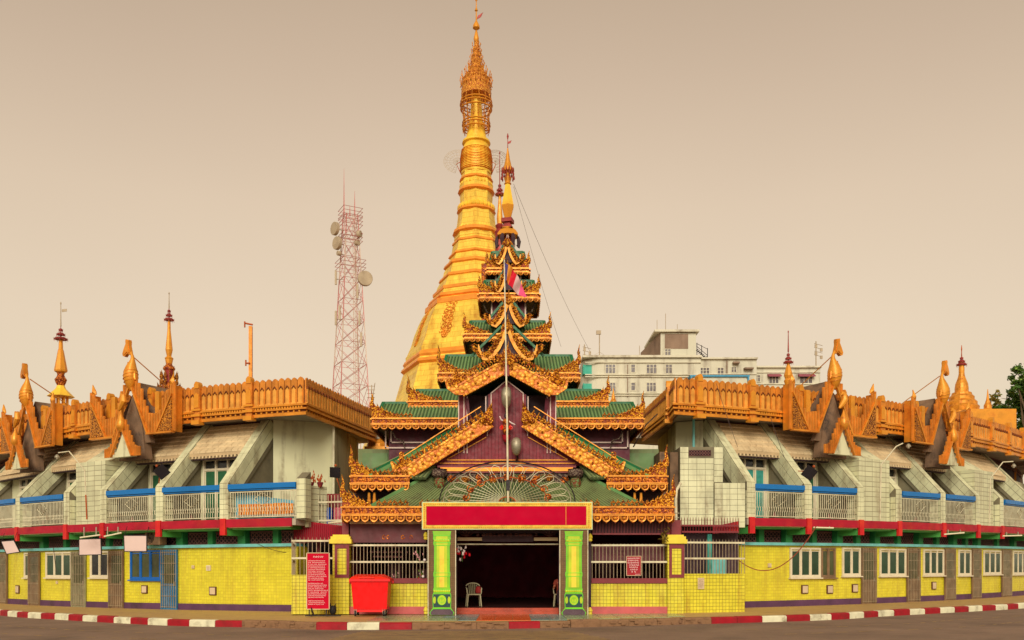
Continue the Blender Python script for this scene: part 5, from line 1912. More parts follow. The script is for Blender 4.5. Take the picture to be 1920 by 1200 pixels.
def eave(T, a, c, nrm, z0, z1, crest=None, ch=0.26, horn=(1, 1), hh=0.9, pitch=0.27):
    """gilded fascia from a to c (x, y), facing nrm"""
    a3, c3 = Vector((a[0], a[1], 0)), Vector((c[0], c[1], 0))
    nrm = Vector(nrm)
    d = c3 - a3
    L_ = d.length
    d.normalize()
    h = z1 - z0
    zp = z0 + h * 0.52
    b = MB()
    b.obox((a3 + c3) / 2 + UP * ((zp + z1) / 2) , d * (L_ / 2), nrm * 0.05, UP * ((z1 - zp) / 2))
    part('fascia', b, 'gold_carved_red', T)
    b = MB()
    b.obox((a3 + c3) / 2 + UP * (z1 + 0.02) + nrm * .02, d * (L_ / 2 + .02), nrm * 0.07, UP * 0.025)
    b.obox((a3 + c3) / 2 + UP * (zp + .02) + nrm * .03, d * (L_ / 2 + .01), nrm * 0.05, UP * 0.02)
    n = max(1, int(round(L_ / pitch)))
    for i in range(n):
        q = a3 + d * (L_ * (i + .5) / n) + UP * ((zp + z1) / 2 + .01) + nrm * 0.055
        if i % 2: b.ball(q, h * .085, 0, 6, 4)
        else: b.curl(q, d, UP, h * .3, h * .04, 1 if i % 4 else -1, seg=6)
    part('cornice', b, 'gold_bright', T)
    s_ = (h * .55) / 0.25
    for i in range(n):
        q = a3 + d * (L_ * (i + .5) / n) + UP * zp + nrm * 0.02
        inst('petal', PETAL, frame_m(q, d * (L_ / n / 0.25), -nrm, UP * s_), T)
    for r in (crest or ()):
        b = MB()
        crest_row(b, a3 + d * (L_ * r[0]), a3 + d * (L_ * r[1]), nrm, z1 + 0.03, ch)
        part('crest', b, 'gold_fine', T, stuff=True)
    for e, s_, q in ((horn[0], -1, a3), (horn[1], 1, c3)):
        if not e: continue
        b = MB()
        for k in range(6):
            x = 0.06 + 0.16 * k
            zz = z1 + 0.05 + hh * 0.42 * (1 - k / 6.0) ** 1.2
            b.curl(q - d * s_ * (x - .05) + UP * (zz - .02) + nrm * .02, d, UP, 0.24 + .03 * (5 - k) * .5, 0.03, -s_, seg=7)
            b.flame(q - d * s_ * x + UP * (zz - .1), d * s_, UP, 0.34 - k * .02, 0.16, nrm)
            b.obox(q - d * s_ * x + UP * ((z1 + zz) / 2), d * .08, nrm * .03, UP * ((zz - z1) / 2 - .02))
        b.tube([q + UP * (z1 + hh * .35), q + d * s_ * 0.03 + UP * (z1 + hh * .6), q - d * s_ * 0.02 + UP * (z1 + hh * .8), q + d * s_ * 0.04 + UP * (z1 + hh * 1.1)], [0.085, 0.07, 0.045, 0.006], 6)
        b.flame(q + UP * (z1 + hh * .45), d * s_, UP, hh * .42, .17, nrm)
        part('horn', b, 'gold_carved', T, True, stuff=True)


def corr(b, bl, br, tr, tl, pitch=0.13, amp=0.05):
    """ribbed sheet: raised ribs and flat valleys (material slot 1)"""
    bl, br, tr, tl = map(Vector, (bl, br, tr, tl))
    nrm = (br - bl).cross(tl - bl).normalized()
    n = max(2, int(max((br - bl).length, (tr - tl).length) / pitch))
    prof = []
    for i in range(n):
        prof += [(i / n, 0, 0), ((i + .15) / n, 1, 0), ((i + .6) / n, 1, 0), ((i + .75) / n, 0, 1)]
    prof.append((1.0, 0, 0))
    vs = []
    for t, a, _ in prof:
        o = nrm * (amp * a)
        vs += [bl.lerp(br, t) + o, tl.lerp(tr, t) + o]
    for i in range(len(prof) - 1):
        b.add([vs[2 * i], vs[2 * i + 2], vs[2 * i + 3], vs[2 * i + 1]], [(0, 1, 2, 3)], prof[i][2])  # valley faces take the darker slot, shade between ribs put into colour
    lo = [bl, br, tr, tl]
    b.add([p - nrm * .03 for p in lo], [(3, 2, 1, 0)])


def hip(T, x0, x1, y0, y1, z0, ix, iy, z1, m_='roof_green'):
    """corrugated roof: eave rectangle, inset top rectangle"""
    B_ = [(x0, y0, z0), (x1, y0, z0), (x1, y1, z0), (x0, y1, z0)]
    T_ = [(x0 + ix, y0 + iy, z1), (x1 - ix, y0 + iy, z1), (x1 - ix, y1 - iy, z1), (x0 + ix, y1 - iy, z1)]
    for i in range(4):
        j = (i + 1) % 4
        b = MB()
        corr(b, B_[i], B_[j], T_[j], T_[i])
        part('roof_sheet', b, [m_, 'roof_groove_shade'], T)
    b = MB()
    b.add([(p[0], p[1], p[2] - .01) for p in T_], [(0, 1, 2, 3)])
    for i in range(4):
        j = (i + 1) % 4
        b.bar(Vector(T_[i]) + UP * .03, Vector(T_[j]) + UP * .03, 0.14, 0.1)
        b.bar(Vector(B_[i]) + UP * .06, Vector(T_[i]) + UP * .06, 0.12, 0.07)
    part('ridge_cap', b, 'trim_green', T)
    b = MB()
    b.add([(p[0], p[1], p[2] - .04) for p in B_], [(3, 2, 1, 0)])
    part('soffit', b, 'dark_timber', T)


def ribbon(b, pts, w, nrm, t, mi=0):
    """flat board following pts, w wide, t thick along nrm"""
    nrm = Vector(nrm)
    P = [Vector(p) for p in pts]
    up, dn = [], []
    for i in range(len(P)):
        d = (P[min(i + 1, len(P) - 1)] - P[max(i - 1, 0)]).normalized()
        s = d.cross(nrm).normalized()
        ww = w[i] if isinstance(w, (list, tuple)) else w
        up.append(P[i] + s * ww / 2)
        dn.append(P[i] - s * ww / 2)
    for i in range(len(P) - 1):
        b.hexa([dn[i], dn[i + 1], dn[i + 1] - nrm * t, dn[i] - nrm * t, up[i], up[i + 1], up[i + 1] - nrm * t, up[i] - nrm * t], mi)


def curved_gable(T, d, pk, fl, fr, back=1.2, straight=False, cs=0.16):
    """bargeboards swooping from the peak pixel to both foot pixels at distance d"""
    P = Vector((X(pk[0], d), d, Z(pk[1], d)))
    b = MB()
    cz = MB()
    for f in (fl, fr):
        Q = Vector((X(f[0], d), d, Z(f[1], d)))
        W, H = Q.x - P.x, P.z - Q.z
        s_ = 1 if W > 0 else -1
        prm = [(0.03, 0), (.14, -.32), (.3, -.6), (.5, -.84), (.7, -.98), (.86, -.93), (1.0, -.7), (1.04, -.5)]
        pts = [P + Vector((W * a, 0, H * c * 1.15)) for a, c in prm]
        ribbon(b, pts, [cs * .4, cs * .45, cs * .5, cs * .52, cs * .55, cs * .5, cs * .35, cs * .15], FR_, 0.09)
        ribbon(cz, [p_ + Vector((s_ * cs * .3, 0.02, cs * .3)) for p_ in pts[:-1]], cs * .5, FR_, 0.05)
        for i in range(1, len(pts) - 1):
            for k in (0, 0.5):
                q = pts[i].lerp(pts[min(i + 1, len(pts) - 1)], k)
                dd = (pts[i + 1] - pts[i]).normalized()
                sd_ = Vector((s_ * abs(dd.z), 0, abs(dd.x))).normalized()
                cz.curl(q + sd_ * cs * .6 + FR_ * .03, dd, sd_, cs * .95, cs * .12, 1, seg=7)
                cz.flame(q + sd_ * cs * .55, dd, sd_, cs * .8, cs * .45, FR_)
        # roof plane behind
        r = MB()
        q0, q1 = P + Vector((W * .05, .08, -H * .05)), P + Vector((W * .95, .08, -H * 1.02))
        corr(r, q1, q1 + Vector((0, back, 0)), q0 + Vector((0, back, 0)), q0, 0.12, 0.03)
        part('gable_roof', r, ['roof_green', 'roof_groove_shade'], T)
        g_ = MB()
        g_.bar(P + Vector((W * .2, .3, H * .16)), P + Vector((W * 1.28, .3, -H * .92)), .09, .13, up=(0, 1, 0))
        part('ridge_trim', g_, 'trim_green', T)
    for k, (a, h) in enumerate(((0, .5), (-.09, .34), (.09, .34), (-.17, .2), (.17, .2))):
        cz.flame(P + Vector((a, 0, -.02)), (1 if a <= 0 else -1, 0, 0), UP, h * cs / .16 * .8, .13, FR_)
    cz.ball(P + Vector((0, -.05, .02)), .1, 0, 8, 5, 1.3)
    part('bargeboard', b, 'gold_orange', T)
    part('gable_crest', cz, 'gold_carved', T, True, stuff=True)
    r = MB()
    Q0, Q1 = Vector((X(fl[0], d), d + .12, Z(fl[1], d))), Vector((X(fr[0], d), d + .12, Z(fr[1], d)))
    r.extr([Q0 + Vector((.12, 0, 0)), Q1 - Vector((.12, 0, 0)), P + Vector((0, .12, -.15))], (0, .05, 0))
    part('gable_panel', r, 'dark_timber', T)


YC = 38.0
tiers = [
    # name, d, L, R, y eave bottom, y eave top, ridge d, ridge y, crest ranges, horn height
    ('C', 33.0, 698, 1205, 806, 786, 34.3, 757, ((0.02, 0.15), (0.85, 0.98)), 0.95),
    ('D', 34.2, 766, 1140, 773, 754, 35.3, 733, ((0.03, 0.17), (0.83, 0.97)), 0.95),
    ('E', 35.2, 823, 1085, 718, 701, 36.4, 668, ((0.06, 0.28), (0.72, 0.94)), 1.05),
    ('F', 36.3, 871, 1031, 642, 628, 37.1, 604, ((0.1, 0.3), (0.7, 0.9)), 0.85),
    ('G', 36.8, 899, 1010, 567, 552, 37.3, 528, ((0.12, 0.3), (0.7, 0.88)), 0.75),
    ('H', 37.1, 913, 991, 517, 505, 37.45, 474, (), 0.7)]
for nm, d, l, r, yb, yt, rd, ry, cr_, hh in tiers:
    x0, x1 = X(l, d), X(r, d)
    z0, z1, zr = Z(yb, d), Z(yt, d), Z(ry, rd)
    T = sub('roof_tier', ((x0 + x1) / 2, d, z0))
    big = nm in 'CD'
    pitch = 0.29 if big else 0.22
    eave(T, (x0, d), (x1, d), FR_, z0, z1, cr_, 0.24 if big else 0.2, (1, 1), hh, pitch)
    yb_ = 2 * YC - d
    eave(T, (x1, d + .06), (x1, yb_), (1, 0, 0), z0, z1, (), 0.2, (0, 0), hh, pitch * 1.4)
    eave(T, (x0, yb_), (x0, d + .06), (-1, 0, 0), z0, z1, (), 0.2, (0, 0), hh, pitch * 1.4)
    b = MB()
    b.box(x0, x1, yb_ - .05, yb_, z0, z1)
    part('fascia', b, 'gold_carved_red', T)
    ins = 0.16
    hip(T, x0 + .06, x1 - .06, d + .06, yb_ - .06, z0 + (z1 - z0) * .5, ins, rd - d, zr, 'roof_green')
    # bracketed dark underside
    b = MB()
    for k in (-1, 1):
        q = Vector(((x0 + x1) / 2 + k * (x1 - x0) / 2 * .86, d + .25, z0))
        b.tube([q, q + Vector((-k * .1, .2, -.25)), q + Vector((-k * .35, .4, -.3)), q + Vector((-k * .4, .5, -.55))], 0.03, 4)
    part('eave_bracket', b, 'frieze_grey', T, stuff=True)
    if nm == 'E': curved_gable(T, 34.9, (951, 616), (899, 668), (1005, 668), 2.0, cs=.27)
    if nm == 'F': curved_gable(T, 36.1, (953, 566), (919, 606), (985, 606), 1.4, cs=.24)
    if nm == 'G': curved_gable(T, 36.65, (951, 505), (929, 542), (977, 542), 1.0, cs=.2)
    if nm == 'H': curved_gable(T, 36.95, (951, 458), (929, 490), (975, 490), .8, cs=.19)
# bodies between the roofs
def body(x0, x1, y0, y1, z0, z1, m_='plank_purple', posts=True, name='tier_body'):
    o = sub(name, ((x0 + x1) / 2, y0, z0))
    b = MB()
    b.box(x0, x1, y0, y1, z0, z1)
    part('wall', b, m_, o)
    if posts:
        b = MB()
        n = 4
        for i in range(n + 1):
            x = x0 + (x1 - x0) * i / n
            b.box(x - .03, x + .03, y0 - .03, y0 - .003, z0, z1)
        part('post', b, 'trim_white', o, stuff=True)
    return o
body(X(730, 34), X(1180, 34), 33.9, 42.0, 3.0, 6.72, 'plank_purple', False)
body(X(790, 35), X(1115, 35), 34.9, 41.1, 6.7, 7.8, 'dark_timber', False)
body(X(865, 36), X(1045, 36), 36.0, 40.0, 7.8, 9.0, 'dark_timber')
body(X(905, 37), X(1000, 37), 36.9, 39.1, 9.0, 10.9, 'plank_purple')
body(X(922, 37.3), X(985, 37.3), 37.2, 38.8, 10.5, 12.6, 'plank_purple')
body(X(930, 37.5), X(976, 37.5), 37.35, 38.65, 12.0, 13.8, 'plank_purple')
# framed side panels below tier C
for a, c in ((722, 905), (1015, 1178)):
    b = MB()
    d = 33.85
    xa, xb, za, zb = X(a, d), X(c, d), Z(841, d), Z(808, d)
    for e in (0, 1):
        k = e * 0.2
        b.box(xa + k, xb - k, d - .03, d, za + k, za + k + .05)
        b.box(xa + k, xa + k + .05, d - .03, d, za + k, zb)
        b.box(xb - k - .05, xb - k, d - .03, d, za + k, zb)
    part('panel_moulding', b, 'trim_white', SH, stuff=True)
# lantern: posts, hexagonal roof, pedestal, vase, umbrella
LN = sub('top_lantern', (X(952, YC), YC, Z(480, YC)))
lx = X(952, YC)
s = YC / F_
def lat(name, m_, rows, n=6, sm=False):
    b = MB()
    b.lathe([(max(.004, r * s), Z(y, YC)) for r, y in rows], n, (lx, YC), pi / 6)
    return part(name, b, m_, LN, sm)
lat('core', 'spire_red', [(8, 482), (8, 440)])
for i in range(6):
    a = 2 * pi * i / 6 + pi / 6
    b = MB()
    b.box(lx + 13 * s * cos(a) - .045, lx + 13 * s * cos(a) + .045, YC + 13 * s * sin(a) - .045, YC + 13 * s * sin(a) + .045, Z(485, YC), Z(440, YC))
    part('post', b, 'trim_white', LN)
lat('lantern_roof', 'gold_orange', [(22, 444), (22, 441), (17, 434), (12, 430), (12, 428)])
b = MB()
for i in range(6):
    a = 2 * pi * i / 6
    q = Vector((lx + 19 * s * cos(a), YC + 19 * s * sin(a), Z(444, YC)))
    b.tube([q, q + Vector((cos(a) * .05, sin(a) * .05, -.2)), q + Vector((cos(a) * .02, sin(a) * .02, -.45)), q + Vector((-cos(a) * .06, -sin(a) * .06, -.35))], [.06, .09, .07, .02], 5)
part('eave_bracket', b, 'dark_timber', LN, stuff=True)
lat('pedestal', 'spire_red', [(16, 430), (12, 430), (12, 424), (8, 424), (8, 418), (14, 418), (14, 411), (7, 411)], 4)
lat('vase', 'gold_orange', [(6, 411), (12.5, 388), (12.8, 386)], 6)
lat('vase', 'gold_leaf_plain', [(12.8, 386), (12, 384), (5, 346), (5, 344)], 6)
lat('neck', 'gold_orange', [(5, 346), (7, 345), (5, 342), (6, 338), (7, 334), (4, 330), (4, 322)], 12, True)
lat('umbrella', 'gold_orange', [(11, 322), (10, 320), (10, 316), (7, 312), (6, 306), (4, 298), (3, 290), (1.5, 282), (1, 278)], 12, True)
b = MB()
for rr, yy, n in ((11, 322, 14), (12, 330, 10), (9, 314, 10)):
    for i in range(n):
        a = 2 * pi * i / n
        q = Vector((lx + rr * s * cos(a), YC + rr * s * sin(a), Z(yy, YC)))
        b.tube([q, q + Vector((0, 0, -.1)), q + Vector((0, 0, -.16))], [.012, .035, .03], 4)
        if yy == 322: b.tube([q, q + Vector((.01 * cos(a), 0, .15))], [.03, .008], 4)
part('umbrella_bell', b, 'spire_red', LN, stuff=True)
lat('needle', 'spire_red', [(1.2, 284), (.7, 272), (.6, 262), (2, 256), (.5, 250)], 8)
b = MB()
b.extr([(lx, YC, Z(270, YC)), (lx + .12, YC, Z(268, YC)), (lx + .16, YC, Z(263, YC)), (lx, YC, Z(266, YC))], (0, .02, 0))
part('vane', b, 'spire_red', LN)
# second spire directly behind (its own small tower)
t, x, s2 = spire('rear_spire', 'dark thin spire half hidden between the golden stupa and the tiered shrine', 937, 46, 470, [
    ('shaft', 'spire_red', [(9, 520), (9, 440), (10, 436), (6, 430), (9, 424), (5, 420)], 8),
    ('vase', 'gold_orange', [(5, 424), (6, 410), (2.5, 372), (2, 366)], 8),
    ('needle', 'spire_red', [(1, 345), (.8, 310), (.5, 284), (1.5, 288)], 6)])
hti(t, x, 46, s2, 366, 342, 8)
b = MB()
b.box(x - .9, x + .9, 45.1, 46.9, 0, Z(505, 46))
part('tower', b, 'gold_carved_red', t)

# ---------------------------------------------------------------- upper front gable (porch)
UG = sub('upper_gable', (X(950, 30.6), 30.6, Z(740, 30.6)))
def board_gable(T, d, pk, foot, w_px, crest_px, back, tip, roofm, lower=False, slat=0.0):
    """one straight bargeboard with carved crest; pk, foot = centre line pixels"""
    P = Vector((X(pk[0], d), d, Z(pk[1], d)))
    Q = Vector((X(foot[0], d), d, Z(foot[1], d)))
    k = d / F_
    s_ = 1 if Q.x > P.x else -1
    dd = (Q - P).normalized()
    up = Vector((-dd.z * s_, 0, dd.x * s_))
    w = w_px * k
    b = MB()
    pts = [P, P.lerp(Q, .35), P.lerp(Q, .7), P.lerp(Q, .93), Q + dd * .05 + up * .1, Q + dd * .22 + up * .34, Q + dd * .22 + up * .62]
    ribbon(b, pts, [w, w, w, w, w * 1.0, w * .7, w * .2], FR_, 0.12)
    ribbon(b, [p + up * (w * .5 + .03) * (1 if i < 4 else .4) - FR_ * .0 + FR_ * .03 for i, p in enumerate(pts[:5])], .06, FR_, 0.1)
    ribbon(b, [p - up * (w * .5 + .02) + FR_ * .03 for p in pts[:4]], .04, FR_, 0.1)
    part('bargeboard', b, 'board_gilt', T)
    c = MB()
    L_ = (Q - P).length
    ch = crest_px * k
    n = int(L_ / (ch * .62))
    for i in range(n):
        q = P + dd * (L_ * (i + .5) / n) + up * (w * .5 + .06)
        if lower:
            c.flame(q, -dd, up, ch * 1.0, ch * .42, FR_)
            c.curl(q + up * ch * .3 + dd * ch * .2, dd, up, ch * .6, ch * .09, -s_, seg=7)
        else:
            c.curl(q + up * ch * .3, dd, up, ch * .62, ch * .09, s_, seg=7)
            c.curl(q + up * ch * .75 + dd * ch * .3, dd, up, ch * .55, ch * .08, -s_, seg=7)
            c.flame(q + up * ch * .55, -dd, up, ch * .7, ch * .4, FR_)
    # leafy foot
    for j in range(5):
        c.curl(Q + up * (w * .5 + .1 + .09 * j) - dd * (.02 + .05 * j), dd, up, .26 - .02 * j, .035, -s_, seg=7)
        c.flame(Q + dd * (.16 - .12 * j) + up * (w * .4 + .12), dd, up, .38 - .03 * j, .14, FR_)
    for j in range(int(L_ / .5)):
        q = P + dd * (.2 + .5 * j) + FR_ * .05
        c.ball(q, w * .12, 0, 7, 4)
    part('gable_crest', c, 'gold_carved', T, True, stuff=True)
    c = MB()
    if lower:
        c.bar(P + up * (w * .5 + ch + .1), Q + up * (w * .5 + ch + .06), .03, .03)
        part('crest_wire', c, 'gold_bright', T)
    c = MB()
    n2 = int(L_ / .12)
    for i in range(n2):
        c.ball(P + dd * (L_ * (i + .5) / n2) - up * (w * .5 + .02) + FR_ * .04, .04, 0, 5, 3)
    part('bead_row', c, 'gold_orange', T, stuff=True)
    r = MB()
    e = up * (-.02)
    a0, a1 = P + e + Vector((0, .13, 0)), Q + e + Vector((0, .13, 0))
    if s_ > 0: corr(r, a1, a1 + Vector((0, back, 0)), a0 + Vector((0, back, 0)), a0, .14, .035)
    else: corr(r, a1 + Vector((0, back, 0)), a1, a0, a0 + Vector((0, back, 0)), .14, .035)
    part('gable_roof', r, [roofm, 'roof_groove_shade'], T)
    return P, Q, dd, up
for f in ((862, 734), (1038, 734)):
    board_gable(UG, 30.6, (950, 686), f, 20, 15, 4.0, None, 'roof_green')
# peak crown
b = MB()
P = Vector((X(950, 30.55), 30.5, Z(690, 30.55)))
for a, h in ((0, 1.15), (-.14, .8), (.14, .8), (-.26, .5), (.26, .5)):
    b.flame(P + Vector((a, 0, .2)), (-1 if a > 0 else 1, 0, 0), UP, h * .62, .2, FR_)
b.ball(P + Vector((0, 0, .4)), .17, 0, 9, 5, 1.5)
for k in range(5):
    b.ball(P + Vector(((k - 2) * .09, -.05, .15)), .05, 0, 6, 4, 1.6)
part('peak_crown', b, 'gold_carved', UG, True)
b = MB()
b.extr([P + Vector((-.09, -.02, -.28)), P + Vector((.09, -.02, -.28)), P + Vector((.06, -.02, .2)), P + Vector((-.06, -.02, .2))], (0, .08, 0))
part('peak_block', b, 'red_lacquer', UG)
# upper tier-like crest between E gable and main gable
# porch body
b = MB()
b.box(X(860, 31.4), X(1043, 31.4), 31.75, 36, Z(850, 31.4), Z(738, 31.4))
part('porch_back', b, 'dark_timber', UG)
for a, c in ((860, 876), (1026, 1042)):
    b = MB()
    b.box(X(a, 31.1), X(c, 31.1), 31.1, 31.74, Z(850, 31.1), Z(742, 31.1))
    part('pilaster', b, 'plank_red', UG)
    for e in (a, c, (a + c) / 2 + (2 if a < 900 else -2)):
        b = MB()
        b.box(X(e, 31.1) - .018, X(e, 31.1) + .018, 31.07, 31.095, Z(850, 31.1), Z(744 if e != (a + c) / 2 else 752, 31.1))
        part('edge_strip', b, 'trim_white', UG)
for k, sg in ((876, 1), (1026, -1)):
    b = MB()
    b.tube([(X(k, 31), 31.0, Z(748, 31)), (X(k + sg * 3, 31), 30.95, Z(775, 31)), (X(k + sg * 10, 31), 30.95, Z(800, 31))], [.07, .05, .04], 5)
    part('curved_brace', b, 'plank_purple', UG)
# plank wall: every board its own piece
PD = 31.15
top = lerp_fn([(802, 872), (905, 806), (914, 800), (914.5, 742), (921, 738), (950, 714), (980, 738), (986.5, 742), (987, 800), (996, 806), (1100, 872)])
xa = X(806, PD)
while xa < X(1096, PD):
    xb = xa + 0.118
    pm2 = 960 + F_ * (xa + xb) / 2 / PD
    zt = Z(top(pm2), PD)
    za = Z(873, PD)
    if zt > za + .03:
        b = MB()
        j = random.uniform(0, .012)
        b.box(xa + .004, xb - .004, PD - .03 - j, PD + .05, za, zt)
        part('plank', b, 'plank_red', UG)
    xa = xb
b = MB()
b.extr([(X(804, PD), PD + .055, Z(873, PD)), (X(1096, PD), PD + .055, Z(873, PD)), (X(990, PD), PD + .055, Z(800, PD)), (X(990, PD), PD + .055, Z(742, PD)), (X(950, PD), PD + .055, Z(712, PD)), (X(911, PD), PD + .055, Z(742, PD)), (X(911, PD), PD + .055, Z(800, PD))], (0, .1, 0))
part('backing', b, 'dark_timber', UG)
b = MB()
for pth in ([(921, 803), (921, 738), (950, 714), (981, 738), (981, 803)], [(921, 803), (914, 810), (914, 818)], [(981, 803), (989, 810), (989, 818)], [(911, 800), (911, 744)], [(990, 800), (990, 744)]):
    for p, q in zip(pth[:-1], pth[1:]):
        b.bar((X(p[0], PD), PD - .06, Z(p[1], PD)), (X(q[0], PD), PD - .06, Z(q[1], PD)), .035, .035)
part('white_outline', b, 'trim_white', UG, stuff=True)
b = MB()
for pth in ([(838, 862), (912, 820)], [(1064, 862), (990, 820)], [(838, 863), (1064, 863)], [(824, 869), (1078, 869)]):
    for p, q in zip(pth[:-1], pth[1:]):
        b.bar((X(p[0], PD), PD - .06, Z(p[1], PD)), (X(q[0], PD), PD - .06, Z(q[1], PD)), .03, .03)
part('gold_outline', b, 'gold_orange', UG, stuff=True)
# ---------------------------------------------------------------- lower broken gable
LG = sub('lower_gable', (X(950, 30.8), 30.8, Z(890, 30.8)))
for pk, f in (((919, 790), (762, 888)), ((984, 790), (1143, 888))):
    board_gable(LG, 30.75, pk, f, 20, 17, 2.6, None, 'roof_olive', lower=True)
    P = Vector((X(pk[0], 30.7), 30.68, Z(pk[1], 30.7)))
    b = MB()
    s_ = 1 if pk[0] > 950 else -1
    for j in range(5):
        b.flame(P + Vector((-s_ * .02 + s_ * .07 * j, 0, .12 - .04 * j)), (-s_, 0, 0), UP, .62 - .08 * j, .17, FR_)
        b.curl(P + Vector((s_ * .07 * j, -.03, .2 - .05 * j)), (s_, 0, 0), UP, .22, .035, 1)
    b.ball(P + Vector((0, -.02, .05)), .13, 0, 8, 5, 1.3)
    part('peak_leaf', b, 'gold_carved', LG, True)
# beam, frieze, capitals
b = MB()
b.box(X(826, 31), X(1074, 31), 30.9, 31.1, Z(884, 31), Z(877, 31))
part('gilt_beam', b, 'gold_moulding', LG)
b = MB()
b.box(X(830, 31), X(1070, 31), 30.93, 31.1, Z(887, 31), Z(884.2, 31))
b.box(X(820, 31), X(1080, 31), 30.95, 31.15, Z(876.8, 31), Z(873.2, 31))
part('dark_beam', b, 'maroon_paint', LG)
FZ = sub('frieze', (X(950, 31), 31, Z(910, 31)))
b = MB()
b.box(X(838, 31), X(1066, 31), 31.0, 31.12, Z(912, 31), Z(887.2, 31))
part('frieze_panel', b, 'frieze_grey', FZ)
rnd = random.Random(5)
for i in range(17):
    b = MB()
    px = 846 + i * 13.2
    q = Vector((X(px, 31), 30.97, Z(898 + 3 * sin(i * 1.3), 31)))
    b.ball(q, .1, 0, 8, 5, 1.25, .6)
    b.curl(q + Vector((0, -.05, 0)), (1, 0, 0), UP, .24, .03, 1 if i % 2 else -1)
    b.flame(q + Vector((.1, 0, -.02)), (1, 0, 0), UP, .2, .12, FR_)
    part('carved_boss', b, ('gold_carved_red', 'frieze_green', 'gold_fine', 'frieze_grey')[i % 4], FZ, True)
for px in (824, 1079):
    b = MB()
    x = X(px, 30.9)
    b.lathe([(.1, Z(918, 30.9)), (.17, Z(914, 30.9)), (.2, Z(905, 30.9)), (.17, Z(899, 30.9)), (.13, Z(896, 30.9))], 12, (x, 30.85))
    part('green_urn', b, 'frieze_green', FZ, True)
    b = MB()
    b.lathe([(.14, Z(897, 30.9)), (.24, Z(893, 30.9)), (.27, Z(887, 30.9)), (.24, Z(882, 30.9)), (.27, Z(880, 30.9))], 12, (x, 30.85))
    for j in range(8):
        a = 2 * pi * j / 8
        b.flame((x + .2 * cos(a), 30.85 + .2 * sin(a), Z(896, 30.9)), (cos(a), sin(a), 0), UP, .22, .12, (cos(a), sin(a), 0))
    part('capital', b, 'frieze_grey', FZ, True)
# ---------------------------------------------------------------- tier B: eaves left and right of the gable, hipped roof
TB = sub('roof_tier', (SX, 30.7, 4.2), SH)
d = 30.7
for a, c, hn in ((659, 768, (1, 0)), (1137, 1249, (0, 1))):
    eave(TB, (X(a, d), d), (X(c, d), d), FR_, Z(921, d), Z(894, d), ((.22, .98),) if a < 900 else ((.02, .78),), 0.24, hn, 1.0, 0.29)
for x_, nx in ((X(659, d), -1), (X(1249, d), 1)):
    if nx < 0: eave(TB, (x_, 35), (x_, d + .06), (-1, 0, 0), Z(921, d), Z(894, d), (), .2, (0, 0), 1, .34)
    else: eave(TB, (x_, d + .06), (x_, 35), (1, 0, 0), Z(921, d), Z(894, d), (), .2, (0, 0), 1, .34)
xl, xr, ze, zt = X(662, d), X(1246, d), Z(897, d), Z(803, 32.6)
for s_ in (-1, 1):
    xe = xl if s_ < 0 else xr
    xi = X(862, 32.6) if s_ < 0 else X(1040, 32.6)
    xc = X(800, 31) if s_ < 0 else X(1105, 31)
    E0, E1 = Vector((xe, 30.75, ze)), Vector((xe, 35.0, ze))
    I0 = Vector((xi, 32.6, zt))
    b = MB()
    A = Vector((xc, 30.75, ze))
    I1 = Vector((xi + s_ * -.3, 32.6, zt))
    if s_ < 0: corr(b, E0, A, I1, I0)
    else: corr(b, A, E0, I0, I1)
    part('roof_sheet', b, ['roof_olive', 'roof_groove_shade'], TB)
    b = MB()
    W1 = Vector((xe, 34.2, Z(842, 34)))
    if s_ < 0: corr(b, E1, E0, I0, Vector((xi, 34.5, zt)), .16)
    else: corr(b, E0, E1, Vector((xi, 34.5, zt)), I0, .16)
    part('roof_sheet', b, ['roof_olive', 'roof_groove_shade'], TB)
    b = MB()
    b.bar(E0 + Vector((s_ * -.5, .0, .16)), I0 + UP * .08, .1, .09)
    part('hip_cap', b, 'trim_green', TB)
    b = MB()
    b.bar(E0 + Vector((s_ * -.55, -.1, .06)), I0 + Vector((0, -.1, -.06)), .08, .12)
    part('hip_board', b, 'trim_green_pale', TB)
# body of the first floor below B, with little gilded posts
b = MB()
b.box(X(668, 32), X(1242, 32), 31.8, 42, 3.0, 4.3)
part('wall', b, 'dark_timber', SH)
b = MB()
for px in (692, 702, 1190, 1202):
    b.lathe([(.05, Z(945, 30.9)), (.07, Z(940, 30.9)), (.05, Z(934, 30.9)), (.04, Z(924, 30.9))], 8, (X(px, 30.9), 30.9))
part('little_post', b, 'gold_bright', SH, stuff=True)
# side blocks flanking the upper court (grey-green panel walls)
for a, c in ((672, 735), (1170, 1235)):
    b = MB()
    b.box(X(a, 34.6), X(c, 34.6), 34.6, 36.5, 4.0, Z(842, 34.6))
    o = part('side_wall', b, 'roof_olive', SH)
    b = MB()
    b.box(X(a + 8, 34.6), X(c - 8, 34.6), 34.56, 34.59, 4.9, Z(850, 34.6))
    part('inset_panel', b, 'roof_green', o)
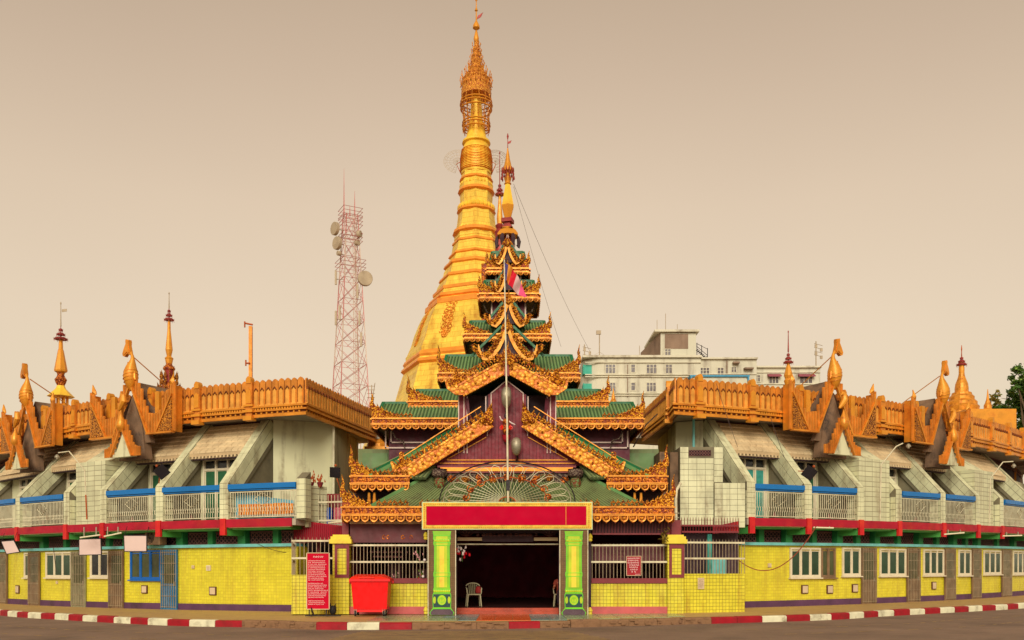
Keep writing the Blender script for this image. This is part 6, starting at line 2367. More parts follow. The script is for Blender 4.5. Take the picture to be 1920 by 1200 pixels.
# ---------------------------------------------------------------- tier A over the entrance
TA = sub('roof_tier', (SX, 29.8, 3.1), SH)
d = 29.8
eave(TA, (X(643, d), d), (X(1262, d), d), FR_, Z(980, d), Z(952, d), ((.1, .2), (.23, .33), (.40, .60), (.71, .78), (.81, .93)), 0.26, (1, 1), 1.0, 0.29)
eave(TA, (X(643, d), 32), (X(643, d), d + .06), (-1, 0, 0), Z(980, d), Z(952, d), (), .2, (0, 0), 1, .34)
eave(TA, (X(1262, d), d + .06), (X(1262, d), 32), (1, 0, 0), Z(980, d), Z(952, d), (), .2, (0, 0), 1, .34)
xl, xr, ze = X(648, d), X(1258, d), Z(957, d)
b = MB()
corr(b, (X(690, d), 29.85, ze), (X(1215, d), 29.85, ze), (X(1095, 31.4), 31.3, 4.7), (X(805, 31.4), 31.3, 4.7))
part('roof_sheet', b, ['roof_olive', 'roof_groove_shade'], TA)
for s_ in (-1, 1):
    xe = xl if s_ < 0 else xr
    xm = X(690, d) if s_ < 0 else X(1215, d)
    xt = X(805, 31.4) if s_ < 0 else X(1095, 31.4)
    b = MB()
    if s_ < 0: corr(b, (xe, 31.8, ze), (xm, 29.85, ze), (xt, 31.3, 4.7), (xt, 31.9, 4.7), .16)
    else: corr(b, (xm, 29.85, ze), (xe, 31.8, ze), (xt, 31.9, 4.7), (xt, 31.3, 4.7), .16)
    b.add([(xm, 29.85, ze - .02), (xe, 29.85, ze - .02), (xe, 31.9, ze - .02), (xm, 31.9, ze - .02)], [(0, 1, 2, 3)])
    part('roof_sheet', b, ['roof_olive', 'roof_groove_shade'], TA)
    b = MB()
    b.bar((xm, 29.85, ze + .1), (xt, 31.3, 4.78), .09, .09)
    part('hip_cap', b, 'trim_green_pale', TA)
b = MB()
b.box(xl, xr, 29.86, 31.9, 3.12, 3.16)
part('soffit', b, 'dark_timber', TA)

# ================================================================== ENTRANCE HALL (ground floor of the shrine)
HALL = sub('entrance_hall', (SX, 31, 0), SH)
XL, XR = X(655, 30.6), X(1254, 30.6)
def hb(name, m_, x0, x1, y0, y1, z0, z1, par=HALL, uv=None, label=None):
    b = MB()
    b.box(x0, x1, y0, y1, z0, z1)
    return part(name, b, m_, par, uv=uv, label=label)
hb('floor', 'dark_floor', XL, XR, 30.75, 41, 0.0, 0.2)
hb('back_wall', 'dark_room', XL, XR, 41.0, 41.2, 0, 3.1)
hb('side_wall', 'dark_room', XL - .1, XL, 30.7, 41.2, 0, 3.1)
hb('side_wall', 'dark_room', XR, XR + .1, 30.7, 41.2, 0, 3.1)
hb('ceiling', 'dark_room', XL, XR, 30.7, 41.2, 3.0, 3.1)
DL, DR = X(857, 30.6), X(1047, 30.6)
for a, c, x0, x1 in ((0, 1, XL, X(803, 30.6)), (0, 1, X(1108, 30.6), X(1252, 30.6))):
    hb('plinth', 'pink_plinth', x0, x1, 30.42, 30.7, 0, 0.25)
    hb('low_wall', 'yellow_tile_front', x0, x1, 30.46, 30.7, 0.25, 1.03, uv='box')
    hb('sill', 'maroon_paint', x0, x1, 30.4, 30.72, 1.032, 1.2)
    # railing
    b = MB()
    n = int((x1 - x0) / 0.118)
    for i in range(n + 1):
        x = x0 + .03 + (x1 - x0 - .06) * i / n
        b.tube([(x, 30.5, 1.2), (x, 30.5, 2.36)], .012, 4)
    part('railing_bar', b, 'grille_metal', HALL, stuff=True)
    for z in (1.72, 2.28):
        hb('railing_rail', 'baluster', x0, x1, 30.47, 30.53, z, z + .06)
hb('jamb', 'dark_timber', X(803, 30.6), DL, 30.5, 30.8, 0, 3.05)
hb('jamb', 'dark_timber', DR, X(1108, 30.6), 30.5, 30.8, 0, 3.05)
hb('corner_post', 'maroon_paint', X(643, 30.6), XL, 30.45, 30.8, 0, 3.1)
hb('lintel_board', 'maroon_sheet', X(657, 30.5), X(800, 30.5), 30.42, 30.5, 2.40, 3.02, label='brown board above the left railing')
hb('eave_strip', 'sand_tile', X(657, 30.5), X(800, 30.5), 30.35, 30.5, 3.022, 3.12)
b = MB()
corr(b, (X(1110, 30.5), 30.4, 2.72), (X(1254, 30.5), 30.4, 2.72), (X(1254, 30.5), 30.3, 3.1), (X(1110, 30.5), 30.3, 3.1), .1, .03)
part('corrugated_awning', b, ['maroon_sheet', 'dark_timber'], HALL)
hb('awning_edge', 'maroon_paint', X(1110, 30.5), X(1254, 30.5), 30.36, 30.42, 2.66, 2.715)
# faded writing on the brown board
b = MB()
glyphs(b, (X(716, 30.4), 30.415, 2.58), (1, 0, 0), UP, FR_, 1.2, 6, .16)
part('faded_lettering', b, 'gold_carved_red', HALL, stuff=True)
# steps
hb('step', 'step_red', DL, DR, 30.35, 30.75, 0.0, 0.1)
hb('step', 'step_red', DL, DR, 30.5, 30.75, 0.101, 0.2)
# transom with fan bars and light boxes above the doorway
hb('transom_beam', 'dark_timber', DL, DR, 30.6, 30.7, 2.72, 3.05)
for a, c in ((858, 904), (1001, 1046)):
    hb('light_panel', 'sand_tile', X(a, 30.6), X(c, 30.6), 30.5, 30.58, Z(1014, 30.6), Z(1008, 30.6))
hb('shutter_box', 'dark_timber', X(905, 30.6), X(1000, 30.6), 30.45, 30.59, Z(1016, 30.6), Z(1004, 30.6))
b = MB()
b.tube([(DL, 30.5, Z(1020.5, 30.5)), (DR, 30.5, Z(1020.5, 30.5))], .025, 6)
part('curtain_rod', b, 'baluster', HALL)
b = MB()
for cx in (874, 1030):
    for k in range(5):
        a = pi * (k + 1) / 6
        b.tube([(X(cx, 30.5), 30.56, Z(1006, 30.5)), (X(cx, 30.5) + .25 * cos(a), 30.56, Z(1006, 30.5) + .2 * sin(a))], .01, 3)
glyphs(b, (X(893, 30.5), 30.43, Z(1003, 30.5)), (1, 0, 0), UP, FR_, 2.1, 12, .1)
part('transom_tracery', b, 'lattice', HALL, stuff=True)
# interior shadows: some furniture shapes behind the railings
b = MB()
for x, w, h in ((-4.6, .5, 1.5), (-3.6, .7, 1.3), (3.2, .6, 1.5), (4.4, .8, 1.2)):
    b.box(x, x + w, 33.5, 34.2, .2, .2 + h)
part('inner_cabinet', b, 'maroon_sheet', HALL, stuff=True)
b = MB()
b.box(X(1112, 31), X(1245, 31), 30.9, 30.93, Z(1056, 31), Z(1022, 31))
part('hanging_cloth', b, 'maroon_sheet', HALL, label='brown lettered cloth behind the right railing')
b = MB()
for k in range(4):
    glyphs(b, (X(1150, 31), 30.895, Z(1030 + 7 * k, 31)), (1, 0, 0), UP, FR_, 1.1, 10, .07)
for k in range(3):
    glyphs(b, (X(700 - 12 * (k == 1), 31), 30.88, Z(1026 + 9 * k, 31)), (1, 0, 0), UP, FR_, 1.0 + .45 * (k == 1), 10, .07)
part('gilt_lettering', b, 'lattice', HALL, stuff=True)

# ---------------------------------------------------------------- gate frontage: banner, printed columns
GY = 29.35
t = thing('entrance_banner', 'wide crimson cloth banner in a yellow ornamental frame above the doorway', 'banner', (X(951, GY), GY, Z(995, GY)))
x0, x1, z0, z1 = X(791, GY), X(1111, GY), Z(993, GY), Z(941, GY)
b = MB()
b.box(x0, x1, GY, GY + .12, z0, z1)
part('backboard', b, 'banner_edge', t)
b = MB()
e = .14
b.box(x0 + .03, x1 - .03, GY - .02, GY - .002, z0 + .03, z0 + e)
b.box(x0 + .03, x1 - .03, GY - .02, GY - .002, z1 - e, z1 - .03)
b.box(x0 + .03, x0 + e, GY - .02, GY - .002, z0 + e, z1 - e)
b.box(x1 - e - .06, x1 - .03, GY - .02, GY - .002, z0 + e, z1 - e)
part('yellow_border', b, 'banner_gold', t)
b = MB()
n = 88
for i in range(n):
    x = x0 + .08 + (x1 - x0 - .16) * i / (n - 1)
    for z in (z0 + .075, z1 - .075):
        b.ball((x, GY - .025, z), .02, 0, 5, 3)
for i in range(12):
    z = z0 + .12 + (z1 - z0 - .24) * i / 11
    for x in (x0 + .09, x1 - .12):
        b.ball((x, GY - .025, z), .02, 0, 5, 3)
part('bead_border', b, 'gold_bright', t, stuff=True)
b = MB()
gx, gz_ = 40, 5
vs, fs = [], []
for i in range(gx + 1):
    for j in range(gz_ + 1):
        u, v = i / gx, j / gz_
        yy = GY - .022 - .012 * abs(sin(u * 23 + v * 3)) * (0.4 + .6 * sin(u * 7 + 1) ** 2) - .006 * sin(v * 9 + u * 40)
        vs.append((x0 + e + .005 + (x1 - x0 - 2 * e - .07) * u, yy, z0 + e + .005 + (z1 - z0 - 2 * e - .01) * v))
for i in range(gx):
    for j in range(gz_):
        a = i * (gz_ + 1) + j
        fs.append((a, a + gz_ + 1, a + gz_ + 2, a + 1))
b.add(vs, fs)
part('crimson_cloth', b, 'banner_red', t, True)
b = MB()
b.box(X(1061, GY) - .008, X(1061, GY) + .008, GY - .05, GY - .042, z0 + e, z1 - e)
part('seam', b, 'gold_orange', t)
def printed_column(px0, px1, label):
    t = thing('printed_column', label, 'column panel', (X((px0 + px1) / 2, GY), GY, 0), 'printed columns beside the doorway')
    x0, x1 = X(px0, GY), X(px1, GY)
    zt = Z(994, GY)
    b = MB()
    b.box(x0, x1, GY + .02, GY + .09, 0.0, zt)
    part('board', b, 'board_brown', t, uv='box')
    b = MB()
    for x in (x0, x1 - .025):
        b.box(x, x + .025, GY + .0, GY + .019, 0.0, zt)
    part('edge_strip', b, 'baluster', t)
    c = (x0 + x1) / 2 + .0
    def outline(k, z0_=0.0, z1_=1.0):
        pr = [(.34, 0.02), (.39, .05), (.40, .1), (.33, .2), (.29, .26), (.3, .5), (.3, .68), (.27, .76), (.285, .84), (.262, .92), (.258, 1.25), (.275, 1.3), (.275, 1.38), (.255, 1.45), (.25, 2.25), (.28, 2.34), (.262, 2.42), (.285, 2.5), (.275, 2.6), (.3, zt - .03)]
        return [(r * k, z) for r, z in pr if z0_ <= z <= z1_]
    def slab(k, y0, y1, za, zb, m_, name):
        pr = outline(k, za, zb)
        b = MB()
        b.extr([(c + r, y1, z) for r, z in pr] + [(c - r, y1, z) for r, z in reversed(pr)], (0, y0 - y1, 0))
        return part(name, b, m_, t)
    slab(1.0, GY + .019, GY + .012, 0, 9, 'column_edge', 'light_edge')
    slab(.93, GY + .011, GY + .0, .2, 9, 'column_green', 'shaft')
    slab(.66, GY - .001, GY - .005, .9, 2.7, 'column_lime', 'shaft_highlight')
    slab(.3, GY - .0055, GY - .008, .9, 2.3, 'yellow_plaster', 'shaft_glint')
    slab(.92, GY + .0105, GY - .001, 0.0, .21, 'column_foot', 'foot') if False else None
    b = MB()
    b.extr([(c - .33, GY + .01, .03), (c + .33, GY + .01, .03), (c + .375, GY + .01, .07), (c + .36, GY + .01, .14), (c + .28, GY + .01, .215), (c - .28, GY + .01, .215), (c - .36, GY + .01, .14), (c - .375, GY + .01, .07)], (0, -.03, 0))
    part('foot', b, 'column_foot', t)
    b = MB()
    b.extr([(c - .27, GY - .001, .28), (c + .27, GY - .001, .28), (c + .278, GY - .001, .5), (c + .275, GY - .001, .7), (c - .275, GY - .001, .7), (c - .278, GY - .001, .5)], (0, -.009, 0))
    part('dark_band', b, 'column_teal', t)
    b = MB()
    for dx, r in ((0, .14), (-.235, .1), (.235, .1)):
        o = len(b.v)
        k = 16
        w = r if dx == 0 else .045
        pts = [(c + dx + w * cos(2 * pi * i / k), GY - .012, .51 + r * 1.15 * sin(2 * pi * i / k)) for i in range(k)]
        b.extr(pts, (0, -.012, 0))
    part('medallion', b, 'column_lime', t, stuff=True)
    b = MB()
    k = 16
    for r in (.14, .08):
        b.tube([(c + r * cos(2 * pi * i / k), GY - .025, .51 + r * 1.15 * sin(2 * pi * i / k)) for i in range(k + 1)], .008, 4, cap=False)
    b.tube([(c, GY - .026, .42), (c, GY - .026, .6)], .008, 4)
    b.tube([(c - .05, GY - .026, .55), (c + .05, GY - .026, .55)], .008, 4)
    part('medallion_line', b, 'column_edge', t, stuff=True)
    b = MB()
    for z, w, h in ((.22, .27, .03), (.73, .26, .025), (.83, .25, .02), (1.27, .25, .018), (1.38, .25, .018), (2.27, .24, .02), (2.36, .255, .02), (2.46, .255, .02), (2.58, .26, .02)):
        b.box(c - w, c + w, GY - .014, GY - .001, z, z + h)
    part('ring_band', b, 'column_edge', t, stuff=True)
    b = MB()
    for i in range(9):
        b.ball((c - .24 + .06 * i, GY - .01, .8), .035, 0, 6, 4, 1.4, .4)
        b.ball((c - .22 + .055 * i, GY - .01, 2.44), .03, 0, 6, 4, 1.4, .4)
    part('petal_row', b, 'column_lime', t, stuff=True)
printed_column(802, 855, 'printed lime green lotus column on a brown board left of the doorway')
printed_column(1049, 1103, 'printed lime green lotus column on a brown board right of the doorway')
# small yellow ornaments at the outer edges
for px, y, l in ((799, 1005, 'top left'), (1106, 1008, 'top right'), (1106, 1146, 'bottom right'), (799, 1145, 'bottom left')):
    t = thing('yellow_knob', 'small yellow painted knob at the %s of the doorway columns' % l, 'knob', (X(px, 30), 30, Z(y + 8, 30)), 'yellow knobs')
    b = MB()
    zz = Z(y, 30)
    b.lathe([(.05, zz - .13), (.085, zz - .1), (.07, zz - .03), (.095, zz), (.08, zz + .06), (.04, zz + .13)], 10, (X(px, 30), 30.0))
    part('knob', b, 'yellow_plaster', t, True)
    b = MB()
    b.box(X(px, 30) - .03, X(px, 30) + .03, 30.05, 30.46, zz - .05, zz + .05)
    part('bracket', b, 'maroon_paint', t)

# ---------------------------------------------------------------- ironwork fan arch
AY = 29.62
t = thing('fan_arch', 'pale wrought iron sunburst arch standing on the banner', 'ironwork arch', (X(951, AY), AY, Z(940, AY)))
c = Vector((X(951, AY), AY, Z(941, AY)))
A_, B_ = 127 * AY / F_, 76 * AY / F_
def el(k, a, dy=0): return c + Vector((A_ * k * cos(a), dy, B_ * k * sin(a)))
for k, m_, r in ((1.0, 'black_metal', .022), (.94, 'steel', .016), (.60, 'rust', .016), (.12, 'rust', .02)):
    b = MB()
    b.tube([el(k, pi * i / 40) for i in range(41)], r, 5)
    part('hoop', b, m_, t)
b = MB()
for i in range(23):
    a = pi * (i + .5) / 23
    b.tube([el(.12, a), el(.60, a)], .009, 3)
part('spoke', b, 'baluster', t, stuff=True)
for i in range(15):
    a0 = pi * (i + .5) / 15
    w = pi / 15 * .42
    b = MB()
    b.tube([el(.62, a0 - w * .6), el(.78, a0 - w), el(.87, a0 - w * .8), el(.92, a0), el(.87, a0 + w * .8), el(.78, a0 + w), el(.62, a0 + w * .6)], .012, 4)
    part('loop', b, 'baluster', t)
for i in range(9):
    a0 = pi * (i + .5) / 9
    b = MB()
    q = el(.62, a0, -.03)
    b.curl(q, (cos(a0), 0, sin(a0)), (-sin(a0), 0, cos(a0)), .3, .028, 1 if i % 2 else -1)
    b.ball(q, .06, 0, 7, 4)
    part('rosette', b, 'gold_carved_red', t, True)

# ---------------------------------------------------------------- flagpole, flag, lamps, figurine
FY = 29.3
t = thing('flagpole', 'white flagpole rising from the banner in front of the red gable', 'flagpole', (X(952, FY), FY, Z(938, FY)))
b = MB()
b.tube([(X(952.5, FY), FY, Z(941, FY)), (X(951, FY), FY, Z(800, FY)), (X(945.5, FY), FY, Z(486, FY))], [.035, .032, .02], 8)
part('pole', b, 'baluster', t, True)
b = MB()
b.ball((X(945.4, FY), FY, Z(485, FY)), .04)
part('knob', b, 'gold_orange', t, True)
b = MB()
b.box(X(949, FY), X(956, FY), FY - .05, FY + .05, Z(920, FY), Z(900, FY))
part('clamp', b, 'black_metal', t)
t = thing('buddhist_flag', 'striped blue yellow red white and pink flag drooping from the flagpole top', 'flag', (X(946, FY), FY, Z(492, FY)))
hp = [(946, 491), (946.5, 531)]
path_t = [(946, 491), (953, 497), (961, 505), (969, 516), (977, 531), (988, 558)]
path_b = [(946, 530), (950, 527), (953, 533), (961, 543), (972, 553), (983, 560)]
cols = ['flag_blue', 'flag_yellow', 'flag_red', 'flag_white', 'flag_pink']
for i in range(5):
    b = MB()
    m = 5
    g_ = []
    for a in range(m + 1):
        u = i + a / m
        j = min(4, int(u))
        f = u - j
        T0 = Vector((path_t[j][0], path_t[j][1])).lerp(Vector((path_t[j + 1][0], path_t[j + 1][1])), f)
        B0 = Vector((path_b[j][0], path_b[j][1])).lerp(Vector((path_b[j + 1][0], path_b[j + 1][1])), f)
        for k in range(5):
            q = T0.lerp(B0, k / 4)
            yy = FY - .05 + .09 * sin(u * 3.2 + k * .5)
            g_.append((X(q.x, FY), yy, Z(q.y, FY)))
    vs = g_ + [(p[0], p[1] + .006, p[2]) for p in g_]
    fs = []
    for a in range(m):
        for k in range(4):
            o = a * 5 + k
            fs.append((o, o + 5, o + 6, o + 1))
            o += len(g_)
            fs.append((o + 1, o + 6, o + 5, o))
    b.add(vs, fs)
    part('stripe', b, cols[i], t, True)
def wall_lamp(px, y, w, h, label, pol):
    d = 30.75
    t = thing('street_lamp_head', label, 'lamp', (X(px, d), d, Z(y, d)), 'grey lamp heads at the flagpole')
    q = Vector((X(px, d), d, Z(y, d)))
    k = d / F_
    b = MB()
    n = 8
    pts = [q + Vector((0, -.16 + .25 * abs(i / n - .45), (h / 2 - h * i / n) * k)) for i in range(n + 1)]
    b.tube(pts, [w * k * .28] + [w * k * .5 * (1 - abs(i / n - .42) ** 2.2 * 1.4) for i in range(1, n)] + [w * k * .2], 12)
    part('housing', b, 'steel', t, True)
    b = MB()
    b.ball(q + Vector((0, -.16, h * .1 * k)), w * k * .4, 0, 12, 6, 1.35, .6)
    part('glass_bowl', b, 'lamp_glass', t, True)
    b = MB()
    b.tube([q + Vector((0, 0, -h * .4 * k)), q + Vector((pol * .05, .12, -h * .65 * k)), q + Vector((pol * .0, .38, -h * .8 * k))], .035, 6)
    part('arm', b, 'black_metal', t)
wall_lamp(949.5, 746, 19, 36, 'upper grey lamp head in front of the red gable planks', 0)
wall_lamp(968, 838, 19, 30, 'lower grey lamp head right of the flagpole', 1)
t = thing('winged_figurine', 'small painted winged figurine on a red bracket behind the flagpole', 'figurine', (X(950, 30.9), 30.9, Z(822, 30.9)))
q = Vector((X(949, 30.8), 30.8, Z(800, 30.8)))
k = 30.8 / F_
b = MB()
b.lathe([(2 * k, q.z - 14 * k), (6 * k, q.z - 11 * k), (7 * k, q.z - 4 * k), (5 * k, q.z + 2 * k), (7 * k, q.z + 8 * k), (6 * k, q.z + 13 * k), (2.5 * k, q.z + 15 * k)], 10, (q.x, q.y))
part('body', b, 'gold_carved_red', t, True)
b = MB()
b.ball(q + Vector((0, -.02, 20 * k)), 4.5 * k, 0, 10, 6)
part('head', b, 'dark_timber', t, True)
for s_ in (-1, 1):
    b = MB()
    b.flame(q + Vector((s_ * 6 * k, 0, -6 * k)), (s_, 0, 0), UP, 11 * k, 7 * k, FR_)
    b.curl(q + Vector((s_ * 8 * k, -.03, -2 * k)), (s_, 0, 0), UP, 8 * k, 1.2 * k, 1)
    part('wing', b, 'bin_lid', t, True)
b = MB()
b.tube([q + Vector((4 * k, 0, 11 * k)), q + Vector((9 * k, -.05, 7 * k)), q + Vector((17 * k, -.08, 3 * k))], [1.6 * k, 1.3 * k, .9 * k], 6)
b.tube([q + Vector((-4 * k, 0, 11 * k)), q + Vector((-9 * k, -.05, 12 * k)), q + Vector((-12 * k, -.08, 19 * k))], [1.6 * k, 1.3 * k, 1.2 * k], 6)
part('arm', b, 'flower_white', t, True)
b = MB()
b.lathe([(2 * k, q.z - 28 * k), (6 * k, q.z - 24 * k), (8 * k, q.z - 16 * k), (9 * k, q.z - 15 * k)], 10, (q.x, q.y + .1))
b.box(q.x - .03, q.x + .03, q.y + .1, 31.2, q.z - 22 * k, q.z - 18 * k)
part('bracket', b, 'band_red', t)
# ================================================================== STREET LEVEL THINGS
def fence(name, label, pts, z0, z1, pitch, m_, spikes=True, group=None, rails=(0.45, 0.92)):
    t = thing(name, label, 'railing', (pts[0][0], pts[0][1], z0), group)
    for (a, c) in zip(pts[:-1], pts[1:]):
        a3, c3 = Vector((a[0], a[1], 0)), Vector((c[0], c[1], 0))
        L_ = (c3 - a3).length
        n = max(2, int(L_ / pitch))
        b = MB()
        for i in range(n + 1):
            q = a3.lerp(c3, i / n)
            b.tube([q + UP * z0, q + UP * (z1 - .04), q + UP * (z1 + .03)], [.012, .012, .002] if spikes else [.012] * 3, 4)
        part('bar', b, m_, t, stuff=True)
        for f in rails:
            b = MB()
            z = z0 + (z1 - z0) * f
            b.bar(a3 + UP * z + Vector((0, -.03, 0)), c3 + UP * z + Vector((0, -.03, 0)), .03, .06)
            part('rail', b, 'baluster' if m_ != 'maroon_paint' else m_, t)
    return t

def low_wall(label, pts, h, th=.22):
    t = thing('low_wall', label, 'wall', (pts[0][0], pts[0][1], 0))
    for a, c in zip(pts[:-1], pts[1:]):
        a3, c3 = Vector((a[0], a[1], 0)), Vector((c[0], c[1], 0))
        d = (c3 - a3).normalized()
        n = Vector((-d.y, d.x, 0))
        b = MB()
        q = [a3, c3, c3 + n * th, a3 + n * th]
        b.hexa([p for p in q] + [p + UP * h for p in q])
        part('tiled_face', b, 'yellow_tile_front', t, uv='box')
        b = MB()
        q = [a3 - n * .015, c3 - n * .015, c3 + n * (th + .015), a3 + n * (th + .015)]
        b.hexa([p + UP * (h + .001) for p in q] + [p + UP * (h + .04) for p in q])
        part('coping', b, 'yellow_tile_front', t, uv='box')
    return t

lw = [(X(547, 30.2), 30.2), (X(624, 30.3), 30.3)]
low_wall('short yellow tiled wall behind the red notice board', lw, 1.28)
low_wall('yellow tiled wall return between arcade and notice board', [(-7.9, 33.0), (X(547, 30.2) - .02, 30.25)], 1.2)
rw = [(X(1283, 30.6), 30.6), (X(1396, 31.2), 31.2)]
low_wall('yellow tiled wall with a pasted paper right of the gate pillar', rw, 1.31)
low_wall('yellow tiled wall return beside the right arcade', [(X(1396, 31.2) + .02, 31.25), (8.35, 33.6)], 1.25)
fence('wall_railing', 'iron railing on the yellow wall behind the red notice board', lw, 1.32, 2.55, .125, 'grille_metal', group='railings on the low walls')
fence('wall_railing', 'iron railing on the yellow wall right of the gate pillar', rw, 1.35, 2.5, .115, 'grille_metal', group='railings on the low walls')
fence('wall_railing', 'iron railing on the wall return beside the left arcade', [(-7.9, 33.0), (X(547, 30.2), 30.3)], 1.24, 2.45, .16, 'grille_metal', group='railings on the low walls')
fence('spiked_railing', 'dark red spiked railing below the tiled block on the right', [(X(1278, 31.6), 31.6), (X(1385, 31.8), 31.8)], 2.75, 3.3, .1, 'maroon_paint', rails=(.1, .5))
# pasted papers
t = thing('pasted_paper', 'pale notice paper pasted on the right yellow wall', 'paper', (X(1312, 30.7), 30.7, .7))
b = MB()
c = Vector((X(1314, 30.72), 30.74, Z(1094, 30.72)))
dn_ = (Vector((X(1396, 31.2), 31.2, 0)) - Vector((X(1283, 30.6), 30.6, 0))).normalized()
nn = Vector((dn_.y, -dn_.x, 0))
b.obox(c + nn * .02, dn_ * .12, nn * .004, UP * .19)
part('sheet', b, 'box_paper', t)
b = MB()
for i in range(7):
    glyphs(b, c + nn * .026 - dn_ * .1 + UP * (.15 - .045 * i), dn_, UP, nn, .2, 8, .025)
part('print', b, 'lattice', t, stuff=True)

# gate pillars
def pillar(px, d, label):
    x = X(px, d)
    t = thing('gate_pillar', label, 'pillar', (x, d, 0), 'yellow gate pillars')
    w = .27
    b = MB()
    b.box(x - w, x + w, d, d + .45, 0, 2.36)
    part('shaft', b, 'yellow_tile_front', t, uv='box')
    b = MB()
    xa, xb = x - w + .16, x + w + .012
    if px > 900: xa, xb = x - w + .14, x + w + .012
    b.box(xa - .09, xa, d - .03, d - .002, 1.22, 2.34)
    b.box(xb - .09, xb, d - .03, d - .002, 1.22, 2.34)
    b.box(xa, xb - .09, d - .03, d - .002, 2.2, 2.34)
    b.box(xa, xb - .09, d - .03, d - .002, 1.22, 1.33)
    part('frame', b, 'maroon_paint', t, stuff=True)
    b = MB()
    b.lathe([(.36, 2.37), (.47, 2.42), (.5, 2.5), (.48, 2.58), (.38, 2.63), (.2, 2.66)], 4, (x, d + .22), pi / 4)
    b2 = MB()
    b2.box(x - w - .1, x + w + .1, d - .1, d + .55, 2.362, 2.5)
    b2.box(x - w - .06, x + w + .06, d - .06, d + .51, 2.5, 2.6)
    b2.box(x - w, x + w, d, d + .45, 2.6, 2.66)
    part('cap', b2, 'yellow_plaster', t, stuff=True)
    return t
pillar(639, 30.25, 'yellow tiled gate pillar left of the doorway, beside the red bin')
pillar(1267, 30.35, 'yellow tiled gate pillar right of the doorway, with leaves at its cap')

# leaves near the right pillar cap
t = thing('dry_plant', 'small dry hanging plant beside the right gate pillar cap', 'plant', (X(1246, 30.3), 30.25, Z(1012, 30.3)))
b = MB()
rnd = random.Random(3)
for i in range(40):
    q = Vector((X(1246, 30.3) + rnd.gauss(0, .09), 30.2 + rnd.gauss(0, .06), Z(1005, 30.3) + rnd.gauss(0, .13)))
    a = Vector((rnd.uniform(-1, 1), rnd.uniform(-1, 1), rnd.uniform(-1, .3))).normalized() * .09
    w_ = a.cross(Vector((0, .4, 1))).normalized() * .03
    b.add([q - a, q + w_, q + a, q - w_], [(0, 1, 2, 3)])
part('leaves', b, 'leaf_gold', t, stuff=True)
b = MB()
b.tube([(X(1246, 30.3), 30.2, Z(1022, 30.3)), (X(1248, 30.3), 30.22, Z(995, 30.3)), (X(1252, 30.3), 30.4, Z(992, 30.3))], .012, 4)
part('stem', b, 'bark', t)

# red wheeled bin
bx0, bx1, by = X(657, 29.2), X(733, 29.2), 29.0
t = thing('wheeled_bin', 'large bright red wheeled rubbish bin in front of the left railing', 'rubbish bin', ((bx0 + bx1) / 2, by + .4, 0))
b = MB()
i_, o_ = .1, .04
zb, zt = .22, 1.12
b.hexa([(bx0 + .11, by + .14, zb), (bx1 - .13, by + .14, zb), (bx1 - .13, by + .74, zb), (bx0 + .11, by + .74, zb), (bx0 + .05, by, zt), (bx1 - .06, by, zt), (bx1 - .06, by + .85, zt), (bx0 + .05, by + .85, zt)])
b.box(bx0 + .2, bx1 - .22, by + .16, by + .72, .13, .219)
part('body', b, 'bin_red', t)
b = MB()
b.box(bx0 + .0, bx1 + .0, by - .05, by + .9, 1.12, 1.2)
part('rim', b, 'bin_red', t)
b = MB()
b.hexa([(bx0 + .02, by - .03, 1.202), (bx1 - .03, by - .03, 1.202), (bx1 - .03, by + .88, 1.202), (bx0 + .02, by + .88, 1.202), (bx0 + .08, by + .05, 1.27), (bx1 - .3, by + .05, 1.27), (bx1 - .3, by + .88, 1.34), (bx0 + .08, by + .88, 1.34)])
b.box(bx0 + .3, bx1 - .5, by - .06, by + .0, 1.22, 1.25)
part('lid', b, 'bin_lid', t)
for s_, x in ((-1, bx0 - .03), (1, bx1 + .03)):
    b = MB()
    b.tube([(x, by + .4, 1.08), (x + s_ * .03, by + .4, 1.08)], .05, 10)
    part('trunnion', b, 'bin_red', t)
for x in (bx0 + .17, bx1 - .22):
    for y in (by + .16, by + .64):
        b = MB()
        b.tube([(x - .025, y, .085), (x + .025, y, .085)], .085, 14)
        w_ = part('wheel', b, 'rubber', t, True)
        b = MB()
        b.box(x - .04, x - .03, y - .03, y + .03, .07, .22)
        b.box(x + .03, x + .04, y - .03, y + .03, .07, .22)
        part('caster_fork', b, 'steel', w_)

# red notice board on a stand
d = 29.15
x0, x1 = X(575.5, d), X(617, d)
t = thing('notice_board', 'tall red notice board with white round script on a black stand', 'notice board', ((x0 + x1) / 2, d, 0))
b = MB()
b.box(x0, x1, d, d + .03, Z(1142, d), Z(1037, d))
part('panel', b, 'sign_red', t)
b = MB()
za, zb = Z(1142, d), Z(1037, d)
for q in ((x0 - .02, x0 + .008, za, zb), (x1 - .008, x1 + .02, za, zb), (x0, x1, zb - .008, zb + .015), (x0, x1, za - .015, za + .008)):
    b.box(q[0], q[1], d - .012, d + .04, q[2], q[3])
part('frame', b, 'box_paper', t, stuff=True)
b = MB()
glyphs(b, (x0 + .2, d - .004, zb - .12), (1, 0, 0), UP, FR_, .34, 9, .055, fill=1)
rnd = random.Random(11)
for i in range(26):
    if i in (12, 22): continue
    glyphs(b, (x0 + .04, d - .004, zb - .25 - i * .056), (1, 0, 0), UP, FR_, (x1 - x0 - .08) * rnd.uniform(.8, 1), 20, .034, fill=.93)
part('script', b, 'text_white', t, stuff=True)
b = MB()
for x in (x0 + .06, x1 - .1):
    b.bar((x, d + .05, 1.2), (x, d + .06, .0), .03)
    b.bar((x, d + .06, .02), (x + .0, d + .5, .02), .03)
    b.bar((x, d + .5, .02), (x, d + .08, .5), .02)
b.bar((x0 - .02, d - .15, .02), (x1 + .4, d - .1, .02), .03)
b.bar((x0 + .1, d + .05, .35), (x0 + .25, d - .12, .03), .03)
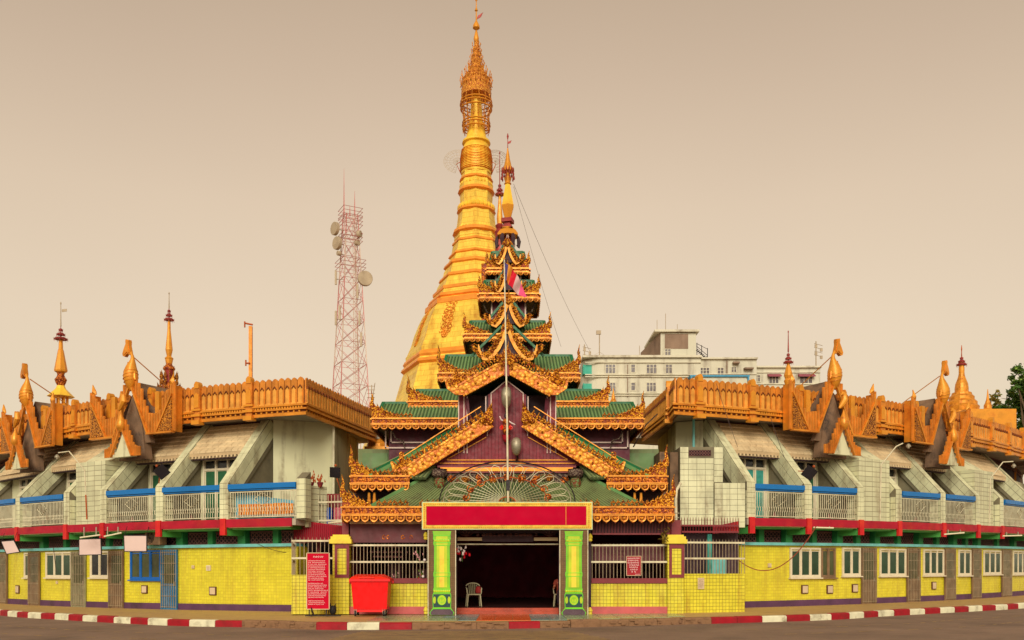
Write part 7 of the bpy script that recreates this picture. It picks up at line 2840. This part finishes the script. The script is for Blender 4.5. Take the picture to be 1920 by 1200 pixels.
part('stand', b, 'black_metal', t, stuff=True)
t = thing('black_bag', 'small black bundle tied behind the red notice board stand', 'bundle', (X(622, 29.5), 29.5, 0))
b = MB()
b.ball((X(624, 29.4), 29.4, .18), .12, 0, 9, 6, 1.3)
b.tube([(X(620, 29.4), 29.4, .3), (X(616, 29.4), 29.4, .55)], .03, 5)
b.flame((X(627, 29.4), 29.38, .2), (1, 0, 0), UP, .2, .14, FR_)
part('bundle', b, 'rubber', t, True)

# red notice on the right railing
d = 30.4
x0, x1, za, zb = X(1175, d), X(1202, d), Z(1079, d), Z(1043, d)
t = thing('railing_notice', 'small dark red notice with white script hung on the right railing', 'notice', ((x0 + x1) / 2, d, za))
b = MB()
b.box(x0, x1, d, d + .03, za, zb)
part('panel', b, 'kerb_red', t)
b = MB()
for q in ((x0 - .012, x0 + .006, za, zb), (x1 - .006, x1 + .012, za, zb), (x0, x1, zb - .006, zb + .01), (x0, x1, za - .01, za + .006)):
    b.box(q[0], q[1], d - .008, d + .035, q[2], q[3])
part('frame', b, 'box_paper', t, stuff=True)
b = MB()
for i in range(7):
    w_ = (x1 - x0 - .06) * (1, 1, 1, .75, .75, .6, .45)[i]
    glyphs(b, ((x0 + x1) / 2 - w_ / 2, d - .004, zb - .07 - i * .075), (1, 0, 0), UP, FR_, w_, 9, .05, fill=.98)
glyphs(b, (x1 - .2, d - .004, za + .04), (1, 0, 0), UP, FR_, .17, 9, .03)
part('script', b, 'text_white', t, stuff=True)

# flowers
def bouquet(label, x, y, z, mats, r, n, seed):
    t = thing('flower_bunch', label, 'flowers', (x, y, z - r))
    rnd = random.Random(seed)
    for m_ in mats:
        b = MB()
        for i in range(n):
            q = Vector((x + rnd.gauss(0, r * .45), y + rnd.gauss(0, r * .3), z + rnd.gauss(0, r * .45)))
            for k in range(4):
                a = rnd.uniform(0, 2 * pi)
                b.flame(q, (cos(a), 0, sin(a)), (-sin(a) * .3, 0, 1), r * .45, r * .3, FR_)
        part('bloom', b, m_, t, stuff=True)
    b = MB()
    b.tube([(x, y + .02, z + r), (x, y + .05, z), (x + .02, y, z - r)], .01, 4)
    part('stem', b, 'leaf', t)
bouquet('red and white flower bunch hanging at the left door jamb', X(866, 30.4), 30.35, Z(1040, 30.4), ['flower_red', 'flower_white'], .24, 9, 1)
bouquet('pink flower bunch on the left railing', X(783, 30.4), 30.38, Z(1042, 30.4), ['flower_pink'], .17, 9, 2)
bouquet('pale pink flowers in the shadow behind the left railing', X(743, 31), 31.0, Z(1078, 31), ['flower_pink'], .13, 6, 3)
bouquet('red and white flowers on the sill left of the doorway', X(791, 30.7), 30.65, Z(1078, 30.7), ['flower_red', 'flower_white', 'leaf_light'], .15, 5, 4)
for i, (px, y) in enumerate(((796, 1050), (793, 1081))):
    t = thing('white_globe', 'small white globe %s beside the left column board' % ('at rail height' if i == 0 else 'near the sill'), 'globe', (X(px, 30.3), 30.3, Z(y + 3, 30.3)))
    b = MB()
    b.ball((X(px, 30.3), 30.33, Z(y, 30.3)), .05, 0, 10, 6)
    b.tube([(X(px, 30.3), 30.33, Z(y, 30.3)), (X(px, 30.3), 30.55, Z(y, 30.3))], .012, 4)
    part('globe', b, 'flower_white', t, True)

# plastic chairs and the seated person
def chair(label, x, y, z, rz=0.0, group='plastic chairs inside the doorway'):
    t = thing('plastic_chair', label, 'chair', (x, y, z), group)
    def R(p):
        return (x + p[0] * cos(rz) - p[1] * sin(rz), y + p[0] * sin(rz) + p[1] * cos(rz), z + p[2])
    for sx in (-1, 1):
        for sy in (-1, 1):
            b = MB()
            b.tube([R((sx * .25, sy * .25, 0)), R((sx * .21, sy * .2, .42))], [.022, .03], 6)
            part('leg', b, 'plastic_cream', t)
    b = MB()
    b.hexa([R(p) for p in ((-.23, -.23, .4), (.23, -.23, .4), (.2, .22, .38), (-.2, .22, .38), (-.23, -.24, .44), (.23, -.24, .44), (.2, .22, .42), (-.2, .22, .42))])
    part('seat', b, 'plastic_cream', t)
    b = MB()
    top_ = [R((.25 * sin(a), .24 + .02 * cos(a), .68 + .13 * cos(a))) for a in [(-1 + 2 * i / 10) * 1.35 for i in range(11)]]
    b.tube(top_, .022, 6)
    for i in range(5):
        xx = -.14 + .07 * i
        b.tube([R((xx * .9, .22, .43)), R((xx, .25, .8 - abs(xx) * .35))], .014, 4)
    part('backrest', b, 'plastic_cream', t)
    for sx in (-1, 1):
        b = MB()
        b.tube([R((sx * .24, .22, .66)), R((sx * .27, .0, .65)), R((sx * .26, -.2, .63)), R((sx * .24, -.22, .44))], .02, 6)
        part('armrest', b, 'plastic_cream', t)
    return t
chair('cream plastic armchair just inside the doorway on the left', X(888, 31.9), 31.9, .2, .15)
chair('cream plastic armchair with a seated person at the right door edge', X(1052, 31.9), 31.9, .2, -.1)
t = thing('shopping_bag', 'small patterned red bag on the seat of the left plastic chair', 'bag', (X(896, 31.8), 31.8, .64))
b = MB()
b.lathe([(.08, .64), (.12, .68), (.12, .8), (.07, .9)], 8, (X(897, 31.8), 31.8))
part('bag_body', b, 'red_lacquer', t, True)
# seated person
px_ = X(1053, 31.85)
pe_ = thing('person', 'person in a brown shirt seated at the right door edge, mostly hidden by the column', 'person', (px_, 31.8, .2))
def skin_body(name, joints, edges, rad, m_, parent, root=0, lv=2):
    me = bpy.data.meshes.new(name)
    me.from_pydata([Vector(j) for j in joints], edges, [])
    tmp = bpy.data.objects.new(name + '_tmp', me)
    COL.objects.link(tmp)
    sk = tmp.modifiers.new('s', 'SKIN')
    for i, v in enumerate(me.skin_vertices[0].data):
        v.radius = (rad[i], rad[i])
        v.use_root = (i == root)
    ss = tmp.modifiers.new('d', 'SUBSURF')
    ss.levels = lv
    dg = bpy.context.evaluated_depsgraph_get()
    dg.update()
    ev = tmp.evaluated_get(dg)
    nm_ = bpy.data.meshes.new_from_object(ev)
    bpy.data.objects.remove(tmp)
    b = MB()
    b.add([v.co.copy() for v in nm_.vertices], [tuple(p.vertices) for p in nm_.polygons])
    return part(name, b, m_, parent, True)
J = [(0, 0, .62), (0, .03, .85), (0, .04, 1.05), (0, .03, 1.18), (0, .0, 1.30), (-.18, .03, 1.08), (-.27, 0, .86), (-.28, -.2, .84), (.18, .03, 1.08), (.27, 0, .86), (.22, -.24, .82),
     (-.1, -.05, .62), (-.13, -.42, .66), (-.12, -.42, .3), (-.12, -.5, .22), (.1, -.05, .62), (.13, -.42, .66), (.12, -.42, .3), (.12, -.5, .22), (-.28, -.27, .83), (.2, -.3, .81)]
E_ = [(0, 1), (1, 2), (2, 3), (3, 4), (2, 5), (5, 6), (6, 7), (7, 19), (2, 8), (8, 9), (9, 10), (10, 20), (0, 11), (11, 12), (12, 13), (13, 14), (0, 15), (15, 16), (16, 17), (17, 18)]
R_ = [.15, .14, .15, .055, .09, .06, .042, .03, .06, .042, .03, .1, .075, .045, .035, .1, .075, .045, .035, .03, .03]
J = [(px_ + a, 31.8 + b_, c_) for a, b_, c_ in J]
skin_body('body', J, E_, R_, 'skin', pe_)
b = MB()
b.ball((px_, 31.78, 1.36), .105, 0, 12, 8, 1.2)
part('head', b, 'skin', pe_, True)
b = MB()
b.ball((px_, 31.81, 1.4), .112, 0, 12, 8, 1.05)
part('hair', b, 'hair', pe_, True)
b = MB()
b.tube([(px_, 31.82, .62), (px_, 31.84, .8), (px_, 31.84, 1.0), (px_, 31.83, 1.12)], [.19, .18, .185, .1], 14)
for s_ in (-1, 1):
    b.tube([(px_ + s_ * .12, 31.83, 1.08), (px_ + s_ * .2, 31.83, 1.06), (px_ + s_ * .25, 31.82, .95)], [.09, .08, .065], 10)
part('shirt', b, 'shirt', pe_, True)
b = MB()
b.tube([(px_, 31.83, .62), (px_, 31.6, .66), (px_, 31.38, .62), (px_, 31.36, .32)], [.19, .19, .2, .18], 12)
part('wrap_skirt', b, 'longyi', pe_, True)

# ================================================================== COURT BETWEEN LEFT WING AND SHRINE
t = thing('court_terrace', 'raised left court terrace with white railing and dark red corrugated skirt', 'terrace', (-6.8, 33, 0))
b = MB()
b.extr([(-8.0, 33.4, 3.0), (-5.55, 31.9, 3.0), (-5.55, 36, 3.0), (-7.2, 36, 3.0)], (0, 0, .12))
part('floor_slab', b, 'soffit', t)
b = MB()
corr(b, (-7.95, 33.15, 2.6), (-5.7, 31.1, 2.45), (-5.7, 31.15, 2.98), (-7.95, 33.2, 3.3), .12, .04)
part('corrugated_skirt', b, ['band_red', 'maroon_paint'], t)
b = MB()
for i in range(26):
    q = Vector((-7.95 + 2.25 * i / 25, 33.05 - 2.05 * i / 25, 2.45))
    b.tube([q, q + UP * (.75 - .2 * i / 25)], .012, 4)
part('skirt_bar', b, 'maroon_paint', t, stuff=True)
b = MB()
b.box(-7.9, -5.6, 35.9, 36.0, 0, 3.0)
part('back_wall', b, 'dark_timber', t)
b = MB()
for x in (-7.2, -6.4):
    b.box(x, x + .12, 33.4, 33.52, 0, 3.0)
part('support_post', b, 'plank_red', t, stuff=True)
b = MB()
b.box(X(598, 33.6), X(655, 33.6), 33.9, 33.98, Z(958, 33.9), Z(926, 33.9))
part('red_board', b, 'red_lacquer', t)
b = MB()
b.box(X(598, 32.7), X(655, 32.7), 33.99, 34.2, 3.12, Z(926, 34))
part('dark_screen', b, 'dark_timber', t)
fence('terrace_railing', 'white railing in front of the blue and pink barrels', [(X(597, 32.6), 32.6), (X(652, 32.2), 32.2)], 3.12, 4.12, .125, 'baluster', False, None, (.12, .78))
for px, m_, lb in ((612, 'barrel_blue', 'blue plastic barrel behind the white terrace railing'), (635, 'barrel_pink', 'pink plastic barrel behind the white terrace railing')):
    x = X(px, 33.1)
    t2 = thing('barrel', lb, 'barrel', (x, 33.2, 3.12))
    b = MB()
    b.lathe([(.2, 3.12), (.215, 3.2), (.215, 3.4), (.225, 3.42), (.215, 3.44), (.215, 3.66), (.2, 3.74)], 16, (x, 33.2))
    part('drum', b, m_, t2, True)
    b = MB()
    b.lathe([(.19, 3.741), (.16, 3.78), (.05, 3.8)], 16, (x, 33.2))
    part('lid', b, 'rubber' if px < 620 else 'maroon_paint', t2, True)
use_curve(5.8, 75.0, 44.0)
# tiled end pilaster and short wall of the left wing
o = sub('end_pilaster', RP(phi_at(565, 35.2), 35.2, ZB1), BL)
ph = phi_at(564, 35.2)
tx_, nr = tangent(ph), outward(ph)
q = RP(ph, 35.0, ZB1)
b = MB()
b.hexa([q - tx_ * .17 + nr * .2, q + tx_ * .17 + nr * .2, q + tx_ * .17 - nr * .2, q - tx_ * .17 - nr * .2, q - tx_ * .17 + nr * .2 + UP * 1.4, q + tx_ * .17 + nr * .2 + UP * 1.4, q + tx_ * .17 - nr * .2 + UP * 1.65, q - tx_ * .17 - nr * .2 + UP * 1.65])
part('core', b, 'pale_grout', o)
for i in range(7):
    inst('tile', TILE, frame_m(q + nr * .2 + UP * (.1 + .2 * i), tx_ * .32, UP * .188, nr * .015), o)
    for k_ in (-.1, .1):
        inst('tile', TILE, frame_m(q + tx_ * .17 + nr * k_ + UP * (.1 + .2 * i), nr * -.19, UP * .188, tx_ * .015), o)
b = MB()
a3, c3 = Vector((X(576, 32.3), 32.35, 0)), Vector((X(612, 32.9), 33.0, 0))
dd = (c3 - a3).normalized()
b.extr([a3 + UP * 3.0, c3 + UP * 3.0, c3 + UP * Z(913, 33), a3 + UP * Z(910, 32.3)], Vector((-dd.y, dd.x, 0)) * .15)
part('parapet_wall', b, 'pale_wall_tiled', o, uv='box')
b = MB()
b.box(X(557, 33.2), X(600, 33.2), 33.4, 35, 3.0, 3.1)
part('ledge', b, 'soffit', o)
# potted shrubs with dry stems on that wall
t = thing('potted_plant', 'dry red stemmed potted plants on the pale wall end', 'plant', (X(590, 32.7), 32.7, Z(912, 32.7)))
b = MB()
for px, y in ((583, 907), (600, 903)):
    b.lathe([(.07, Z(913, 32.7)), (.12, Z(905, 32.7)), (.1, Z(904, 32.7))], 10, (X(px, 32.7), 32.72))
part('pot', b, 'maroon_paint', t, stuff=True)
b = MB()
rnd = random.Random(8)
for px, y, tp in ((588, 905, (588, 888)), (600, 903, (606, 893)), (598, 903, (594, 896)), (602, 905, (600, 915)), (584, 905, (578, 902))):
    b.tube([(X(px, 32.7), 32.7, Z(y, 32.7)), (X(tp[0], 32.7), 32.6, Z(tp[1], 32.7))], [.03, .008], 4)
    for _ in range(6):
        q = Vector((X(px, 32.7) + rnd.gauss(0, .08), 32.68, Z(y - 3, 32.7) + rnd.gauss(0, .08)))
        b.flame(q, (rnd.choice((-1, 1)), 0, 0), UP, .12, .05, FR_)
part('stems', b, 'rust', t, stuff=True)
# laundry and goods in the corner balcony
t = thing('blue_sheet', 'pale blue sheet hung in the corner balcony of the left arcade', 'sheet', RP(phi_at(490, 34.8), 34.6, ZB1))
pa, pb = phi_at(436, 34.8), phi_at(549, 34.8)
b = MB()
m = 16
vs = []
for i in range(m + 1):
    p = pa + (pb - pa) * i / m
    rr = 34.75 + .04 * sin(i * 1.9)
    vs += [RP(p, rr, 3.36), RP(p, rr, 4.34 - .35 * i / m)]
b.add(vs, [(2 * i, 2 * i + 2, 2 * i + 3, 2 * i + 1) for i in range(m)])
part('cloth', b, 'cloth_blue', t, True)
t = thing('orange_goods', 'row of orange packets behind the corner balcony railing', 'goods', RP(phi_at(495, 34.9), 34.9, ZB1 + .2))
for i in range(14):
    p = phi_at(445, 35) + (phi_at(549, 35) - phi_at(445, 35)) * i / 14
    b = MB()
    b.obox(RP(p + .002, 34.9, 3.7), tangent(p) * .06, outward(p) * .05, (0, 0, .19 + random.uniform(-.02, .02)))
    part('packet', b, 'goods_orange', t)
b = MB()
b.polbox(phi_at(440, 35), phi_at(552, 35), 34.82, 34.98, 3.45, 3.5)
part('shelf', b, 'soffit', t)

# ================================================================== RIGHT TILED BLOCK
o = sub('tiled_block', (X(1335, 32.3), 32.3, 3), BR)
d = 32.4
xa, xb, xc = X(1275, d), X(1338, d), X(1398, 32.2)
b = MB()
b.box(xa, xb, d, 35, 3.05, Z(838, d))
b.box(xb + .002, X(1356, d), d + .05, 34.5, 3.05, Z(838, d))
part('core', b, 'pale_grout', o)
b = MB()
b.box(xb + .003, xc, d - .12, 34.2, 2.98, Z(906, d))
part('low_core', b, 'pale_grout', o)
def tile_wall(x0, x1, y, z0, z1, w, h, skip=None):
    nx, nz = max(1, int(round((x1 - x0) / w))), max(1, int(round((z1 - z0) / h)))
    for i in range(nx):
        for j in range(nz):
            cx_, cz_ = x0 + (x1 - x0) * (i + .5) / nx, z0 + (z1 - z0) * (j + .5) / nz
            if skip and skip[0] < cx_ < skip[1] and skip[2] < cz_ < skip[3]: continue
            inst('tile', TILE, frame_m((cx_, y, cz_), Vector((-1, 0, 0)) * ((x1 - x0) / nx - .012), UP * ((z1 - z0) / nz - .012), Vector((0, -1, 0)) * random.uniform(.012, .02)), o)
tile_wall(xa, xb, d, 3.05, Z(838, d), .3, .2, (X(1290, d), X(1334, d), Z(856, d), Z(843, d)))
tile_wall(xb + .02, X(1356, d), d + .05, Z(904, d), Z(838, d), .3, .2)
tile_wall(xb + .003, xc, d - .12, 2.98, Z(906, d), .3, .2)
b = MB()
b.box(X(1291, d), X(1333, d), d - .015, d - .002, Z(855, d), Z(844, d))
part('vent_back', b, 'lattice_dark', o)
b = MB()
for i in range(8):
    x = X(1291, d) + .05 + i * .1
    for z in (Z(852.5, d), Z(847, d)):
        b.tube([(x + .045 * cos(2 * pi * k / 8), d - .03, z + .045 * sin(2 * pi * k / 8)) for k in range(9)], .008, 3, cap=False)
part('vent_lattice', b, 'lattice', o, stuff=True)
b = MB()
b.box(xa - .3, xa - .01, d + .3, 35.2, 0, Z(848, d + .3))
b.box(X(1236, 33.3), xa - .31, 33.2, 35.2, 0, Z(848, 33.3))
part('weathered_wall', b, 'weathered_dark', o, stuff=True)
b = MB()
b.box(xa, xc, 33.3, 33.5, 0, 3.04)
part('under_wall', b, 'dark_timber', o)
t = thing('teal_cabinet', 'teal painted cabinet behind the right iron railing', 'cabinet', (X(1345, 32), 32, 0))
b = MB()
b.box(X(1328, 32.2), X(1362, 32.2), 32.2, 32.7, 0, Z(1047, 32.2))
part('body', b, 'turquoise', t)
b = MB()
b.box(X(1325, 32.2), X(1333, 32.2), 32.05, 32.2, 0, Z(1002, 32.2))
part('post', b, 'curtain_teal', t)
t = thing('right_maroon_panel', 'dark maroon corrugated panel under the right tiled block', 'panel', (X(1350, 31.9), 31.9, 2.4))
b = MB()
corr(b, (X(1337, 31.9), 31.95, 2.75), (X(1386, 31.9), 31.95, 2.85), (X(1386, 31.9), 31.95, 3.2), (X(1337, 31.9), 31.95, 3.0), .09, .03)
part('sheet', b, ['band_red', 'maroon_paint'], t)
t = thing('white_pipe', 'bent white downpipe right of the tiered shrine', 'pipe', (X(1266, 30.9), 30.9, 2.6))
b = MB()
b.tube([(X(1268, 30.9), 30.9, 2.62), (X(1267, 30.9), 30.9, 3.9), (X(1269, 30.9), 30.95, 4.2), (X(1279, 30.9), 31.2, 4.45), (X(1282, 30.9), 31.6, 4.5)], .05, 8)
part('pipe', b, 'baluster', t, True)
b = MB()
for z in (3.1, 3.25, 3.4):
    b.box(X(1262, 30.9), X(1273, 30.9), 30.84, 30.96, z, z + .025)
part('clamp', b, 'steel', t, stuff=True)
t = thing('maroon_post', 'dark maroon post standing on the right gate pillar', 'post', (X(1265, 30.7), 30.7, 2.66))
b = MB()
b.box(X(1259, 30.6), X(1277, 30.6), 30.6, 30.8, 2.66, Z(975, 30.6))
part('post', b, 'maroon_paint', t)
# downpipes on end walls
for px, d, m_, s_, lb in ((626, 35.9, 'baluster', BL, ''), (1300, 35.2, 'turquoise', BR, '')):
    b = MB()
    b.tube([(X(px, d), d - .06, 3.4), (X(px, d), d - .06, 7.3)], .05, 8)
    part('downpipe', b, m_, s_, True)
for px, d, y in ((537, 34.5, 853), (537, 34.5, 875)):
    pass

# ================================================================== LAMPS, SIGNS, MACHINES ON THE WINGS
def floodlight(label, px, y, d, sz, rot, base_px, base_y):
    c = Vector((X(px, d), d, Z(y, d)))
    t = thing('floodlight', label, 'floodlight', c, 'black floodlights')
    a = Vector((cos(rot), 0, sin(rot)))
    u = Vector((-sin(rot), -.35, cos(rot))).normalized()
    n = a.cross(u).normalized()
    if n.y > 0: n = -n
    b = MB()
    q = [c + a * i * sz + u * j * sz for i, j in ((-.5, -.5), (.5, -.5), (.5, .5), (-.5, .5))]
    b.hexa([p + n * .08 for p in q] + [c + (p - c) * .6 - n * .14 for p in q])
    part('housing', b, 'black_metal', t)
    b = MB()
    b.hexa([c + (p - c) * .88 + n * .082 for p in q] + [c + (p - c) * .88 + n * .09 for p in q])
    part('glass', b, 'glass_dark', t)
    b = MB()
    e = Vector((X(base_px, d), d + .2, Z(base_y, d)))
    b.tube([c - n * .1 - u * sz * .3, (c + e) / 2 + Vector((0, -.1, 0)), e], .02, 5)
    b.ball(c + u * sz * .62, .05, 0, 6, 4)
    part('arm', b, 'rust', t)
floodlight('black floodlight tilted on the fin between two blue handrails, left arcade', 304, 884, 31.7, .42, radians(40), 294, 905)
floodlight('black floodlight between the first two blue handrails of the right arcade', 1517, 886, 31.8, .42, radians(-35), 1500, 882)
floodlight('black floodlight on the railing corner of the left court', 629, 885, 32.4, .38, radians(-4), 636, 915)

def lamp_arm(label, pts, head, d, low):
    t = thing('lamp_arm', label, 'lamp', (X(pts[0][0], d), d, Z(pts[0][1], d)), 'thin street lamps on the balconies')
    b = MB()
    P = [Vector((X(p[0], d), d - .05 * i, Z(p[1], d))) for i, p in enumerate(pts)]
    b.tube(P, .024, 6)
    part('pole', b, 'baluster', t)
    if pts[0][0] < 900:
        b = MB()
        b.tube([P[0], P[0] + (P[1] - P[0]) * .5], .027, 6)
        part('rusty_foot', b, 'rust', t)
    c = Vector((X(head[0], d), d - .15, Z(head[1], d)))
    b = MB()
    b.lathe([(.1, c.z - .06), (.08, c.z), (.03, c.z + .06)], 10, (c.x, c.y))
    part('shade', b, 'steel', t, True)
    b = MB()
    b.ball((c.x, c.y, c.z - .07), .05, 0, 9, 5)
    part('bulb', b, 'lamp_glass', t, True)
lamp_arm('thin street lamp bending left from the left arcade balcony', [(163, 974), (160, 882), (132, 847), (113, 850)], (111, 856), 34.2, 0)
lamp_arm('thin bent pole rising from the closed bay of the right arcade', [(1650, 974), (1651, 872), (1678, 838), (1690, 832)], (1700, 836), 34.0, 0)
lamp_arm('thin street lamp bending right near the right edge', [(1855, 985), (1856, 897), (1878, 867), (1896, 866)], (1897, 873), 38.0, 0)

def hang_sign(label, pts, d):
    t = thing('blank_sign', label, 'sign', (X(pts[0][0], d), d, Z(pts[0][1], d)), 'blank pale signs under the left balcony')
    b = MB()
    P = [Vector((X(p[0], d), d, Z(p[1], d))) for p in pts]
    b.extr(P, (0, .05, 0))
    part('panel', b, 'sign_white', t)
    b = MB()
    for p, q in zip(P, P[1:] + P[:1]):
        b.bar(p + Vector((0, .025, 0)), q + Vector((0, .025, 0)), .07, .03)
    part('frame', b, 'black_metal', t, stuff=True)
    b = MB()
    for p in (P[0], P[1]):
        b.tube([p + Vector((0, .03, 0)), p + Vector((0, .25, .35))], .012, 4)
    part('hanger', b, 'black_metal', t, stuff=True)
hang_sign('tilted blank pale sign at the far left of the left arcade', [(2, 1015), (26, 1013), (37, 1035), (12, 1039)], 38.0)
hang_sign('blank pale sign over the two pane window', [(149, 1011), (188, 1010), (189, 1040), (149, 1041)], 35.2)
hang_sign('blank pale sign above the blue window', [(233, 1004), (274, 1004), (274, 1034), (234, 1034)], 33.9)
# air conditioner
ph = phi_at(290, 34.6)
t = thing('air_conditioner', 'brown outdoor air conditioner unit under the left balcony beside the blank sign', 'air conditioner', RP(ph, 34.5, 2.5))
tx_, nr = tangent(ph), outward(ph)
c = RP(ph, 34.55, 2.76)
b = MB()
b.obox(c, tx_ * .4, nr * .16, UP * .27)
part('casing', b, 'door_wood', t)
b = MB()
for r in (.2, .15, .1, .05):
    b.tube([c - tx_ * .12 + nr * .175 + tx_ * r * cos(2 * pi * k / 16) + UP * r * sin(2 * pi * k / 16) for k in range(17)], .01, 4, cap=False)
for k in range(6):
    a = 2 * pi * k / 6
    b.tube([c - tx_ * .12 + nr * .175, c - tx_ * .12 + nr * .175 + tx_ * .2 * cos(a) + UP * .2 * sin(a)], .008, 3)
part('fan_grille', b, 'black_metal', t, stuff=True)
# tube lamps below the balconies
for i, (a, c_, y0, y1, d) in enumerate(((150, 188, 1008, 1003, 34.6), (195, 228, 1006, 999, 34.4), (1525, 1563, 989, 990, 34.0), (1770, 1808, 1002, 999, 37.0), (1880, 1916, 1005, 1004, 39.5))):
    t = thing('tube_lamp', ['pale tube lamp above the first blank sign of the left arcade', 'pale tube lamp left of the blank sign over the blue window', 'pale tube lamp above the leftmost window of the right arcade',
                            'pale tube lamp under the third red post of the right arcade', 'pale tube lamp at the far right end of the right arcade'][i], 'tube lamp', (X(a, d), d, Z(y0, d)), 'tube lamps below the balconies')
    b = MB()
    b.tube([(X(a, d), d, Z(y0, d)), (X(c_, d), d, Z(y1, d))], .03, 8)
    part('tube', b, 'tube_lamp', t, True)
    b = MB()
    for f in (.2, .8):
        x = X(a + (c_ - a) * f, d)
        b.box(x - .015, x + .015, d - .01, d + .05, Z(y0 + (y1 - y0) * f, d) + .02, ZB0 + .03)
    part('bracket', b, 'steel', t, stuff=True)
t = thing('bent_white_arm', 'white tubular arm above the left gate pillar', 'lamp arm', (X(630, 30.9), 30.9, 2.6))
b = MB()
b.tube([(X(615, 30.9), 30.9, Z(981, 30.9)), (X(642, 30.9), 30.9, Z(978, 30.9)), (X(646, 30.9), 30.9, Z(980, 30.9))], .035, 8)
b.tube([(X(643, 30.9), 30.9, Z(980, 30.9)), (X(643, 30.9), 30.9, 2.62)], .03, 6)
part('tube', b, 'baluster', t, True, stuff=False)

# gilded pole with crossbars on the left terrace
d = 40.0
t = thing('antenna_pole', 'slim gilded pole with two small crossbars behind the left parapet', 'pole', (X(470, d), d, 7.54))
b = MB()
b.box(X(467, d), X(473, d), d - .07, d + .07, 7.54, Z(612, d))
part('post', b, 'picket_gold', t)
for y, w in ((610, 10), (682, 8)):
    b = MB()
    b.tube([(X(470 + (5 if y == 610 else 0), d), d - .1, Z(y, d)), (X(470 - w, d), d - .1, Z(y - (3 if y == 610 else 0), d))], .04, 5)
    b.tube([(X(470 - w, d), d - .1, Z(y + 5, d)), (X(470 - w, d), d - .1, Z(y - 6, d))], .035, 5)
    part('crossbar', b, 'rust', t)

# ================================================================== WIRES
def wire(label, pts, r=.012, m_='cable'):
    t = thing('cable', label, 'cable', pts[0])
    b = MB()
    out = []
    P = [Vector(p) for p in pts]
    b.tube(P, r, 4)
    part('strand', b, m_, t, True)
def sag(a, c, s, n=14):
    a, c = Vector(a), Vector(c)
    return [a.lerp(c, i / n) - UP * s * 4 * (i / n) * (1 - i / n) for i in range(n + 1)]
wire('long stay wire from the shrine finial down to the right', sag((X(963, 38), 38, Z(345, 38)), (X(1108, 52), 52, Z(662, 52)), .3), .007)
wire('second stay wire close beside the shrine tiers', sag((X(963, 38), 38, Z(350, 38)), (X(1052, 44), 44, Z(650, 44)), .2), .006)
wire('brown cable hanging in a loop over the right yellow wall', sag((X(1383, 33.2), 33.1, Z(1050, 33.2)), (X(1520, 33.6), 33.0, Z(988, 33.6)), .9, 20), .018, 'cable_red')
wire('thin wire down from the right parapet to the arcade roof', sag((X(1342, 33.4), 33.3, Z(720, 33.4)), (X(1383, 33.0), 33.0, Z(838, 33.0)), .05), .012)
wire('thin wire over the second right canopy', sag((X(1442, 33.4), 33.2, Z(785, 33.4)), (X(1468, 33.4), 33.2, Z(860, 33.4)), .03), .01)
wire('thin loose wire on the left yellow wall beside the railing', sag((X(480, 33.2), 32.9, Z(1016, 33.2)), (X(556, 33.2), 33.0, Z(1036, 33.2)), .12), .01)
wire('black wire hanging over the three pane green window', sag((X(98, 36.5), 36.6, Z(1027, 36.5)), (X(103, 36.5), 36.6, Z(1072, 36.5)), .02), .014)
wire('blue-black conduit along the shrine side under the right soffit', [(X(1194, 35), 36.0, Z(838, 36)), (X(1215, 35), 35.6, Z(800, 36)), (X(1236, 35), 35.4, Z(776, 35.4))], .03)
